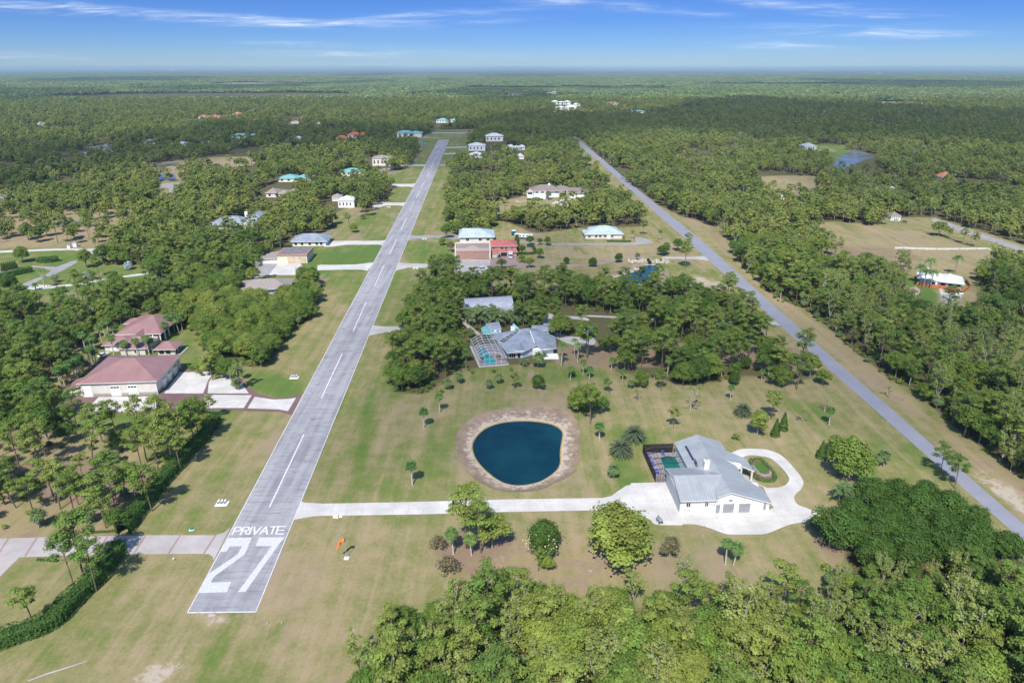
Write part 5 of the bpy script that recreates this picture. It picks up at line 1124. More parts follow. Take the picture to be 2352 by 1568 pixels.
    def pid(key):
        if key not in idx_of:
            _, _, (V, Fc, T, lm), (v2, f2, t2, bm) = PROTO[key]
            me = np_mesh('wood_' + key, np.concatenate([V, v2]), np.concatenate([Fc, f2 + len(V)]), np.concatenate([T, t2]), [lm, bm], np.concatenate([np.zeros(len(Fc)), np.ones(len(f2))]))
            idx_of[key] = len(protos); protos.append(bpy.data.objects.new('wood_' + key, me))
        return idx_of[key]
    pi = np.zeros(n, int)
    for i in rest:
        k = kind[i]
        if near[i]: key = f'{vn[k][0]}{rng.integers(vn[k][1])}'
        else: key = [f'Lpine{rng.integers(4)}', f'Lbroad{rng.integers(4)}', f'Lcyp{rng.integers(2)}', f'Lbroad{rng.integers(4)}'][k]
        if 430 < u[i] < 720 and 650 < v[i] < 870: key = f'dense{rng.integers(2)}'
        z_ = rng.random()
        if z_ < .012: key = 'browntree'
        elif z_ < .055: key = f'bare{rng.integers(2)}'
        pi[i] = pid(key)
    pts = np.stack([x[rest], y[rest], np.full(len(rest), -.05)], 1); sc = hh[rest]; pr = pi[rest]; rot = rng.uniform(0, 6.28, len(rest))
    scatter('woodland', pts, sc, rot, pr, protos)
    # bushes and saplings under the trees
    q = jitter(40, 420, 2.9); uu, vv = chart(q[:, 0], q[:, 1]); kp = np.abs(q[:, 0]) < q[:, 1] * .9 + 70
    cl = np.zeros(len(q), bool)
    for poly in CLEAR: cl |= inpoly(uu, vv, poly)
    for poly, d in SPARSE: cl |= inpoly(uu, vv, poly) & (rng.random(len(q)) > (.22 if .15 < d < .6 else .03))
    kp &= ~cl & (rng.random(len(q)) < .8)
    for (fx_, fy_, fr, fl) in FOOT: kp &= ~((np.hypot(q[:, 0] - fx_, q[:, 1] - fy_) < fr * .9) | ((np.abs(q[:, 0] - fx_) < fr * .8) & (q[:, 1] < fy_) & (q[:, 1] > fy_ - fl * .6)))
    q = q[kp]; keys = ['bush0', 'bush1', 'sabalo0', 'bright0']; ub = [pid(k) for k in keys]
    scatter('undergrowth', np.concatenate([q, np.full((len(q), 1), -.05)], 1), rng.uniform(.45, 1.15, len(q)) * 1, rng.uniform(0, 6.28, len(q)), rng.choice(len(ub), len(q), p=[.5, .36, .08, .06]), [protos[i] for i in ub], sclfix={3: .3})
    # far woods: patches of canopy
    cps = []
    for s in range(5):
        r = np.random.default_rng(200 + s); Vs, Fs, Ts = [], [], []; b = 0
        for j in range(85):
            cx_, cy_ = r.uniform(-36, 36, 2); R = r.uniform(3.4, 6.4); H = r.uniform(6, 12.5); m = 48
            d = r.normal(size=(m, 3)); d /= np.linalg.norm(d, axis=1, keepdims=True); d[:, 2] = np.abs(d[:, 2])
            V, Fc = leaf_quads(d * R * np.array([1, 1, .6]) + np.array([cx_, cy_, H - R * .5]), 2.3, .5, d, r); Vs.append(V); Fs.append(Fc + b); b += len(V); Ts.append(np.full(len(V), np.clip(r.normal(.45, .25), 0, 1)))
        me = np_mesh('far_patch', np.concatenate(Vs), np.concatenate(Fs), np.concatenate(Ts), [lf_far]); cps.append(bpy.data.objects.new('far_patch', me))
    out = []
    for a, b, sp in ((2480, 6000, 50), (6000, 13000, 85)):
        q = jitter(a, b, sp); uu, vv = chart(q[:, 0], q[:, 1]); cl = np.zeros(len(q), bool)
        for poly in CLEAR: cl |= inpoly(uu, vv, poly)
        nn = np.sin(q[:, 0] * .0021 + 1) * np.sin(q[:, 1] * .0031 + 2) + .6 * np.sin(q[:, 0] * .0007 - q[:, 1] * .0013)
        for (fx_, fy_, fr, fl) in FOOT:
            if fy_ > 2000: cl |= ((np.hypot(q[:, 0] - fx_, q[:, 1] - fy_) < fr + 30) | ((np.abs(q[:, 0] - fx_) < fr + 15) & (q[:, 1] < fy_) & (q[:, 1] > fy_ - fl - 60)))
        k = ~cl & (uu > -100) & (uu < 2460) & (nn < .8); q = q[k]; out.append((q, np.full(len(q), 1.0 if sp == 52 else 1.15)))
    q = np.concatenate([o[0] for o in out]); s = np.concatenate([o[1] for o in out]) * rng.uniform(.85, 1.2, len(q))
    scatter('far_woodland', np.concatenate([q, np.full((len(q), 1), -.5)], 1), s, rng.uniform(0, 6.28, len(q)), rng.integers(0, 5, len(q)), cps)
    print('trees', n, 'single', single.sum(), 'far patches', len(q))
lf_far = leafmat('far_canopy', [(.085,.135,.050), (.145,.205,.066), (.205,.250,.082), (.265,.290,.105)], twist=.8, trans=.25)
def scatter(name, pts, scl, rot, pr, protos, sclfix=None):
    """one object whose geometry nodes set down the tree meshes on its points"""
    me = bpy.data.meshes.new(name); me.vertices.add(len(pts)); me.vertices.foreach_set('co', pts.astype(np.float32).ravel())
    if sclfix:
        for k, f in sclfix.items(): scl = np.where(pr == k, scl * f, scl)
    for nm, ty, arr in (('scl', 'FLOAT', scl), ('rot', 'FLOAT', rot), ('which', 'INT', pr)):
        a = me.attributes.new(nm, ty, 'POINT'); a.data.foreach_set('value', arr.astype(np.float32 if ty == 'FLOAT' else np.int32))
    me.update(); o = bpy.data.objects.new(name, me); COL.objects.link(o); o['kind'] = 'stuff'
    g = bpy.data.node_groups.new(name, 'GeometryNodeTree'); g.interface.new_socket('Geometry', in_out='INPUT', socket_type='NodeSocketGeometry'); g.interface.new_socket('Geometry', in_out='OUTPUT', socket_type='NodeSocketGeometry')
    gi = g.nodes.new('NodeGroupInput'); go = g.nodes.new('NodeGroupOutput'); jn = g.nodes.new('GeometryNodeJoinGeometry')
    for p in protos[::-1]:
        oi = g.nodes.new('GeometryNodeObjectInfo'); oi.inputs['Object'].default_value = p; oi.inputs['As Instance'].default_value = False
        g2 = g.nodes.new('GeometryNodeGeometryToInstance'); g.links.new(oi.outputs['Geometry'], g2.inputs[0]); g.links.new(g2.outputs[0], jn.inputs[0])
    ip = g.nodes.new('GeometryNodeInstanceOnPoints'); g.links.new(gi.outputs[0], ip.inputs['Points']); g.links.new(jn.outputs[0], ip.inputs['Instance'])
    ip.inputs['Pick Instance'].default_value = True
    def att(n_, ty):
        a = g.nodes.new('GeometryNodeInputNamedAttribute'); a.data_type = ty; a.inputs['Name'].default_value = n_; return a.outputs['Attribute']
    g.links.new(att('which', 'INT'), ip.inputs['Instance Index'])
    cx_ = g.nodes.new('ShaderNodeCombineXYZ'); g.links.new(att('rot', 'FLOAT'), cx_.inputs[2]); g.links.new(cx_.outputs[0], ip.inputs['Rotation'])
    g.links.new(att('scl', 'FLOAT'), ip.inputs['Scale']); g.links.new(ip.outputs[0], go.inputs[0])
    md = o.modifiers.new('scatter', 'NODES'); md.node_group = g
    return o
# ------------------------------------------------------------ buildings
GR = math.radians(2.8)                                   # the plots follow the runway
m_white = plain('white_stucco', (.80, .79, .76), .8, var=.04)
m_cream = plain('cream_stucco', (.66, .61, .52), .8, var=.06)
m_ivory = plain('ivory_stucco', (.72, .66, .60), .8, var=.05)
m_tan = plain('tan_stucco', (.56, .42, .36), .8, var=.05)
m_pinkw = plain('pink_stucco', (.52, .34, .30), .8, var=.06)
m_trim = plain('white_trim', (.78, .78, .76), .6, var=.05)
m_grey = plain('grey_metal_wall', (.42, .44, .48), .5, var=.06)
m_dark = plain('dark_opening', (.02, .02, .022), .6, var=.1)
m_beam = plain('bronze_aluminium', (.055, .035, .035), .5, var=.1)
m_beamw = plain('white_aluminium', (.70, .74, .78), .45, var=.05)
m_door = plain('grey_door', (.30, .31, .33), .5, var=.06)
m_wdoor = plain('white_door', (.82, .82, .80), .5, var=.03)
r_main = seam('grey_blue_metal_roof', (.375, .395, .41), .8, .32)
r_mid = seam('grey_metal_roof', (.33, .36, .42), .9, .5, var=.22)
r_red = seam('dusky_red_metal_roof', (.37, .205, .195), .9, .6)
r_blue = seam('pale_blue_metal_roof', (.50, .585, .63), .6, .2)
r_teal = seam('teal_metal_roof', (.20, .50, .50), .6, .2)
r_brown = plain('brown_shingle', (.25, .20, .19), .9, var=.2, scale=1.5)
r_tanb = plain('tan_shingle', (.32, .27, .25), .9, var=.15, scale=1.5)
r_tile = plain('red_clay_tile', (.50, .15, .13), .85, var=.2, scale=1.5)
r_otile = plain('orange_clay_tile', (.55, .20, .12), .85, var=.2, scale=1)
r_flat = plain('flat_gravel_roof', (.20, .18, .19), .95, var=.2, scale=.5)
r_white = plain('white_tile_roof', (.66, .68, .70), .7, var=.06)
gl = glass()
gl_teal = glass('teal_glass', (.05, .22, .26))
def bld(name, label, cat, x, y, rz=GR): e = empty(name, (x, y, 0), rz); return tag(e, label, cat)
def roof(par, x0, x1, y0, y1, ze, rise, axis='x', h0=1.0, h1=1.0, mat=None, name='roof', soffit=.22):
    """hip/gable roof on an eave rectangle; h0/h1 0 = gable, 1 = full hip at the low/high end of the ridge"""
    if axis == 'x': w = (y1 - y0) / 2; a = (x0 + w * h0, (y0 + y1) / 2); b = (x1 - w * h1, (y0 + y1) / 2)
    else: w = (x1 - x0) / 2; a = ((x0 + x1) / 2, y0 + w * h0); b = ((x0 + x1) / 2, y1 - w * h1)
    if axis == 'x' and b[0] < a[0]: c = (a[0] + b[0]) / 2; a = (c, a[1]); b = (c + .01, b[1])
    if axis == 'y' and b[1] < a[1]: c = (a[1] + b[1]) / 2; a = (a[0], c); b = (b[0], c + .01)
    vs = [(x0, y0, ze), (x1, y0, ze), (x1, y1, ze), (x0, y1, ze), (a[0], a[1], ze + rise), (b[0], b[1], ze + rise),
          (x0, y0, ze - soffit), (x1, y0, ze - soffit), (x1, y1, ze - soffit), (x0, y1, ze - soffit)]
    if axis == 'x': fs = [(0, 1, 5, 4), (2, 3, 4, 5), (3, 0, 4), (1, 2, 5)]
    else: fs = [(1, 2, 5, 4), (3, 0, 4, 5), (0, 1, 4), (2, 3, 5)]
    fs += [(6, 7, 1, 0), (7, 8, 2, 1), (8, 9, 3, 2), (9, 6, 0, 3), (9, 8, 7, 6)]
    return mesh_obj(name, vs, fs, [mat, m_trim], par, [0] * 4 + [1] * 5)
def slab(par, poly, zs, th, mat, name='roof'):
    """sloping roof plane: polygon with a height at every corner"""
    n = len(poly); ar = sum(poly[i][0] * poly[(i+1) % n][1] - poly[(i+1) % n][0] * poly[i][1] for i in range(n))
    if ar < 0: poly = poly[::-1]; zs = zs[::-1]
    vs = [(p[0], p[1], z) for p, z in zip(poly, zs)] + [(p[0], p[1], z - th) for p, z in zip(poly, zs)]
    fs = [tuple(range(n)), tuple(range(n, 2 * n))[::-1]] + [(i + n, (i + 1) % n + n, (i + 1) % n, i) for i in range(n)]
    return mesh_obj(name, vs, fs, [mat, m_trim], par, [0] + [1] * (n + 1))
def walls(par, x0, x1, y0, y1, z1, mat, name='wall', z0=0): return MB().box(x0, x1, y0, y1, z0, z1).build(name, mat, par)
def opening(par, face, c, u0, u1, z0, z1, mat, name='window', frame=True, fm=None, mull=0):
    """face: 's','n' (y = c) or 'w','e' (x = c)"""
    def bx(mb, u0, u1, z0, z1, d0, d1, m=0):
        if face == 's': mb.box(u0, u1, c - d1, c - d0, z0, z1, m)
        elif face == 'n': mb.box(u0, u1, c + d0, c + d1, z0, z1, m)
        elif face == 'w': mb.box(c - d1, c - d0, u0, u1, z0, z1, m)
        else: mb.box(c + d0, c + d1, u0, u1, z0, z1, m)
    if not frame:
        mb = MB(); bx(mb, u0, u1, z0, z1, -.05, .05); return mb.build(name, mat, par)
    mb = MB(); bx(mb, u0 - .1, u1 + .1, z0 - .1, z1 + .1, -.05, .05)
    for k in range(mull): uu = u0 + (u1 - u0) * (k + 1) / (mull + 1); bx(mb, uu - .05, uu + .05, z0, z1, .05, .10)
    o = mb.build(name, fm or m_trim, par); mb = MB(); bx(mb, u0, u1, z0, z1, .05, .08); mb.build('pane', mat, o); return o
def louvre_door(par, face, c, u0, u1, z0, z1, mat, name='garage_door', n=8):
    o = opening(par, face, c, u0, u1, z0, z1, mat, name, False)
    mb = MB()
    for k in range(n):
        z = z0 + (z1 - z0) * (k + .15) / n; h = (z1 - z0) / n * .7
        if face == 's': mb.box(u0 + .05, u1 - .05, c - .09, c - .045, z, z + h)
        elif face == 'e': mb.box(c + .045, c + .09, u0 + .05, u1 - .05, z, z + h)
        elif face == 'w': mb.box(c - .09, c - .045, u0 + .05, u1 - .05, z, z + h)
    mb.build('slat_panel', mat, o); return o
def foot(x, y, r, front=12.0): FOOT.append((x, y, r, front + r))
def loc(e, p, q):
    c, s = math.cos(e.rotation_euler[2]), math.sin(e.rotation_euler[2]); return (e.location[0] + p * c - q * s, e.location[1] + p * s + q * c)
# ---- the white house with attached hangar
mx, my = 43.79, 148.92
B = bld('white_house', 'large white house with grey metal roofs, attached hangar wing and screened pool', 'house', mx, my)
wl = MB(); wl.box(0, 13.6, 0, 13.9, 0, 4.25); wl.box(6.4, 19.6, 13.7, 28.2, 0, 3.75); wl.box(13.0, 19.6, 6, 13.75, 0, 3.8)
wl.prism([(9.2, -.45), (23.4, -.45), (23.4, 8.6), (9.2, 8.6)], 0, [4.95, 2.75, 2.75, 4.95])
wl.build('wall', m_white, B)
# front gable wall and west gable wall
mb = MB(); mb.add([(9.2, -.46, 2.5), (23.4, -.46, 2.5), (23.4, -.46, 3.0), (12.75, -.46, 6.35), (9.2, -.46, 5.1), (9.2, -.2, 2.5), (23.4, -.2, 2.5), (23.4, -.2, 3.0), (12.75, -.2, 6.35), (9.2, -.2, 5.1)], [(0, 1, 2, 3, 4), (9, 8, 7, 6, 5), (0, 5, 6, 1), (4, 3, 8, 9), (3, 2, 7, 8), (0, 4, 9, 5), (1, 6, 7, 2)])
mb.add([(-.01, 0, 4), (-.01, 13.9, 4), (-.01, 13.9, 4.3), (-.01, 6.9, 6.7), (-.01, 0, 4.3), (.2, 0, 4), (.2, 13.9, 4), (.2, 13.9, 4.3), (.2, 6.9, 6.7), (.2, 0, 4.3)], [(4, 3, 2, 1, 0), (5, 6, 7, 8, 9), (4, 9, 8, 3), (3, 8, 7, 2)])
mb.build('gable_wall', m_white, B)
walls(B, -.06, -.004, .4, 13.5, 4.1, m_grey, 'hangar_door')
mb = MB()
for k in range(9): mb.box(-.10, -.055, .5 + k * 1.45, .62 + k * 1.45, .1, 4.0)
mb.build('hangar_door_rib', plain('rib_grey', (.30, .31, .34), .5), B)
# roof planes (p, q, z)
slab(B, [(-.4, -1.0), (9.6, -1.0), (12.6, 6.9), (-.4, 6.9)], [4.35, 4.35, 7.0, 7.0], .22, r_main)
slab(B, [(-.4, 6.905), (12.6, 6.905), (8.2, 14.7), (-.4, 14.7)], [7.0, 7.0, 4.35, 4.35], .22, r_main)
slab(B, [(6.0, 12.0), (12.73, 5.5), (12.73, 28.9), (6.0, 28.6)], [4.32, 6.55, 6.55, 4.32], .2, r_main)
slab(B, [(9.0, -1.1), (12.73, -1.1), (12.73, 6.2), (9.6, 6.2)], [5.3, 6.55, 6.55, 5.5], .2, r_main)
slab(B, [(12.735, -1.1), (23.9, -1.1), (23.9, 5.3), (20.0, 8.9), (20.0, 28.6), (12.735, 28.9)], [6.55, 2.9, 2.9, 4.15, 4.15, 6.55], .2, r_main)
slab(B, [(17.6, 17.2), (19.9, 23.1), (24.6, 19.8), (24.6, 13.2)], [4.95, 4.35, 3.5, 3.5], .28, r_main, 'porch_roof')
mb = MB(); mb.prism([(17.6, 17.0), (18.3, 17.6), (21.6, 15.6), (21.2, 14.8)], 3.2, 4.5); mb.build('porch_gable', m_white, B)
for (a, b) in ((24.2, 13.9), (24.2, 19.4), (21.6, 15.2)): MB().box(a - .22, a + .22, b - .22, b + .22, 0, 3.4).build('porch_column', m_ivory, B)
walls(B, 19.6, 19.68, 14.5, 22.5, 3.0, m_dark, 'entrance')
ch_o = MB().box(9.6, 10.9, 11.6, 12.7, 5.0, 7.9).box(9.5, 11.0, 11.5, 12.8, 7.9, 8.1).build('chimney', m_white, B); MB().box(9.85, 10.65, 11.85, 12.45, 8.1, 8.35).build('chimney_cap', m_grey, ch_o)
def on_w(p): return 6.55 - (12.73 - p) * .331
mb = MB()
for k in range(5): q0 = 17.2 + k * 1.55; mb.add([(8.0, q0, on_w(8.0) + .05), (8.55, q0, on_w(8.55) + .05), (8.55, q0 + 1.45, on_w(8.55) + .05), (8.0, q0 + 1.45, on_w(8.0) + .05), (8.0, q0, on_w(8.0) + .18), (8.55, q0, on_w(8.55) + .18), (8.55, q0 + 1.45, on_w(8.55) + .18), (8.0, q0 + 1.45, on_w(8.0) + .18)], [(0, 3, 2, 1), (4, 5, 6, 7), (0, 1, 5, 4), (1, 2, 6, 5), (2, 3, 7, 6), (3, 0, 4, 7)])
mb.build('skylight', glass('skylight_glass', (.03, .05, .10)), B)
mb = MB()
for k in range(3): mb.tube((8.1 + .25 * k, 14.6 + k * .3, on_w(8.2) + .1), (8.1 + .25 * k, 16.6 + k * .1, on_w(8.2) + .9), .05); mb.tube((8.0 + .25 * k, 13.6, on_w(8.2) + .1), (8.1 + .25 * k, 15.6, on_w(8.2) + .9), .05)
mb.build('roof_antenna', m_dark, B)
for (u0, u1) in ((1.6, 2.6), (6.5, 7.3)): opening(B, 's', 0, u0, u1, 1.9, 3.0, plain('brown_window', (.09, .03, .03), .3), 'window', True, m_trim, 1)
louvre_door(B, 's', -.46, 9.35, 10.4, .05, 2.6, m_door, 'door', 7)
louvre_door(B, 's', -.46, 11.2, 14.1, .05, 2.75, m_door); louvre_door(B, 's', -.46, 15.4, 18.4, .05, 2.7, m_door)
louvre_door(B, 's', -.46, 21.9, 22.6, .5, 2.6, m_door, 'shutter', 6)
mb = MB(); cxq = [(12.95 + .52 * math.cos(t * math.pi / 8), 3.75 + .36 * math.sin(t * math.pi / 8)) for t in range(16)]
mb.add([(a, -.55, b) for a, b in cxq] + [(a, -.46, b) for a, b in cxq], [tuple(range(16))[::1]] + [(i, i + 16, (i + 1) % 16 + 16, (i + 1) % 16) for i in range(16)]); em = mb.build('emblem', plain('emblem_slate', (.16, .20, .28), .5), B)
mb = MB(); c2 = [(12.95 + .3 * math.cos(t * math.pi / 4), 3.75 + .19 * math.sin(t * math.pi / 4)) for t in range(8)]; mb.add([(a, -.56, b) for a, b in c2], [tuple(range(8))]); mb.build('emblem_centre', plain('emblem_pale', (.45, .48, .55), .5), em)
mb = MB(); hp = [(1.2, 1.25), (1.35, 1.45), (1.9, 1.38), (2.5, 1.48), (2.7, 1.3), (2.4, .95), (1.9, .8), (1.45, .95), (1.2, 1.25)]
for a, b in zip(hp, hp[1:]): mb.tube((a[0], -.06, a[1] - .35), (b[0], -.06, b[1] - .35), .035)
mb.build('garden_hose', m_dark, B)
mb = MB()
for k in range(5): mb.box(7.6 + k * .42, 7.75 + k * .42, -.12, .0, 2.35 - k * .06, 2.55 - k * .06)
mb.build('wall_bracket', m_dark, B)
foot(mx + 10, my + 14, 20, 20)
# pool cage: deck, pool, bronze beams and dark screens
deck = MB().box(-2.9, 6.35, 14.2, 30.3, 0, .10).build('pool_deck', concrete('mauve_pavers', (.30, .265, .275), .6, .08, .1), B)
pl = smooth([(1.7, 26.6), (1.6, 22), (1.2, 19.2), (3.6, 18.6), (6.0, 19.0), (6.25, 24), (6.2, 26.4), (5.4, 27.4), (3.9, 27.9), (2.5, 27.3)], 3)
MB().prism(pl, .02, .13).build('pool_water', water_mat('pool_green', (.008, .12, .11), .1), B)
mb = MB(); zt = 2.9
for q in np.linspace(14.3, 30.2, 7): mb.box(-2.92, -2.82, q - .05, q + .05, .1, zt)
for p in np.linspace(-2.87, 6.2, 5): mb.box(p - .05, p + .05, 30.15, 30.25, .1, zt)
for z in (.9, zt): mb.box(-2.92, -2.82, 14.25, 30.25, z - .05, z + .05); mb.box(-2.9, 6.3, 30.15, 30.25, z - .05, z + .05)
mb.box(-2.9, .0, 14.25, 14.35, zt - .05, zt + .05); mb.box(-2.9, 0, 14.25, 14.35, .85, .95)
for p in (-2.2, -1.6, -.8, 0): mb.box(p - .04, p + .04, 14.25, 14.35, .1, zt)
for q in (18.2, 21.2, 24.2, 27.2):
    mb.tube((-2.87, q, zt), (-.6, q, zt + .75), .10); mb.tube((-.6, q, zt + .75), (4.0, q, zt + .75), .10); mb.tube((4.0, q, zt + .75), (6.2, q, 4.1), .10)
for p in (-.6, 1.7, 4.0): mb.tube((p, 15.5, zt + .72), (p, 28.7, zt + .75), .05)
mb.tube((-2.87, 14.3, zt), (-.6, 16, zt + .75), .06); mb.tube((-2.87, 30.2, zt), (-.6, 28.5, zt + .75), .06); mb.tube((-.6, 28.5, zt + .75), (4, 28.5, zt + .75), .06)
cg = mb.build('cage_frame', m_beam, B)
sm, st_, sb = nt('insect_screen'); sb.inputs['Base Color'].default_value = (.015, .015, .017, 1); sb.inputs['Roughness'].default_value = .9
_tr = N(st_, 'ShaderNodeBsdfTransparent'); _mx = N(st_, 'ShaderNodeMixShader'); _mx.inputs[0].default_value = .72; L(st_, _tr.outputs[0], _mx.inputs[1]); L(st_, sb.outputs[0], _mx.inputs[2]); L(st_, _mx.outputs[0], st_.nodes['Material Output'].inputs['Surface'])
MB().box(-2.88, -2.86, 14.3, 30.2, .1, zt).box(-2.85, 6.3, 30.18, 30.2, .1, zt).build('screen', sm, B)
# loungers by the pool: things of their own
m_bluec = plain('blue_cushion', (.03, .10, .50), .7, var=.08)
lg = ['farthest', 'second farthest', 'third farthest', 'middle', 'third nearest', 'second nearest', 'nearest']
def lounger(p, q, rz, i, lab):
    X, Y = loc(B, p, q); e = empty('sun_lounger', (X, Y, .1), rz); tag(e, lab, 'sun lounger', 'blue sun loungers inside the pool cage of the white house')
    MB().box(-.35, .35, -.9, .3, .28, .38).add([(-.35, .3, .30), (.35, .3, .30), (.35, .9, .75), (-.35, .9, .75), (-.35, .3, .38), (.35, .3, .38), (.35, .88, .85), (-.35, .88, .85)], [(0, 3, 2, 1), (4, 5, 6, 7), (0, 1, 5, 4), (1, 2, 6, 5), (2, 3, 7, 6), (3, 0, 4, 7)]).build('cushion', m_bluec, e)
    mb = MB(); [mb.tube((sx * .33, sy, 0), (sx * .33, sy, .28), .025) for sx in (-1, 1) for sy in (-.8, .25)]; mb.build('frame', m_trim, e)
for i, (p, q) in enumerate([(-1.9, 28.6), (-1.8, 26.9), (-1.7, 24.0), (-1.6, 22.6), (-1.5, 20.0), (-1.5, 18.6)]): lounger(p, q, GR + math.pi / 2 + .4, i, f'blue sun lounger in the pool cage, number {i + 1} from the far end' if i else 'blue sun lounger at the far left corner of the pool cage')
lounger(3.0, 28.9, GR, 6, 'blue sun lounger beyond the far end of the green pool')
# grey barrel cooker on the forecourt
X, Y = at(*ch('C1', 368, 1300)); e = empty('barrel_cooker', (X, Y, .026), .35); tag(e, 'grey rounded barrel cooker on wheels at the left edge of the forecourt', 'barrel cooker')
mb = MB(); rr_ = [(-1.0, .15), (-.9, .42), (-.6, .55), (.6, .55), (.9, .42), (1.0, .15)]; n = 12; vs = []; fs = []
for k, (yy, r) in enumerate(rr_):
    for j in range(n): a = 2 * math.pi * j / n; vs.append((r * math.cos(a), yy, .85 + r * math.sin(a)))
for k in range(len(rr_) - 1):
    for j in range(n): fs.append((k * n + j, k * n + (j + 1) % n, (k + 1) * n + (j + 1) % n, (k + 1) * n + j))
fs += [tuple(range(n)), tuple(range((len(rr_) - 1) * n, len(rr_) * n))[::-1]]
mesh_obj('barrel', vs, fs, plain('grey_steel', (.22, .24, .28), .4, var=.1), e, smooth_=True)
mb = MB(); [mb.tube((sx * .4, sy, .0), (sx * .4, sy, .5), .04) for sx in (-1, 1) for sy in (-.6, .6)]; mb.build('leg', m_dark, e)
for sx in (-1, 1): MB().tube((sx * .52 - .05, -.7, .22), (sx * .52 + .05, -.7, .22), .22, n=12).build('wheel', m_dark, e)
MB().tube((0, .5, 1.4), (0, .5, 1.9), .07).build('chimney', m_dark, e)
# ---- the red roofed hangar and house on the left
hx, hy = -151.24, 216.47; RH = GR + math.radians(2.0)
B = bld('hangar', 'large beige hangar with dusky red metal roof and white roll up doors', 'hangar', hx, hy, RH)
m_beige = plain('beige_siding', (.62, .585, .54), .8, var=.06)
walls(B, 0, 25.3, 0, 22.5, 5.5, m_beige); roof(B, -1.0, 26.3, -.9, 23.3, 5.6, 4.2, 'x', .98, .98, r_red)
MB().box(-.03, 25.33, -.05, 22.55, 0, 1.1).build('wainscot', plain('grey_block', (.33, .32, .30), .9, var=.1), B)
opening(B, 's', -.06, .4, 3.3, .05, 4.4, m_wdoor, 'roll_door')
for u in (9.7, 15.6):
    d = opening(B, 's', -.06, u, u + 3.2, .05, 3.9, m_wdoor, 'roll_door')
    for k in range(3): mb = MB().box(u + .15 + k * 1.0, u + .95 + k * 1.0, -.20, -.145, 3.1, 3.7); mb.build('door_pane', gl, d)
for v in (5.2, 10.2, 16.0):
    d = opening(B, 'e', 25.34, v, v + 2.9, .05, 3.9, m_wdoor, 'roll_door')
    for k in range(3): mb = MB().box(25.42, 25.48, v + .15 + k * .9, v + .8 + k * .9, 3.05, 3.7); mb.build('door_pane', gl, d)
MB().box(25.28, 25.42, -.1, .12, 0, 5.4).box(25.28, 25.42, 22.3, 22.6, 0, 5.4).box(-.1, .1, -.12, .05, 0, 5.4).build('downspout', m_trim, B)
MB().box(22.6, 23.6, -.12, -.0, 4.55, 4.7).box(6.3, 6.6, -.12, 0, 4.1, 4.3).build('wall_lamp', m_trim, B)
walls(B, -5.7, -.01, 1.2, 9.0, 2.7, m_beige, 'annex_wall'); slab(B, [(-6.6, .4), (-.02, .4), (-.02, 9.8), (-6.6, 9.8)], [2.75, 4.3, 4.3, 2.75], .2, r_red, 'annex_roof'); louvre_door(B, 's', 1.2, -4.6, -1.6, .1, 2.2, m_wdoor, 'roll_door', 4)
foot(hx + 12, hy + 12, 17, 10)
X, Y = -167.8, 258.6
B = bld('red_roofed_house', 'beige house with many hipped dusky red metal roofs behind the red roofed hangar', 'house', X, Y, GR)
wl = MB(); wl.box(1.2, 9.5, -.5, 9, 0, 2.9).box(9.5, 19.2, -4.8, 9, 0, 2.9); wl.box(3, 15.5, 8.9, 29, 0, 4.2); wl.box(15.4, 17.2, 14, 29, 0, 4.2); wl.build('wall', m_beige, B)
roof(B, 2, 21, 7.2, 30.6, 4.4, 4.2, 'x', .95, .62, r_red); roof(B, .4, 12, -1.4, 9.5, 3.0, 2.3, 'x', 1, .9, r_red); roof(B, 8.8, 20.4, -5.6, 6.4, 3.02, 2.4, 'x', .75, .75, r_red)
roof(B, 10.8, 14.2, 3.6, 11.5, 4.5, 1.3, 'y', 0, 0, r_red); roof(B, -2, 3.6, 22, 29.5, 3.6, 1.6, 'x', 1, 0, r_red)
for p in (11.2, 14.2, 17.2, 20.2): MB().box(p - .2, p + .2, 7.6, 8.0, 0, 4.2).build('column', m_trim, B)
for q in (12, 16): MB().box(20.0, 20.4, q - .2, q + .2, 0, 4.2).build('column', m_trim, B)
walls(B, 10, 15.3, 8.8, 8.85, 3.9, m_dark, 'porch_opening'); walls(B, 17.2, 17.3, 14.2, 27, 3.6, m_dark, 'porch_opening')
louvre_door(B, 's', -.5, 3.4, 6.4, .1, 2.4, m_wdoor, 'garage_door', 4); opening(B, 's', -.5, 7.0, 8.2, .1, 2.2, m_wdoor, 'door'); opening(B, 's', -4.8, 15, 16, .9, 2.2, gl)
foot(X + 12, Y + 12, 19, 16); foot(X + 26, Y - 2, 10, 5)
B = bld('pool_pavilion', 'small square pavilion with hipped red roof beside the red roofed house', 'pavilion', X + 24.3, Y - 4.6, GR)
walls(B, .4, 7.2, .3, 6.6, 2.8, m_beige); roof(B, -.7, 8.3, -1, 7.9, 2.9, 2.1, 'x', 1, 1, r_red); walls(B, 8.2, 9.6, -.5, 8.2, .25, pale_c, 'patio')
for u in (1.0, 3.6): opening(B, 's', .3, u, u + 1.9, .5, 2.3, gl)
for v in (1, 3.8): opening(B, 'e', 7.2, v, v + 1.7, .5, 2.3, gl)
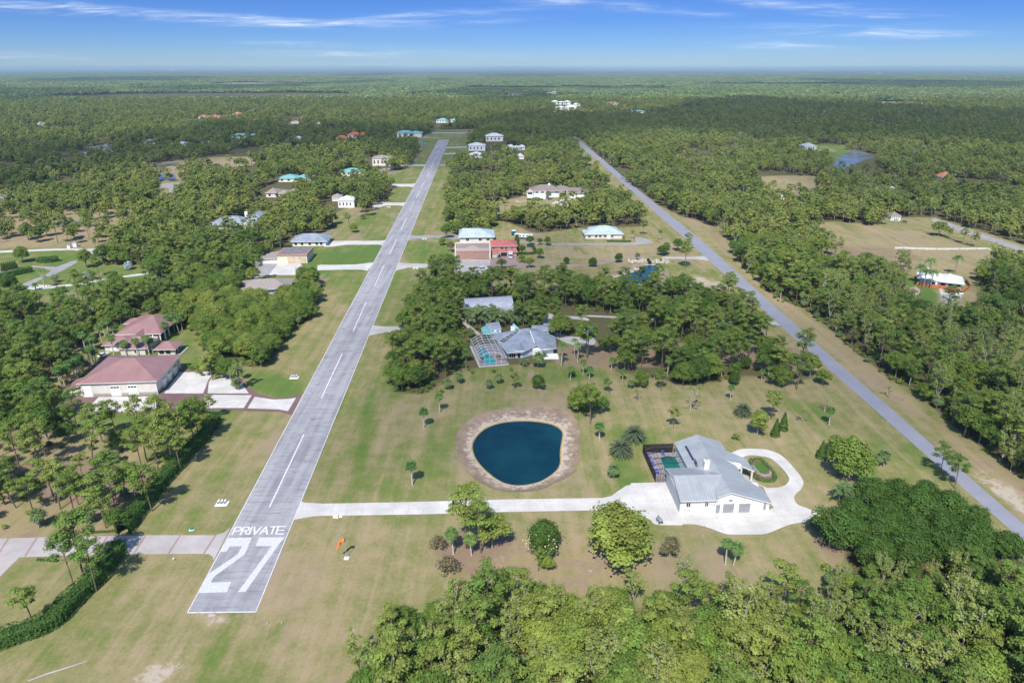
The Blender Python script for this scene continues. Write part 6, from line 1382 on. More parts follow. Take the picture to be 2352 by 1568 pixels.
# ---- grey roofed pool house in the middle: fan of ridges round a hub
X, Y = -12.44, 243.12
B = bld('grey_roofed_house', 'sprawling house with grey metal roofs spreading from a central peak', 'house', X, Y, GR)
hub = (19.7, 23.7, 6.6)
wl = MB(); wl.prism([(11.5, 7.5), (17, 7.7), (21, 10.5), (24.5, 8.8), (29.8, 10.8), (30.6, 21), (27.5, 29), (22, 31.5), (8, 27), (7.5, 22)], 0, 2.9); wl.build('wall', plain('pale_blue_wall', (.56, .62, .68), .8, var=.05), B)
pts = [(7.0, 20.0, 3.2), (5.4, 24.5, 3.3), (8.4, 27.4, 3.3), (12.5, 29.5, 3.2), (21.5, 33.2, 3.2), (28.8, 31.4, 3.2), (27.2, 26.0, 4.2), (31.8, 22.2, 3.1), (31.0, 9.6, 3.1), (25.2, 7.6, 3.1), (23.0, 11.0, 4.0), (17.0, 6.2, 3.1), (10.8, 5.6, 3.1)]
vs = [hub] + pts; n = len(pts); fs = [(0, i + 1, (i + 1) % n + 1)[::-1] for i in range(n)]
vs += [(p[0], p[1], p[2] - .22) for p in pts]; fs += [(i + 1, (i + 1) % n + 1, n + 1 + (i + 1) % n, n + 1 + i) for i in range(n)]; fs.append(tuple(range(n + 1, 2 * n + 1)))
ro = mesh_obj('roof', vs, fs, [r_mid, m_trim], B, [0] * n + [1] * (n + 1))
bm = bmesh.new(); bm.from_mesh(ro.data); bmesh.ops.recalc_face_normals(bm, faces=bm.faces); bm.to_mesh(ro.data); bm.free()
roof(B, 14.0, 18.4, 6.9, 12.8, 3.5, 1.2, 'y', 0, 0, r_mid); roof(B, 24, 29.5, 8.6, 14, 3.45, 1.2, 'y', 0, 0, r_mid)
roof(B, 22.3, 30.5, 26.5, 33.6, 4.3, .8, 'x', 0, .6, r_mid); walls(B, 23, 29.5, 27.2, 33, 4.2, m_white, 'clerestory_wall')
slab(B, [(1.6, 26.6), (8.4, 26.8), (9.4, 33), (4, 38), (.6, 34)], [3.1, 3.3, 3.6, 3.6, 3.1], .2, r_teal, 'porch_roof'); slab(B, [(4.2, 28.2), (9.4, 29.4), (8.6, 36.6), (2.6, 35.4)], [4.1, 4.3, 4.9, 4.7], .2, r_mid, 'loft_roof')
walls(B, 4.4, 9.2, 28.8, 28.9, 4.0, m_white, 'loft_wall'); opening(B, 's', 28.8, 5.0, 6.2, 3.55, 3.95, m_dark, 'vent', False); opening(B, 's', 28.8, 7.2, 8.4, 3.55, 3.95, m_dark, 'vent', False)
for q in (27, 30.2, 33.4): MB().tube((.9, q, 0), (.9, q, 3.0), .07).build('porch_post', m_beamw, B)
MB().add([(13.6, 30.8, 3.4), (15.4, 37, 3.4), (17.2, 31.6, 3.4), (14.6, 33.5, 5.4)], [(0, 1, 3), (1, 2, 3), (2, 0, 3)]).build('entry_roof', r_teal, B)
co = MB().box(13.2, 14.9, 26.0, 27.3, 3.0, 6.3).build('chimney', m_white, B); MB().tube((13.9, 26.6, 6.3), (13.9, 26.6, 6.8), .2).build('chimney_pot', m_grey, co)
# glazed strip through the roof
ga, gb = (9.2, 16.6), (17.2, 23.6)
def rz_(p, q):
    return 3.2 + 3.4 * max(0, 1 - math.hypot(p - hub[0], q - hub[1]) / 14.0)
mb = MB(); gv = []
dx, dy = gb[0] - ga[0], gb[1] - ga[1]; ln = math.hypot(dx, dy); nx_, ny_ = -dy / ln, dx / ln
zA, zB = 4.15, 5.9
mb.add([(ga[0] - nx_, ga[1] - ny_, zA), (gb[0] - nx_, gb[1] - ny_, zB), (gb[0] + nx_, gb[1] + ny_, zB), (ga[0] + nx_, ga[1] + ny_, zA), (ga[0] - nx_, ga[1] - ny_, zA - 1.2), (gb[0] - nx_, gb[1] - ny_, zB - 1.2), (gb[0] + nx_, gb[1] + ny_, zB - 1.2), (ga[0] + nx_, ga[1] + ny_, zA - 1.2)], [(0, 1, 2, 3), (0, 4, 5, 1), (1, 5, 6, 2), (2, 6, 7, 3), (3, 7, 4, 0)])
sk = mb.build('skylight', gl, B); mb = MB()
for k in range(6): t = k / 5; c = (ga[0] + dx * t, ga[1] + dy * t, zA + (zB - zA) * t + .04); mb.tube((c[0] - nx_, c[1] - ny_, c[2]), (c[0] + nx_, c[1] + ny_, c[2]), .06)
for s in (-1, 0, 1): mb.tube((ga[0] + nx_ * s, ga[1] + ny_ * s, zA + .04), (gb[0] + nx_ * s, gb[1] + ny_ * s, zB + .04), .06)
mb.build('skylight_frame', m_beamw, sk)
MB().add([(20.9, 21.5, 6.2), (21.2, 21.6, 6.25), (22.4, 12.6, 4.35), (22.0, 12.6, 4.4)], [(0, 3, 2, 1)]).build('ridge_flashing', m_trim, B)
MB().box(19.9, 20.6, 19.2, 19.6, 5.3, 5.75).box(21.0, 21.7, 19.3, 19.7, 5.3, 5.75).build('vent', m_dark, B)
opening(B, 's', 7.5, 11.8, 14.2, .3, 2.3, gl, 'window', True, m_beamw, 2); opening(B, 's', 7.55, 15.0, 16.2, .1, 2.3, gl, 'door', True, m_trim)
walls(B, 24.6, 31.5, 5.6, 10.8, .3, m_white, 'terrace'); walls(B, 21.2, 24.6, 8.6, 10.4, 3.0, m_white, 'bay_wall'); opening(B, 's', 10.8, 25.4, 26.3, .4, 2.4, m_dark, 'door'); opening(B, 's', 10.8, 28.0, 29.0, .9, 2.2, m_dark)
foot(X + 17, Y + 16, 22, 20); foot(X + 6, Y + 30, 12, 10); foot(X + 2, Y + 12, 9, 10)
# white screened pool cage beside it
B = bld('pool_cage', 'white framed screened pool cage with domed roof beside the grey roofed house', 'pool cage', X, Y, GR + .17)
cw, cl, h = 10.6, 22.0, 2.7
walls(B, -.6, cw + .8, -1.0, cl, .12, pale_c, 'deck'); dk = MB().box(.2, cw - .2, .2, cl, .12, .16).build('deck_tiles', plain('mauve_tile', (.40, .36, .38), .8), B)
MB().prism(smooth([(2.2, 1.4), (2.0, 10), (2.4, 17), (4.6, 17.4), (5.4, 11), (6.6, 6), (6.8, 1.6), (4.5, 1.0)], 3), .10, .19).build('pool_water', water_mat('pool_aqua', (.01, .36, .42), .1), B)
walls(B, 1.0, 2.3, 5, 5.2, 1.6, m_dark, 'patio_screen', .2); walls(B, 7.4, 9.4, 4.6, 6.0, 1.6, plain('tan_awning', (.28, .15, .09), .8), 'pool_bar', .2)
mb = MB(); prof = [(0, h), (1.9, h + 1.3), (3.9, h + 1.9), (6.4, h + 1.9), (8.6, h + 1.3), (cw, h)]
nb = 9
for k in range(nb):
    q = k * cl / (nb - 1)
    q2 = max(q, 1.6) if k == 0 else q
    for a, b in zip(prof, prof[1:]):
        if k == 0: a2 = (a[0], 0 if a[1] == h else 1.6, a[1]); b2 = (b[0], 0 if b[1] == h else 1.6, b[1]); mb.tube((a[0], 0, h), (b[0], 0, h), .06, n=4); mb.tube(a2, b2, .06, n=4)
        else: mb.tube((a[0], q, a[1]), (b[0], q, b[1]), .06, n=4)
    mb.tube((0, q, .1), (0, q, h), .06, n=4); mb.tube((cw, q, .1), (cw, q, h), .06, n=4)
for i, p in enumerate(prof):
    y0 = 0 if p[1] == h else 1.6
    mb.tube((p[0], y0, p[1]), (p[0], cl, p[1]), .06, n=4)
    if 0 < i < len(prof) - 1: mb.tube((p[0], 0, h), (p[0], 1.6, p[1]), .05, n=4)
    mb.tube((p[0], 0, .1), (p[0], 0, h), .06, n=4)
mb.tube((0, 0, .9), (cw, 0, .9), .05, n=4); mb.tube((0, 0, .9), (0, cl, .9), .05, n=4); mb.tube((cw, 0, .9), (cw, cl * .4, .9), .05, n=4)
mb.build('frame', m_beamw, B)
s2, st2, sb2 = nt('fine_screen'); sb2.inputs['Base Color'].default_value = (.10, .11, .13, 1); _t = N(st2, 'ShaderNodeBsdfTransparent'); _m = N(st2, 'ShaderNodeMixShader'); _m.inputs[0].default_value = .32; L(st2, _t.outputs[0], _m.inputs[1]); L(st2, sb2.outputs[0], _m.inputs[2]); L(st2, _m.outputs[0], st2.nodes['Material Output'].inputs['Surface'])
vs, fs = [], []
for p in prof: vs += [(p[0], 0 if p[1] == h else 1.6, p[1] - .07), (p[0], cl, p[1] - .07)]
for i in range(len(prof) - 1): fs.append((2 * i, 2 * i + 2, 2 * i + 3, 2 * i + 1))
vs += [(0, 0, .12), (cw, 0, .12), (0, cl, .12), (cw, cl, .12)]; b = 2 * len(prof); fs += [(b, b + 1, 2 * len(prof) - 2, 0), (b, 0, 1, b + 2), (b + 1, b + 3, 2 * len(prof) - 1, 2 * len(prof) - 2)]
mesh_obj('screen', vs, fs, s2, B)
# arched metal hangar
ax0, ay0 = loc(B, 0, 0); X2, Y2 = at(*ch('C3', 185, 480))
B = bld('arched_hangar', 'arched grey corrugated metal hangar behind the great palm mound', 'hangar', X2, Y2, GR + .14)
m_corr = seam('ribbed_steel', (.36, .38, .45), .9, .30, var=.2)
R_, Ln = 6.2, 23; vs, fs = [], []; NS = 18
for i in range(NS + 1):
    a = math.pi * i / NS; vs += [(0, 6.2 - R_ * math.cos(a), 6.3 * math.sin(a) ** .9), (Ln, 6.2 - R_ * math.cos(a), 6.3 * math.sin(a) ** .9)]
for i in range(NS): fs.append((2 * i, 2 * i + 1, 2 * i + 3, 2 * i + 2))
sh = mesh_obj('shell', vs, fs, m_corr, B); ws_ = [vs[2 * i] for i in range(NS + 1)]
mesh_obj('end_wall', [(p[0] + .3, p[1], p[2] * .98) for p in ws_] + [(p[0] + Ln - .3, p[1], p[2] * .98) for p in ws_], [tuple(range(NS + 1))[::-1], tuple(range(NS + 1, 2 * NS + 2))], m_grey, B)
mb = MB()
for k in range(26):
    x = .3 + k * (Ln - .6) / 25
    for i in range(0, NS, 1): a, b = vs[2 * i], vs[2 * i + 2]; mb.tube((x, a[1], a[2]), (x, b[1], b[2]), .055, n=3, cap=False)
mb.build('ribs', plain('rib_light', (.5, .53, .6), .5), B)
walls(B, .2, .28, 2, 10.4, 3.6, plain('sliding_door', (.6, .66, .72), .5), 'hangar_door'); foot(X2 + 12, Y2 + 6, 14, 26)
X3, Y3 = at(*ch('C3', 2290, 830)); B = bld('garden_shed', 'tiny open garden kiosk with white frame and grey peaked roof', 'kiosk', X3, Y3, GR + .3)
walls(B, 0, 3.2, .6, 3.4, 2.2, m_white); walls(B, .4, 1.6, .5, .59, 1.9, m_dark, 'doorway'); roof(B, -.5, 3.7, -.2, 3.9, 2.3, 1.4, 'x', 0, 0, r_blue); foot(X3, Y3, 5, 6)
# ---- tan hangar, pink house, white building beyond the creek
X, Y = -34.18, 402.8
B = bld('hangar', 'wide tan hangar with flat roof behind a curved parapet and one huge door', 'hangar', X, Y, GR)
walls(B, 0, 20.9, .3, 16.5, 5.9, m_tan); walls(B, .4, 20.5, 1.2, 16.2, 5.95, r_tanb, 'flat_roof'); MB().box(-.4, .4, -.4, 1.0, 0, 7.2).box(-.4, .2, 1, 8, 5.5, 7.0).box(-.3, .2, 8, 16.8, 5.5, 6.6).box(20.5, 21.4, -.4, 1.0, 0, 7.2).box(20.7, 21.3, 1, 8, 5.5, 7.0).box(20.7, 21.2, 8, 16.8, 5.5, 6.6).box(-.3, 21.2, 16.5, 16.9, 5.5, 6.5).build('parapet', m_ivory, B)
prof = [(.4, 5.0), (20.5, 5.0), (20.5, 6.6), (14.6, 6.6), (13.8, 6.9), (12.8, 7.5), (11.4, 7.9), (10.4, 8.0), (9.4, 7.9), (8.0, 7.5), (7.0, 6.9), (6.2, 6.6), (.4, 6.6)]
mb = MB(); n = len(prof); mb.add([(a, -.2, b) for a, b in prof] + [(a, .35, b) for a, b in prof], [tuple(range(n)), tuple(range(n, 2 * n))[::-1]] + [(i + n, (i + 1) % n + n, (i + 1) % n, i) for i in range(n)]); mb.build('front_parapet', m_tan, B)
mb = MB()
for a, b in zip(prof[2:], prof[3:]): mb.tube((a[0], -.2, a[1]), (b[0], -.2, b[1]), .13, n=5)
mb.build('cornice', m_ivory, B)
louvre_door(B, 's', .0, 1.0, 20.0, .05, 4.8, plain('brown_pink_door', (.43, .26, .21), .7, var=.06), 'hangar_door', 10)
foot(X + 10, Y + 8, 15, 18)
B = bld('white_building', 'two storey pinkish white building with pale blue hipped metal roof', 'building', X + .5, Y + 31, GR)
walls(B, 0, 21.4, 0, 19, 6.4, m_ivory); roof(B, -1, 22.6, -1, 21, 6.4, 3.6, 'x', .25, .95, r_blue)
for (u, z) in ((7.0, 1), (12.2, 1), (17.2, 1), (12.2, 4.0), (17.2, 4.0), (4.0, 4.0)): opening(B, 's', 0, u, u + 1.9, z, z + 1.5, gl, 'window', True, m_trim, 1)
opening(B, 's', 0, 9.8, 11.0, .1, 2.3, m_grey, 'door'); foot(X + 11, Y + 40, 16, 8)
B = bld('pink_house', 'two storey pink house with red clay tile roofs beside the tan hangar', 'house', X + 21.6, Y + 6.5, GR)
walls(B, .3, 15.4, 1.5, 13, 6.2, m_pinkw); roof(B, -.5, 16.2, .6, 14, 6.3, 2.4, 'x', 0, .9, r_tile); walls(B, 10.4, 15.5, -.4, 2, 2.9, m_pinkw, 'front_wing_wall')
slab(B, [(.3, -3.2), (5.0, -3.2), (4.4, 1.4), (.3, 1.4)], [2.8, 2.8, 4.4, 4.4], .2, r_tile, 'lower_roof'); slab(B, [(4.8, -1.4), (16.2, -1.4), (15.6, 1.4), (5.4, 1.4)], [3.1, 3.1, 4.3, 4.3], .2, r_tile, 'lower_roof')
walls(B, .4, 4.4, -2.6, 1.4, 2.7, m_cream, 'garage_wall'); louvre_door(B, 's', -2.6, 1.0, 3.8, .1, 2.3, m_cream, 'garage_door', 5)
for u, w_ in ((.9, 1.2), (5.6, 1.7), (8.4, 1.3), (12.2, 1.0)): opening(B, 's', 1.5, u, u + w_, 4.3, 5.6, gl, 'window', True, m_ivory, 1)
for u in (5.4, 9.8): MB().box(u - .2, u + .2, -1.2, -.8, 0, 3.0).build('column', m_cream, B)
opening(B, 's', 1.45, 6.4, 9.0, .1, 2.4, gl, 'door', True, m_cream, 2); foot(X + 30, Y + 12, 12, 22)
# long white house with pale blue roof
a, b = at(*ch('C6', 255, 410)), at(*ch('C6', 835, 432)); wd = math.hypot(b[0] - a[0], b[1] - a[1])
B = bld('long_white_house', 'long single storey white house with pale blue hipped metal roof', 'house', a[0], a[1], GR)
walls(B, 0, wd, 0, 14, 3.1, m_ivory); roof(B, -.8, wd + 1.0, -.9, 12, 3.2, 2.3, 'x', 1, .85, r_blue); roof(B, 4, wd - .5, 4, 20, 3.6, 2.9, 'x', 1, 1, r_blue); walls(B, 5, wd - 1.5, 5, 19, 3.6, m_ivory)
for u in (2.0, 6.6, 9.4, 12.8, 17.6): opening(B, 's', 0, u, u + 1.5, .9, 2.3, gl, 'window', True, m_trim, 1)
walls(B, 14.6, 17.0, -1.0, -.01, 2.6, m_white, 'bay_wall'); mb = MB()
for p in (.5, 2, 3.5, 5): mb.tube((p, 14, 3.2), (p + .4, 20, 4.6), .06, n=4); mb.tube((p, 20, 0), (p + .4, 20, 4.6), .06, n=4)
mb.tube((.5, 17, 3.9), (5.3, 17, 3.9), .06); mb.tube((.5, 20, 4.6), (5.3, 20, 4.6), .06); mb.build('cage_frame', m_beam, B); foot(a[0] + wd / 2, a[1] + 9, 17, 16)
# brown roofed white house further back
a, b = at(*ch('C8', 330, 430)), at(*ch('C8', 1060, 400))
B = bld('brown_roofed_house', 'white walled house with brown shingle roofs and a raised pool terrace', 'house', a[0], a[1], GR)
walls(B, 0, 19, 0, 10, 4.2, m_white, 'terrace_wall'); walls(B, 4.5, 30, 10, 26, 7.0, m_white); walls(B, 36, 56, 4, 22, 6.5, m_white); roof(B, 3, 32, 8.5, 28, 7.2, 5.6, 'x', 1, 1, r_brown); roof(B, 28, 42, 12, 26, 7.2, 4, 'x', 0, 1, r_brown)
slab(B, [(35, 2.5), (57, 2.5), (54, 14), (38, 14)], [6.6, 6.6, 10, 10], .3, r_brown, 'garage_roof'); slab(B, [(38, 14.01), (54, 14.01), (57, 24), (35, 24)], [10, 10, 6.6, 6.6], .3, r_brown, 'garage_roof')
MB().box(5, 11, .4, 1.8, 4.2, 4.4).build('spa_water', water_mat('spa_aqua', (.03, .45, .42), .1), B); opening(B, 's', 0, 4.8, 11, .8, 2.2, gl_teal, 'glass_panel', False)
for u in (8, 13, 26): opening(B, 's', 10, u, u + 2.4, 4.8, 6.5, gl, 'window', False)
MB().box(20, 21.6, 17, 18.6, 9, 14.2).build('chimney', m_white, B)
tw = MB().box(0, 5.2, 3, 8.2, 4.2, 7.6).build('turret', m_white, B); MB().add([(-.6, 2.4, 7.6), (5.8, 2.4, 7.6), (5.8, 8.8, 7.6), (-.6, 8.8, 7.6), (2.6, 5.6, 10.6)], [(0, 1, 4), (1, 2, 4), (2, 3, 4), (3, 0, 4), (3, 2, 1, 0)]).build('turret_roof', plain('pink_shingle', (.45, .34, .32), .9), tw); opening(B, 's', 3, .6, 4.6, 4.8, 6.8, m_dark, 'turret_opening', False)
B.scale = (1, 1, .78); foot(a[0] + 10, a[1] + 10, 16, 22); foot(a[0] + 42, a[1] + 12, 20, 4)
P('terrace_paving', 'C8', [(740,500),(860,440),(1100,430),(1150,520),(1040,548),(900,530)], .02, white_c); P('path', 'C8', [(130,440),(220,470),(330,430),(330,440),(220,482),(130,478)], .02, pale_c)
P('driveway', 'C8', [(1600,375),(1800,380),(1890,360),(1890,385),(1750,402),(1600,392)], .02, pale_c)
# ---- centre left: hangar with flat roof, its low wing, two bungalows
a, b = at(*ch('C5', 1130, 910)), at(*ch('C5', 1590, 905)); wd = math.hypot(b[0] - a[0], b[1] - a[1])
B = bld('hangar', 'cream hangar with dark flat roof and tan sliding doors on a white apron', 'hangar', a[0], a[1], GR)
walls(B, 0, wd, 0, 17, 4.6, plain('pale_cream_wall', (.70, .64, .47), .8, var=.04)); MB().box(-.3, wd + .3, -.35, 17.3, 4.6, 5.5).build('fascia', plain('brown_fascia', (.40, .24, .19), .8), B); MB().box(.4, wd - .4, .9, 16.8, 5.45, 5.55).build('flat_roof', r_flat, B)
mb = MB(); dd = opening(B, 's', 0, 6.2, wd - .8, .1, 4.3, plain('tan_sliding_door', (.58, .47, .34), .7), 'sliding_door', False)
for k in range(4): u = 6.2 + k * (wd - 7) / 3; mb.box(u - .06, u + .06, -.1, -.05, .1, 4.3)
mb.build('door_joint', plain('joint_brown', (.33, .26, .2), .7), dd); walls(B, -9.4, -.02, .3, 11, 2.7, m_white, 'wing_wall'); slab(B, [(-10.6, -.6), (-.35, -.6), (-.35, 12), (-10.6, 12)], [2.8, 3.3, 4.4, 3.9], .2, r_tanb, 'wing_roof')
for u in (-7.8, -4.4): louvre_door(B, 's', .3, u, u + 2.8, .1, 2.2, m_wdoor, 'garage_door', 4)
foot(a[0] + 8, a[1] + 7, 15, 20)
X4, Y4 = at(*ch('C5', 825, 945)); e = bld('water_tank', 'grey cylindrical covered tank beside the cream hangar', 'tank', X4, Y4, 0); mb = MB(); mb.tube((0, -1.2, 1.5), (0, 2.2, 1.5), 1.45, n=14); mb.build('tank_body', plain('galvanised', (.34, .35, .36), .5, var=.12), e); MB().box(-1.2, 1.2, -.8, 1.8, 0, .4).build('cradle', m_grey, e)
a = at(*ch('C5', 690, 1400)); B = bld('bungalow', 'grey tan hipped roof bungalow half hidden by the dense clump beside the runway', 'bungalow', a[0], a[1], GR + .12)
walls(B, 0, 19, 0, 15, 2.9, plain('grey_blue_wall', (.38, .42, .50), .8)); roof(B, -6.5, 20.5, -1.2, 17, 3.0, 3.2, 'x', 1, 1, r_tanb); walls(B, -5.2, 0, 2, 14, 2.9, m_white); opening(B, 's', 0, 3, 9, .5, 2.3, gl); foot(a[0] + 8, a[1] + 8, 17, 3)
a = at(*ch('C5', 1345, 640)); B = bld('bungalow', 'white bungalow with grey hipped roof above the cream hangar', 'bungalow', a[0], a[1], GR)
walls(B, 0, 22, 0, 15, 3.0, m_white); roof(B, -1.2, 23.5, -1.2, 17.5, 3.1, 3.4, 'x', .8, .9, r_mid)
for u in (2, 6, 11, 15.5, 18.4): opening(B, 's', 0, u, u + 1.6, .6, 2.2, gl, 'window', False)
foot(a[0] + 11, a[1] + 8, 17, 12)
a = at(*ch('C5', 130, 380)); B = bld('bungalow', 'white bungalow with angular grey roof behind the left woods', 'bungalow', a[0], a[1], GR)
walls(B, 0, 34, 0, 18, 3.6, m_white); roof(B, -3, 22, -2, 20, 3.7, 4.2, 'x', .9, .6, r_mid); roof(B, 16, 37, 4, 26, 3.75, 4.6, 'y', 1, 0, r_mid); MB().box(19, 21, 14, 16, 6, 9.6).build('chimney', m_white, B); opening(B, 's', 0, 10, 20, .5, 2.6, gl, 'window', False); foot(a[0] + 16, a[1] + 10, 22, 14)
# ---- orange fenced house on the right
a = at(*ch('C7', 705, 780)); b = at(*ch('C7', 1290, 850)); wd = math.hypot(b[0] - a[0], b[1] - a[1]); rz = math.atan2(b[1] - a[1], b[0] - a[0])
B = bld('white_bungalow', 'white bungalow with pale hipped roof behind a low orange fence', 'bungalow', a[0], a[1] + 3, rz)
walls(B, -4, wd, 0, 13, 2.9, m_white); roof(B, -5.5, wd * .55, -.4, 14, 3.0, 2.6, 'x', 1, .5, r_white); roof(B, wd * .30, wd + 1.3, -1.6, 14.5, 3.05, 2.9, 'x', .8, 1, r_white)
for u in (1.2, wd * .38, wd * .62, wd * .84): opening(B, 's', 0, u, u + 2.0, .8, 2.1, gl, 'window', False)
MB().box(-1.0, 0, 12, 13, 3, 6.2).build('chimney', m_white, B); foot(a[0] + wd / 2, a[1] + 8, 18, 24)
mo = plain('orange_timber', (.52, .16, .06), .8, var=.12)
def fence(name, pts, h, mat, label, posts=2.5, thick=.06, rails=None, cat='fence'):
    e = empty(name, (pts[0][0], pts[0][1], 0)); tag(e, label, cat); ox, oy = pts[0]; mb = MB(); pm = MB()
    for (x0, y0), (x1, y1) in zip(pts, pts[1:]):
        x0 -= ox; x1 -= ox; y0 -= oy; y1 -= oy; d = Vector((x1 - x0, y1 - y0)); ln = d.length; d.normalize(); nn = Vector((-d.y, d.x)) * thick / 2
        for (z0, z1) in (rails or [(0.02, h)]): mb.prism([(x0 - nn.x, y0 - nn.y), (x1 - nn.x, y1 - nn.y), (x1 + nn.x, y1 + nn.y), (x0 + nn.x, y0 + nn.y)], z0, z1)
        k = max(1, int(ln / posts))
        for i in range(k + 1): px_, py_ = x0 + d.x * ln * i / k, y0 + d.y * ln * i / k; pm.box(px_ - thick * .9, px_ + thick * .9, py_ - thick * .9, py_ + thick * .9, 0, h + .1)
    mb.build('rail' if rails else 'panel', mat, e); pm.build('posts', mat, e); return e
fence('timber_fence', W('C7', [(440,745),(600,775),(705,795),(850,810),(1000,830),(1290,880),(1390,800),(1310,690)]), 1.8, mo, 'low orange timber fence round the white bungalow')
fence('rail_fence', W('C7', [(60,118),(215,115),(450,128),(800,136),(1200,134),(1500,130),(1700,128),(1820,152),(1960,168),(2150,225),(2300,245)]), 1.5, m_trim, 'long white rail fence crossing the dry paddock on the right', 5, .09, [(.35, .6), (.8, 1.05), (1.25, 1.5)])
P('driveway', 'C7', [(850,815),(1020,835),(1290,885),(1250,950),(870,905)], .02, white_c); P('driveway', 'C7', [(868,906),(1250,950),(1240,1000),(1100,1040),(1040,1090),(930,1090),(880,1020)], .018, grey_c)
a = at(*ch('C7', 310, 925)); B = bld('playhouse', 'tiny white playhouse with pink peaked roof on the lawn of the orange fenced house', 'playhouse', a[0], a[1], rz)
walls(B, 0, 4.2, 0, 3.6, 2.5, m_white); roof(B, -.4, 4.6, -.4, 4, 2.5, 1.6, 'y', 0, 0, plain('pink_roof', (.50, .30, .30), .85)); walls(B, -2.2, -.05, 0, 3, 1.2, mo, 'porch'); foot(a[0], a[1], 7, 14)
fence('rail_fence', W('B3', [(1330,262),(1440,262)]), 1.1, m_trim, 'short white rail fence glimpsed through trees left of the orange fenced house', 3, .08, [(.3, .5), (.8, 1.0)])
# ------------------------------------------------------------ houses farther off
def far_house(t, x0, x1, y, depth, h, rise, wm, rm, label, cat='house', style=0, name='house', nwin=4, win=True, front=None):
    a, b = at(*ch(t, x0, y)), at(*ch(t, x1, y)); wd = math.hypot(b[0] - a[0], b[1] - a[1]); depth = min(depth, wd * 1.1)
    B = bld(name, label, cat, a[0], a[1], GR * (1 if a[1] < 1200 else 0))
    ov = max(.5, wd * .03)
    if style == 0:
        walls(B, 0, wd, 0, depth, h, wm); roof(B, -ov, wd + ov, -ov, depth + ov, h, rise, 'x', 1, 1, rm)
    elif style == 1:
        walls(B, 0, wd * .62, 0, depth, h, wm); walls(B, wd * .58, wd, depth * .25, depth * 1.3, h * .85, wm); roof(B, -ov, wd * .64, -ov, depth + ov, h, rise, 'x', 1, .9, rm); roof(B, wd * .52, wd + ov, depth * .2, depth * 1.35, h * .86, rise * .9, 'x', .7, 1, rm)
    elif style == 2:
        walls(B, 0, wd, 0, depth, h, wm); roof(B, -ov, wd + ov, -ov, depth + ov, h, rise, 'y', 0, 0, rm)
        MB().add([(0, -.02, h - .3), (wd, -.02, h - .3), (wd / 2, -.02, h + rise * .93)], [(0, 1, 2)]).build('gable_wall', wm, B)
    elif style == 3:
        for k in range(3): x_ = wd * k / 3; hh = h * (1, .75, .9)[k]; walls(B, x_, x_ + wd / 3.1, depth * .1 * k, depth, hh, wm); roof(B, x_ - ov, x_ + wd / 3.1 + ov, depth * .1 * k - ov, depth + ov, hh, rise * (1, .8, .9)[k], 'x', .8, .8, rm)
    if win:
        for k in range(nwin):
            u = wd * (.08 + .86 * k / nwin); u = min(u, wd * .55) if style == 1 and u > wd * .55 else u
            opening(B, 's', 0, u, u + wd * .07, h * .30, h * .72, gl, 'window', False)
    foot(a[0] + wd / 2, a[1] + depth / 2, max(wd, depth) * .58 + 2, front if front is not None else 14 + a[1] * (.06 if a[1] < 1200 else .095))
    return B
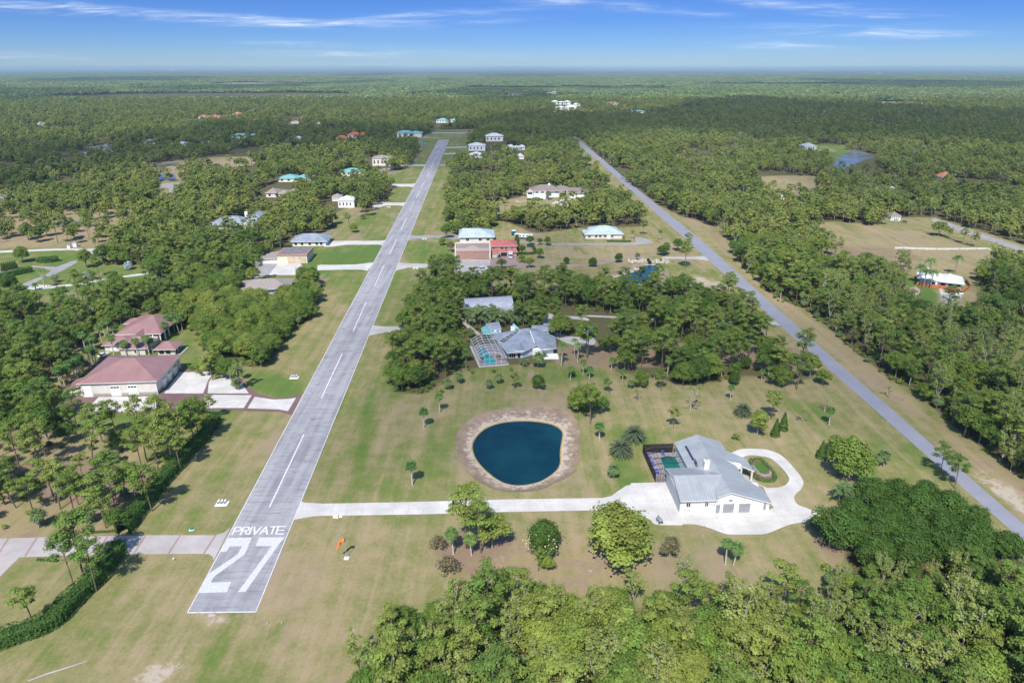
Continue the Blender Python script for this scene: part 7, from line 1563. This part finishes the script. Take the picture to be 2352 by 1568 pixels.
FH = [
 ('A1',612,772,657,20,6,2.5,m_grey,r_mid,'blue grey metal hangar house in the shaded left woods',2), ('A1',568,690,690,14,4.5,2,m_grey,r_mid,'low blue grey building in front of the shaded hangar house',0),
 ('A1',735,800,712,12,3,2,m_tan,r_otile,'small orange roofed shed in the shaded left woods',0), ('A1',985,1065,598,14,4,2,m_ivory,r_mid,'pale house right of the shaded blue grey hangar',0),
 ('A1',1215,1280,617,14,4,2.5,m_white,r_blue,'small blue roofed house in the shaded woods',0), ('A1',1595,1805,563,18,5,2.5,m_white,r_teal,'long white house with teal roof in the shaded woods',1),
 ('A1',1390,1505,606,14,3.5,1.5,m_white,r_white,'low white building in the shaded woods left of the teal roofs',0), ('A1',2012,2083,600,14,8,2.5,m_white,r_white,'white two storey house with dark windows in the shaded woods',2),
 ('A2',45,175,562,18,6,4,m_ivory,plain('bright_red_tile',(.60,.12,.07),.85),'house with bright red tile roof beyond the dark trees',1), ('A2',-35,40,578,14,4,4,m_tan,plain('bright_red_tile',(.60,.12,.07),.85),'smaller red roofed wing left of the bright red roofed house',0),
 ('A2',385,552,557,18,8,3,m_ivory,r_teal,'large teal roofed house beside the far end of the runway',1), ('A2',995,1115,583,20,8,4,m_white,r_white,'white hipped roof house at the far right of the runway end',0),
 ('A2',878,992,648,22,7,3.5,m_white,r_white,'white hangar house with a dark wide door near the runway end',0), ('A2',882,980,697,16,4,3,m_white,r_white,'low white roofed house nearest the far runway taxiways',0),
 ('A2',1150,1268,646,18,5,3,m_white,r_white,'white roofed house among palms right of the far hangars',3), ('A2',1215,1258,705,10,3.5,3,m_white,r_white,'small white gabled roof showing above the right woods',2),
 ('A2',215,338,752,18,9,2.6,m_ivory,r_tanb,'two storey ivory house with low roof beside the small far pond',0), ('A2',0,150,822,18,4.5,3,m_white,r_teal,'house under a teal screened roof left of the runway',0),
 ('A1',1920,2130,862,18,3.5,3,m_white,r_teal,'turquoise roofed house in the left woods',1), ('A1',1835,2050,968,18,4,3,m_ivory,r_tanb,'beige roofed house in the left woods',3), ('A1',2290,2352,995,12,4,2,m_white,r_tanb,'beige building end by the pale flowering trees',0),
 ('A2',-20,90,1040,22,6,3,m_white,r_white,'white hangar with pale gable roof left of the runway taxiway',0), ('A1',-60,85,1012,18,5,2.5,m_grey,r_mid,'grey blue roofed building at the left edge of the photo',2),
 ('A1',1370,1445,432,22,6,4,m_ivory,r_otile,'cream villa with orange roof, left of the far villa cluster',1), ('A1',1455,1560,428,22,5,4,m_ivory,r_otile,'cream villa second in the far villa cluster',3), ('A1',1602,1660,415,20,7,4,m_ivory,r_otile,'cream villa third in the far villa cluster',0),
 ('A1',1665,1740,412,20,5,4,m_ivory,r_otile,'cream villa at the right of the far villa cluster',3), ('A1',1250,1370,450,16,4,3,m_ivory,r_tanb,'low cream house in front of the far villa cluster',3), ('A1',1722,1782,385,18,5,3,m_ivory,r_tanb,'pale villa just beyond the far villa cluster',0),
 ('A1',1885,1946,338,22,6,4,m_ivory,r_otile,'isolated orange roofed villa in the far left woods',0), ('A1',2070,2160,434,22,5,3.5,m_ivory,r_otile,'orange roofed villa in the woods left of the runway line',1), ('A1',2005,2060,460,14,3.5,2,m_ivory,r_tanb,'low pale house below the orange roofed villa',0), ('A1',2180,2225,462,14,3.5,2,m_ivory,r_tanb,'small pale house right of the orange roofed villa',0),
 ('A1',255,325,480,18,5,4,m_ivory,r_tanb,'pale pink roofed house in the left mid woods',3), ('A1',342,400,368,20,5,3,m_ivory,r_tanb,'pale house in the far left woods',0), ('A1',1262,1345,326,26,5,2,m_grey,r_mid,'dark low flat building in the far left woods',0), ('A1',35,125,358,18,4,2,m_ivory,r_tanb,'low cream building at the far left edge',0), ('A1',718,802,478,12,3,1.5,m_ivory,r_white,'pale low shed in the left mid woods',0),
 ('A2',1452,1582,330,26,9,4,m_white,r_white,'big white mansion in the far clearing, rear wing',3), ('A2',1475,1540,366,16,6,4,m_white,r_white,'white guest house at the left front of the far clearing',0), ('A2',1545,1620,364,20,7,5,m_white,r_white,'white mansion front wing in the far clearing',0), ('A2',1600,1645,340,14,5,4,m_white,r_white,'small white pavilion right of the white mansion',0),
 ('A2',1826,1906,336,20,8,2,m_white,r_otile,'white villa with thin orange roof right of the mansion',0), ('A2',1365,1495,257,30,7,3,m_white,r_white,'distant row of white buildings beyond the mansion',3), ('A2',1115,1265,266,30,8,3,m_ivory,r_tanb,'distant pale buildings left of the white row',3), ('A2',742,795,275,30,12,2,m_white,r_otile,'distant white block with red top above the runway line',0),
 ('A2',655,740,455,22,5,4,m_white,r_teal,'teal roofed mansion beyond the runway end, left wing',0), ('A2',745,805,450,18,4,3,m_white,r_teal,'teal roofed mansion beyond the runway end, right wing',0), ('A2',1975,2090,388,16,4,2,m_white,r_teal,'low white and teal building in the far right woods',0),
 ('A2',432,460,238,40,10,6,m_tan,r_otile,'tiny red roofed house far off above the runway',0),
 ('A3',838,922,645,18,6,4,m_grey,r_mid,'blue grey house on the lawn beside the lake',0), ('A3',918,1000,408,20,8,6,m_grey,r_mid,'blue grey mansion in the dark right woods',3), ('A3',1208,1312,448,18,5,2,m_white,r_blue,'long white roofed building in the dark right woods',0), ('A3',1080,1108,394,16,6,3,m_grey,r_mid,'small grey house right of the blue grey mansion',0),
 ('A3',375,442,556,20,5,4,m_tan,r_brown,'brown roofed house at the edge of the right woods',0), ('A3',1785,1862,856,16,4,5,m_ivory,r_otile,'orange roofed house in the far right woods',0), ('A3',1432,1500,1130,12,3.5,3,m_white,r_brown,'small house with dark brown roof beside the dry field',0),
 ('A3',2290,2352,540,18,4,2,m_white,r_white,'white low building at the right edge of the photo',0), ('A3',2275,2345,602,18,4,2,m_ivory,r_tanb,'pale low building at the right edge below the white one',0), ('A3',895,940,552,14,4,3,m_white,r_blue,'small pale house above the lake lawn',0), ('A3',290,345,290,26,8,4,m_white,r_otile,'white and orange villa far off on the right',3),
 ('A3',1360,1480,930,10,3,2,m_white,r_white,'white shed roofs glimpsed among the right trees',3), ('A3',640,700,985,9,3,2,m_white,r_white,'white garden shed in the right woods',0),
 ('A1',1171,1216,93,120,34,3,m_white,r_white,'huge white building on the horizon',0), ('A3',655,830,98,200,22,2,m_white,r_white,'long white industrial sheds on the right horizon',3), ('A3',880,960,96,200,22,2,m_white,r_white,'white industrial sheds right of the long ones on the horizon',3), ('A3',1340,1380,120,100,14,2,m_white,r_white,'small white sheds below the right horizon',0), ('A3',2070,2150,98,150,16,2,m_white,r_white,'pale sheds at the far right horizon',0),
]
for r_ in FH:
    t, x0, x1, y, dp, h, rs, wm, rm, lb, st = r_; nm = 'hangar' if 'hangar' in lb and 'house' not in lb else ('shed' if 'shed' in lb else 'house')
    B = far_house(t, x0, x1, y, dp, h, rs, wm, rm, lb, nm if nm != 'house' else 'house', st, nm if nm != 'house' else 'far_house', win=h < 15)
# ------------------------------------------------------------ vehicles
tyre = plain('tyre', (.02, .02, .02), .8, var=.1); rimm = plain('wheel_rim', (.45, .45, .46), .35, var=.05)
def car(x, y, rz, body, label, kind='sedan', cat='car', L_=4.7, W_=1.85, z=.03, group=None):
    e = empty('car' if kind != 'pickup' else 'pickup_truck', (x, y, z), rz); tag(e, label, cat, group)
    pr = {'sedan': [(-.5, .35), (-.49, .62), (-.36, .78), (.32, .80), (.47, .70), (.5, .5), (.49, .32)], 'suv': [(-.5, .35), (-.5, .8), (-.44, 1.0), (.28, 1.02), (.46, .9), (.5, .6), (.49, .35)]}['suv' if kind != 'sedan' else 'sedan']
    def body_mesh(pr, w0, w1):
        n = len(pr); vs = []
        for s, w in ((-1, w0), (1, w0)):
            vs += [(s * W_ / 2 * (w if zz < .7 * pr[2][1] + .3 else w1), u * L_, zz) for u, zz in pr]
        fs = [tuple(range(n))[::-1], tuple(range(n, 2 * n))] + [(i, (i + 1) % n, n + (i + 1) % n, n + i) for i in range(n)]; return vs, fs
    vs, fs = body_mesh(pr, 1.0, .94); o = mesh_obj('body', vs, fs, body, e)
    bm = bmesh.new(); bm.from_mesh(o.data); bmesh.ops.recalc_face_normals(bm, faces=bm.faces); bmesh.ops.bevel(bm, geom=bm.edges[:], offset=.05, segments=2, affect='EDGES'); bm.to_mesh(o.data); bm.free()
    zt = pr[2][1]; top = 1.42 if kind == 'sedan' else 1.75; cb = (-.36, .22) if kind == 'sedan' else (-.46, .2)
    if kind == 'pickup': cb = (-.08, .25)
    a, b = cb[0] * L_, cb[1] * L_; w = W_ / 2
    vs = [(-w * .92, a, zt - .02), (w * .92, a, zt - .02), (w * .92, b, zt - .02), (-w * .92, b, zt - .02), (-w * .74, a + .45, top - .04), (w * .74, a + .45, top - .04), (w * .74, b - .75, top - .04), (-w * .74, b - .75, top - .04)]
    mesh_obj('windows', vs, [(0, 3, 2, 1), (4, 5, 6, 7), (0, 1, 5, 4), (1, 2, 6, 5), (2, 3, 7, 6), (3, 0, 4, 7)], gl, e)
    MB().box(-w * .72, w * .72, a + .48, b - .78, top - .04, top + .02).build('roof', body, e)
    if kind == 'pickup': MB().box(-w * .8, w * .8, -.47 * L_, -.10 * L_, zt + .0, zt + .02).build('load_bed', m_dark, e)
    for sx in (-1, 1):
        for sy in (-.31, .31):
            wo = MB().tube((sx * (w - .2), sy * L_, .34), (sx * (w + .02), sy * L_, .34), .34, n=14).build('wheel', tyre, e); MB().tube((sx * (w + .02), sy * L_, .34), (sx * (w + .035), sy * L_, .34), .2, n=10).build('rim', rimm, wo)
        MB().box(sx * w * .62 - .18, sx * w * .62 + .18, .485 * L_, .505 * L_, .55, .68).build('headlight', plain('lamp_glass', (.7, .7, .7), .2), e)
        MB().box(sx * w * .7 - .14, sx * w * .7 + .14, -.507 * L_, -.49 * L_, .6, .75).build('tail_light', plain('tail_red', (.4, .02, .02), .3), e)
    return e
cw_ = plain('white_car_paint', (.78, .78, .78), .25, var=.02, spec=.6); cr_ = plain('dark_red_car_paint', (.25, .01, .03), .25, var=.02, spec=.6); cb_ = plain('black_car_paint', (.015, .018, .03), .2, var=.02, spec=.6)
def carv(t, x, y, rz, *a, **k): X, Y = at(*ch(t, x, y)); return car(X, Y, rz, *a, **k)
carv('C2', 725, 650, -.45, cw_, 'white saloon car parked beside the red roofed house', 'sedan', foot if False else 'car')
carv('C4', 1137, 1000, 3.0, cb_, 'black car parked on the pink paved court', 'sedan')
carv('C4', 800, 1275, -1.15, cw_, 'white car with dark windows standing angled on the hangar apron', 'suv', L_=5.6)
carv('C7', 1080, 890, 2.9, cr_, 'dark red car parked in front of the orange fence', 'sedan')
carv('C7', 1212, 905, 2.9, cw_, 'white sport utility car beside the dark red car', 'suv')
carv('A2', 965, 645, 1.5, cw_, 'white car in front of the far white hangar house', 'sedan')
carv('A3', 1465, 1132, 1.3, cw_, 'white car by the small dark brown roofed house', 'sedan')
carv('A3', 1525, 1140, .5, plain('grey_car_paint', (.2, .21, .22), .3), 'grey car right of the small dark brown roofed house', 'sedan')
X, Y = at(*ch('C4', 235, 1275)); e = bld('golf_cart', 'white golf cart at the near edge of the hangar apron', 'golf cart', X, Y, .3)
MB().box(-.6, .6, -1.1, 1.1, .3, .6).build('body', cw_, e); MB().box(-.65, .65, -1.0, .9, 1.75, 1.85).build('canopy', cw_, e); mb = MB(); [mb.tube((sx * .55, sy, .6), (sx * .55, sy * .85, 1.75), .03) for sx in (-1, 1) for sy in (-.9, .8)]; mb.build('canopy_frame', m_dark, e); MB().box(-.55, .55, -.6, -.1, .6, .85).build('seat', m_dark, e)
for sx in (-1, 1):
    for sy in (-.75, .75): MB().tube((sx * .5, sy, .23), (sx * .64, sy, .23), .23, n=10).build('wheel', tyre, e)
# motorhome on the court: long pale coach with dark windows and open awnings
def coach(x, y, rz, Ln, label, cat, name, front=True):
    e = empty(name, (x, y, .03), rz); tag(e, label, cat); w = 1.28
    mb = MB(); mb.prism([(-w, -Ln / 2), (w, -Ln / 2), (w, Ln / 2 - .5), (w * .8, Ln / 2), (-w * .8, Ln / 2), (-w, Ln / 2 - .5)], .5, 3.4); mb.build('body', cw_, e)
    MB().box(-w - .02, w + .02, -Ln / 2 + .3, Ln / 2 - .8, .55, 1.25).build('skirt', plain('dark_blue_stripe', (.03, .05, .12), .4), e)
    if front: MB().box(-1.0, 1.0, Ln / 2 - .01, Ln / 2 + .05, 1.7, 2.7).build('windscreen', gl, e)
    for sx in (-1, 1):
        for k in range(5): q = -Ln / 2 + 1.4 + k * (Ln - 3) / 4; MB().box(sx * (w + .02) - .03, sx * (w + .02) + .03, q - .55, q + .55, 1.9, 2.6).build('window', gl, e)
        for sy in (-Ln * .26, Ln * .30): MB().tube((sx * (w - .25), sy, .45), (sx * (w + .05), sy, .45), .45, n=12).build('wheel', tyre, e)
    for k, q in enumerate((-Ln * .3, 0, Ln * .28)): MB().box(-.45, .45, q - .5, q + .5, 3.4, 3.75).build('roof_unit', plain('unit_grey', (.4, .42, .45), .5), e)
    return e
X, Y = at(*ch('C4', 1392, 1010)); coach(X, Y + 3.6, math.pi + .04, 11.5, 'white and black motorhome parked nose out on the pink paved court', 'motorhome', 'motorhome')
X, Y = at(*ch('C4', 1690, 600)); e = coach(X, Y + 2, math.pi / 2 - .22, 12.5, 'long white and blue trailer on the narrow drive behind the pink house', 'trailer', 'camping_trailer', False)
X, Y = at(*ch('C4', 1465, 500)); e = bld('cargo_trailer', 'dark green box trailer at the left end of the long trailer', 'trailer', X, Y, .1); MB().box(-1.4, 1.4, -1.5, 2.5, .5, 3.0).build('body', plain('dark_teal_paint', (.01, .10, .12), .4), e); MB().box(-1.42, 1.42, -1.52, 2.52, 3.0, 3.08).build('roof', cw_, e)
for sx in (-1, 1): MB().tube((sx * 1.2, .5, .35), (sx * 1.45, .5, .35), .35, n=10).build('wheel', tyre, e)
P('court_pad', 'C4', [(1735,785),(1850,785),(1880,878),(1770,878)], .03, paver_p)
# ------------------------------------------------------------ small things on the field
X, Y = at(796, 1281.5); e = bld('windsock', 'orange windsock drooping from a slim pole on a white concrete pad', 'windsock', X, Y, 0)
MB().box(-.55, .55, -.55, .55, 0, .12).build('base_pad', m_trim, e); MB().tube((0, 0, .1), (0, 0, 5.4), .06, .04).build('pole', m_grey, e)
m_or = plain('orange_fabric', (.90, .20, .03), .7, var=.08, scale=3); sk = [((.05, .0, 5.25), .46), ((-.35, .05, 5.2), .45), ((-.85, .0, 5.1), .42), ((-1.05, -.25, 4.75), .34), ((-1.35, -.5, 4.0), .29), ((-1.7, -.75, 3.2), .24)]
vs, fs = [], []; n = 12
for k, (c, r) in enumerate(sk):
    a = Vector(sk[max(k - 1, 0)][0]); b = Vector(sk[min(k + 1, len(sk) - 1)][0]); d = (b - a).normalized(); s1 = d.orthogonal().normalized(); s2_ = d.cross(s1)
    for j in range(n): t = 2 * math.pi * j / n; vs.append(tuple(Vector(c) + s1 * r * math.cos(t) + s2_ * r * math.sin(t)))
for k in range(len(sk) - 1):
    for j in range(n): fs.append((k * n + j, k * n + (j + 1) % n, (k + 1) * n + (j + 1) % n, (k + 1) * n + j))
mesh_obj('sock', vs, fs, m_or, e, smooth_=True); mb = MB()
for j in range(n): mb.tube(vs[j], vs[(j + 1) % n], .03, n=4)
mb.build('hoop', m_grey, e)
def papi(t, x, y, label):
    X, Y = at(*ch(t, x, y)); e = bld('approach_light', label, 'approach light', X, Y, GR); walls(e, -1.6, 1.6, -1.2, 1.2, .08, m_trim, 'pad')
    for k in range(3): MB().box(-1.15 + k * .85, -.75 + k * .85, -.2, 1.0, .25, .75).build('lamp_box', cw_, e); MB().box(-1.15 + k * .85, -.75 + k * .85, -.26, -.2, .3, .7).build('lens', gl, e)
    mb = MB(); [mb.tube((-1.0 + k * .85, q, .05), (-1.0 + k * .85, q, .28), .04) for k in range(3) for q in (0, .8)]; mb.build('leg', m_grey, e)
papi('D1', 1530, 333, 'row of white approach light boxes on a pad left of the word PRIVATE'); papi('B1', 2028, 772, 'row of white approach light boxes on a pad beside the red roofed hangar taxiway')
def headwall(t, x, y, label):
    X, Y = at(*ch(t, x, y)); e = bld('culvert_headwall', label, 'culvert', X, Y, GR); MB().box(-1.1, 1.1, -.3, .3, 0, .7).box(-1.4, -1.1, -1.3, .3, 0, .5).box(1.1, 1.4, -1.3, .3, 0, .5).build('wall', m_trim, e); MB().box(-.35, .35, -.34, -.3, .1, .5).build('pipe_mouth', m_dark, e)
for t, x, y, lb in [('C9', 785, 636, 'white culvert headwall below the far left taxiway'), ('C9', 648, 850, 'white culvert headwall below the second left taxiway'), ('C9', 1015, 1180, 'white culvert headwall at the grey taxiway right of the runway'), ('C9', 925, 1482, 'white culvert headwall at the tan hangar taxiway'), ('B2', 355, 474, 'small white culvert end at the short taxiway by the dark pines')]: headwall(t, x, y, lb)
X, Y = at(*ch('D1', 1320, 512)); e = bld('utility_box', 'small green and white utility box north of the brick banded taxiway', 'utility box', X, Y, .3); MB().box(-.35, .35, -.25, .25, 0, .6).build('cabinet', plain('green_enamel', (.05, .22, .17), .5), e); MB().box(-.6, .6, -.5, .5, 0, .08).build('pad', m_trim, e)
X, Y = at(*ch('D1', 1198, 724)); e = bld('runway_marker', 'small grey marker post south of the brick banded taxiway', 'marker', X, Y, .2); MB().tube((0, 0, 0), (0, 0, .5), .08).build('post', m_grey, e); MB().box(-.2, .2, -.04, .04, .45, .75).build('plate', m_trim, e)
for k, (x, y) in enumerate([(1842, 1163), (1943, 1163)]):
    X, Y = at(*ch('D1', x, y)); e = bld('edge_lamp', ['small lamp stub beyond the runway threshold, left of two', 'small lamp stub beyond the runway threshold, right of two'][k], 'lamp', X, Y, 0); MB().tube((0, 0, 0), (0, 0, .35), .05).build('stem', m_grey, e); MB().tube((0, 0, .35), (0, 0, .5), .09).build('lens', m_trim, e)
X, Y = at(*ch('C4', 1010, 1390)); e = bld('rock_pile', 'pale rocks at the corner of the hangar apron', 'rocks', X, Y, 0)
def rocks(par, n, rx, ry, s0, s1, mat, name='rock'):
    mb = MB()
    for k in range(n):
        x, y = random.uniform(-rx, rx), random.uniform(-ry, ry); r = random.uniform(s0, s1); q = [(x + math.cos(a * 1.05) * r * random.uniform(.7, 1.15), y + math.sin(a * 1.05) * r * random.uniform(.7, 1.15)) for a in range(6)]
        c = (sum(p[0] for p in q) / 6, sum(p[1] for p in q) / 6); b = len(mb.v); mb.v += [(p[0], p[1], 0) for p in q] + [((p[0] + c[0]) / 2, (p[1] + c[1]) / 2, r * random.uniform(.7, 1.1)) for p in q]; mb.f += [(b + i, b + (i + 1) % 6, b + 6 + (i + 1) % 6, b + 6 + i) for i in range(6)] + [tuple(range(b + 6, b + 12))]; mb.m += [0] * 7
    return mb.build(name, mat, par)
m_pale_rock = plain('pale_rock', (.62, .60, .57), .9, var=.2, scale=2); rocks(e, 9, 1.6, 1.4, .4, .8, m_pale_rock)
X, Y = at(*ch('C6', 1240, 760)); e = bld('stone_headwall', 'grey boulder headwall with a dark pipe at the head of the creek', 'headwall', X, Y, 0)
o = rocks(e, 110, 12, 3.2, .5, 1.0, plain('creek_stone', (.45, .41, .36), .9, var=.3, scale=1), 'boulders'); MB().tube((-.2, -4.5, .55), (-.2, 1.5, .55), .95, n=14).build('pipe', m_dark, e)
X, Y = at(*ch('D2', -40, 425)); e = bld('broken_slabs', 'broken pale stones at the edge of the taxiway above the windsock', 'stones', X, Y, 0); rocks(e, 12, 1.6, .5, .2, .4, m_trim)
for k, (x, y) in enumerate([(940, 238), (860, 255)]):
    X, Y = at(*ch('C10', x, y)); e = bld('gate_pier', ['white gate pier with dark top by the left drive, right of two', 'smaller white gate pier by the left drive, left of two'][k], 'gate pier', X, Y, GR); s = 1 - k * .3; MB().box(-1.2 * s, 1.2 * s, -1 * s, 1 * s, 0, 2.6 * s).build('shaft', m_trim, e); MB().box(-1.4 * s, 1.4 * s, -1.2 * s, 1.2 * s, 2.6 * s, 2.9 * s).build('cap', m_grey, e)
for k in range(7):
    X, Y = at(*ch('C10', 40 + k * 27, 540 - k * 6)); plant('cone0', X, Y, .9, 'slim clipped conifer in the row along the pink drive at the left edge', 'slim conifers in a row at the left edge', sz=.9)
X, Y = at(*ch('C9', 1375, 120 / 1)); e = bld('windsock', 'far windsock on the grass beyond the end of the runway', 'windsock', X, Y, 0); MB().tube((0, 0, 0), (0, 0, 6), .15).build('pole', m_grey, e); MB().tube((0, 0, 5.6), (-2.4, 0, 4.6), .6, .35, n=8).build('sock', m_or, e)

# small glades among the far woods
gr_ = np.random.default_rng(77)
for k in range(230):
    y_ = float(np.exp(gr_.uniform(np.log(620), np.log(7500)))); x_ = float(gr_.uniform(-.8, .8) * y_)
    r_ = 9 + y_ * .012 * gr_.uniform(.5, 1.6); FOOT.append((x_, y_, r_ * 1.5, r_ * .8)); 
# ------------------------------------------------------------ clouds high above, outside the view, whose shadows lie on the land
clm, ct, cb0 = nt('cloud_vapour'); cb0.inputs['Base Color'].default_value = (.85, .86, .88, 1); cb0.inputs['Roughness'].default_value = 1; cb0.inputs['Specular IOR Level'].default_value = 0
def veil(name, c, op):
    m, t, b = nt(name); b.inputs['Base Color'].default_value = (*c, 1); b.inputs['Roughness'].default_value = 1; b.inputs['Specular IOR Level'].default_value = 0
    a = N(t, 'ShaderNodeAttribute', attribute_name='dens'); tr = N(t, 'ShaderNodeBsdfTransparent'); mx = N(t, 'ShaderNodeMixShader')
    L(t, math_(t, 'MULTIPLY', a.outputs['Fac'], op), mx.inputs[0]); L(t, tr.outputs[0], mx.inputs[1]); L(t, b.outputs[0], mx.inputs[2]); L(t, mx.outputs[0], t.nodes['Material Output'].inputs['Surface']); return m
thick = veil('thick_cloud', (.85, .86, .88), .31); thin = veil('thin_cloud', (.88, .89, .9), .15)
def cloud(poly, H, mat, g=16, edge=60, amp=45, label=''):
    wp = [at(p[0], max(p[1], 170)) for p in poly]; wp = smooth(wp, 3)
    xs = np.arange(min(p[0] for p in wp) - edge, max(p[0] for p in wp) + edge, g); ys = np.arange(min(p[1] for p in wp) - edge, max(p[1] for p in wp) + edge, g)
    X, Y = np.meshgrid(xs, ys); x, y = X.ravel(), Y.ravel(); d = polydist(x, y, wp); f = np.where(inpoly(x, y, wp), d, -d)
    s = 1 / amp
    nz = np.sin(x * .31 * s + 1) * np.sin(y * .27 * s + 2) + .6 * np.sin(x * .8 * s + y * .3 * s) * np.sin(y * .9 * s - x * .2 * s + 4) + .35 * np.sin(x * 2.1 * s + 1.7) * np.sin(y * 1.9 * s + .5)
    f = f + nz * amp * .8; keep = f > -g
    dens = np.clip(f / edge, 0, 1); dens = dens * dens * (3 - 2 * dens); th = np.sqrt(np.clip(f, 0, None)) * 6
    off = -sdir * (H / math.sin(SUN_EL)); n = len(x); idx = -np.ones(n, int); k = np.where(keep)[0]; idx[k] = np.arange(len(k)); nx = len(xs); ny = len(ys)
    ii = np.arange(n).reshape(ny, nx); q = np.stack([ii[:-1, :-1], ii[:-1, 1:], ii[1:, 1:], ii[1:, :-1]], -1).reshape(-1, 4); q = idx[q]; q = q[(q >= 0).all(1)]
    m = len(k); vt = np.stack([x[k] + off.x, y[k] + off.y, H + th[k]], 1); vb = np.stack([x[k] + off.x, y[k] + off.y, H - th[k] * .25 - 1], 1)
    me = bpy.data.meshes.new('cloud'); me.from_pydata(np.concatenate([vt, vb]).tolist(), [], q.tolist() + (q[:, ::-1] + m).tolist()); me.materials.append(mat)
    a = me.attributes.new('dens', 'FLOAT', 'POINT'); a.data.foreach_set('value', np.concatenate([dens[k], dens[k]]).astype(np.float32)); me.update()
    o = bpy.data.objects.new('cloud', me); COL.objects.link(o); o['kind'] = 'structure'; return o
S1 = [(-200,445),(50,465),(133,418),(267,410),(350,410),(417,384),(533,374),(640,366),(784,354),(830,362),(905,382),(950,394),(1030,400),(1060,374),(1130,360),(1170,354),(1270,342),(1300,352),(1340,337),(1568,314),(1640,320),(1760,335),(1850,350),(2000,335),(2200,345),(2600,340),(2600,262),
      (2200,256),(1900,240),(1700,226),(1568,240),(1400,266),(1250,262),(1120,270),(1000,292),(784,292),(567,286),(433,300),(300,314),(200,330),(0,338),(-200,338)]
cloud(S1, 1150, thick, 16, 55, 42)
cloud([(1700,380),(1850,350),(2100,360),(2600,370),(2600,480),(2250,500),(2060,490),(1850,480),(1760,440)], 1050, thin, 12, 40, 30)
cloud([(620,1090),(700,920),(790,760),(870,640),(980,600),(1130,565),(1200,515),(1300,525),(1400,560),(1430,620),(1500,655),(1650,660),(1800,700),(1950,650),(2150,640),(2600,660),(2700,1050),(2352,1090),(2200,1080),(2000,1075),(1850,1020),(1700,985),(1500,985),(1400,1080),(1100,1150),(800,1150),(640,1150)], 1000, thin, 8, 30, 16)
for pl in ([(40,186),(200,180),(450,178),(500,182),(300,190),(60,192)], [(280,206),(620,197),(740,200),(600,212),(300,216)], [(-100,212),(240,205),(320,222),(100,236),(-100,236)], [(770,174),(880,169),(950,173),(800,177)], [(760,191),(900,185),(935,188),(780,196)], [(950,183),(1060,184),(1000,191)],
           [(1800,183),(2050,187),(2400,191),(2400,205),(2100,206),(1930,197)], [(1000,215),(1160,205),(1300,222),(1260,236),(1100,238),(1000,226)], [(1100,174),(1300,172),(1350,175),(1150,178)]):
    cloud(pl, 1450, thick, 55, 150, 150)
# ------------------------------------------------------------ haze: even air over the whole plain
S = 46000; hm = bpy.data.materials.new('haze_air'); hm.use_nodes = True; ht = hm.node_tree; ht.nodes.clear(); out = ht.nodes.new('ShaderNodeOutputMaterial'); pvn = ht.nodes.new('ShaderNodeVolumePrincipled')
pvn.inputs['Color'].default_value = (.62, .84, .95, 1); pvn.inputs['Density'].default_value = HAZE_D; pvn.inputs['Anisotropy'].default_value = 0.0; ht.links.new(pvn.outputs[0], out.inputs['Volume'])
o = MB().box(-S, S, -S, S + 500, -4.5, 124).build('haze', hm); o['kind'] = 'stuff'
build_ground()
build_woods()
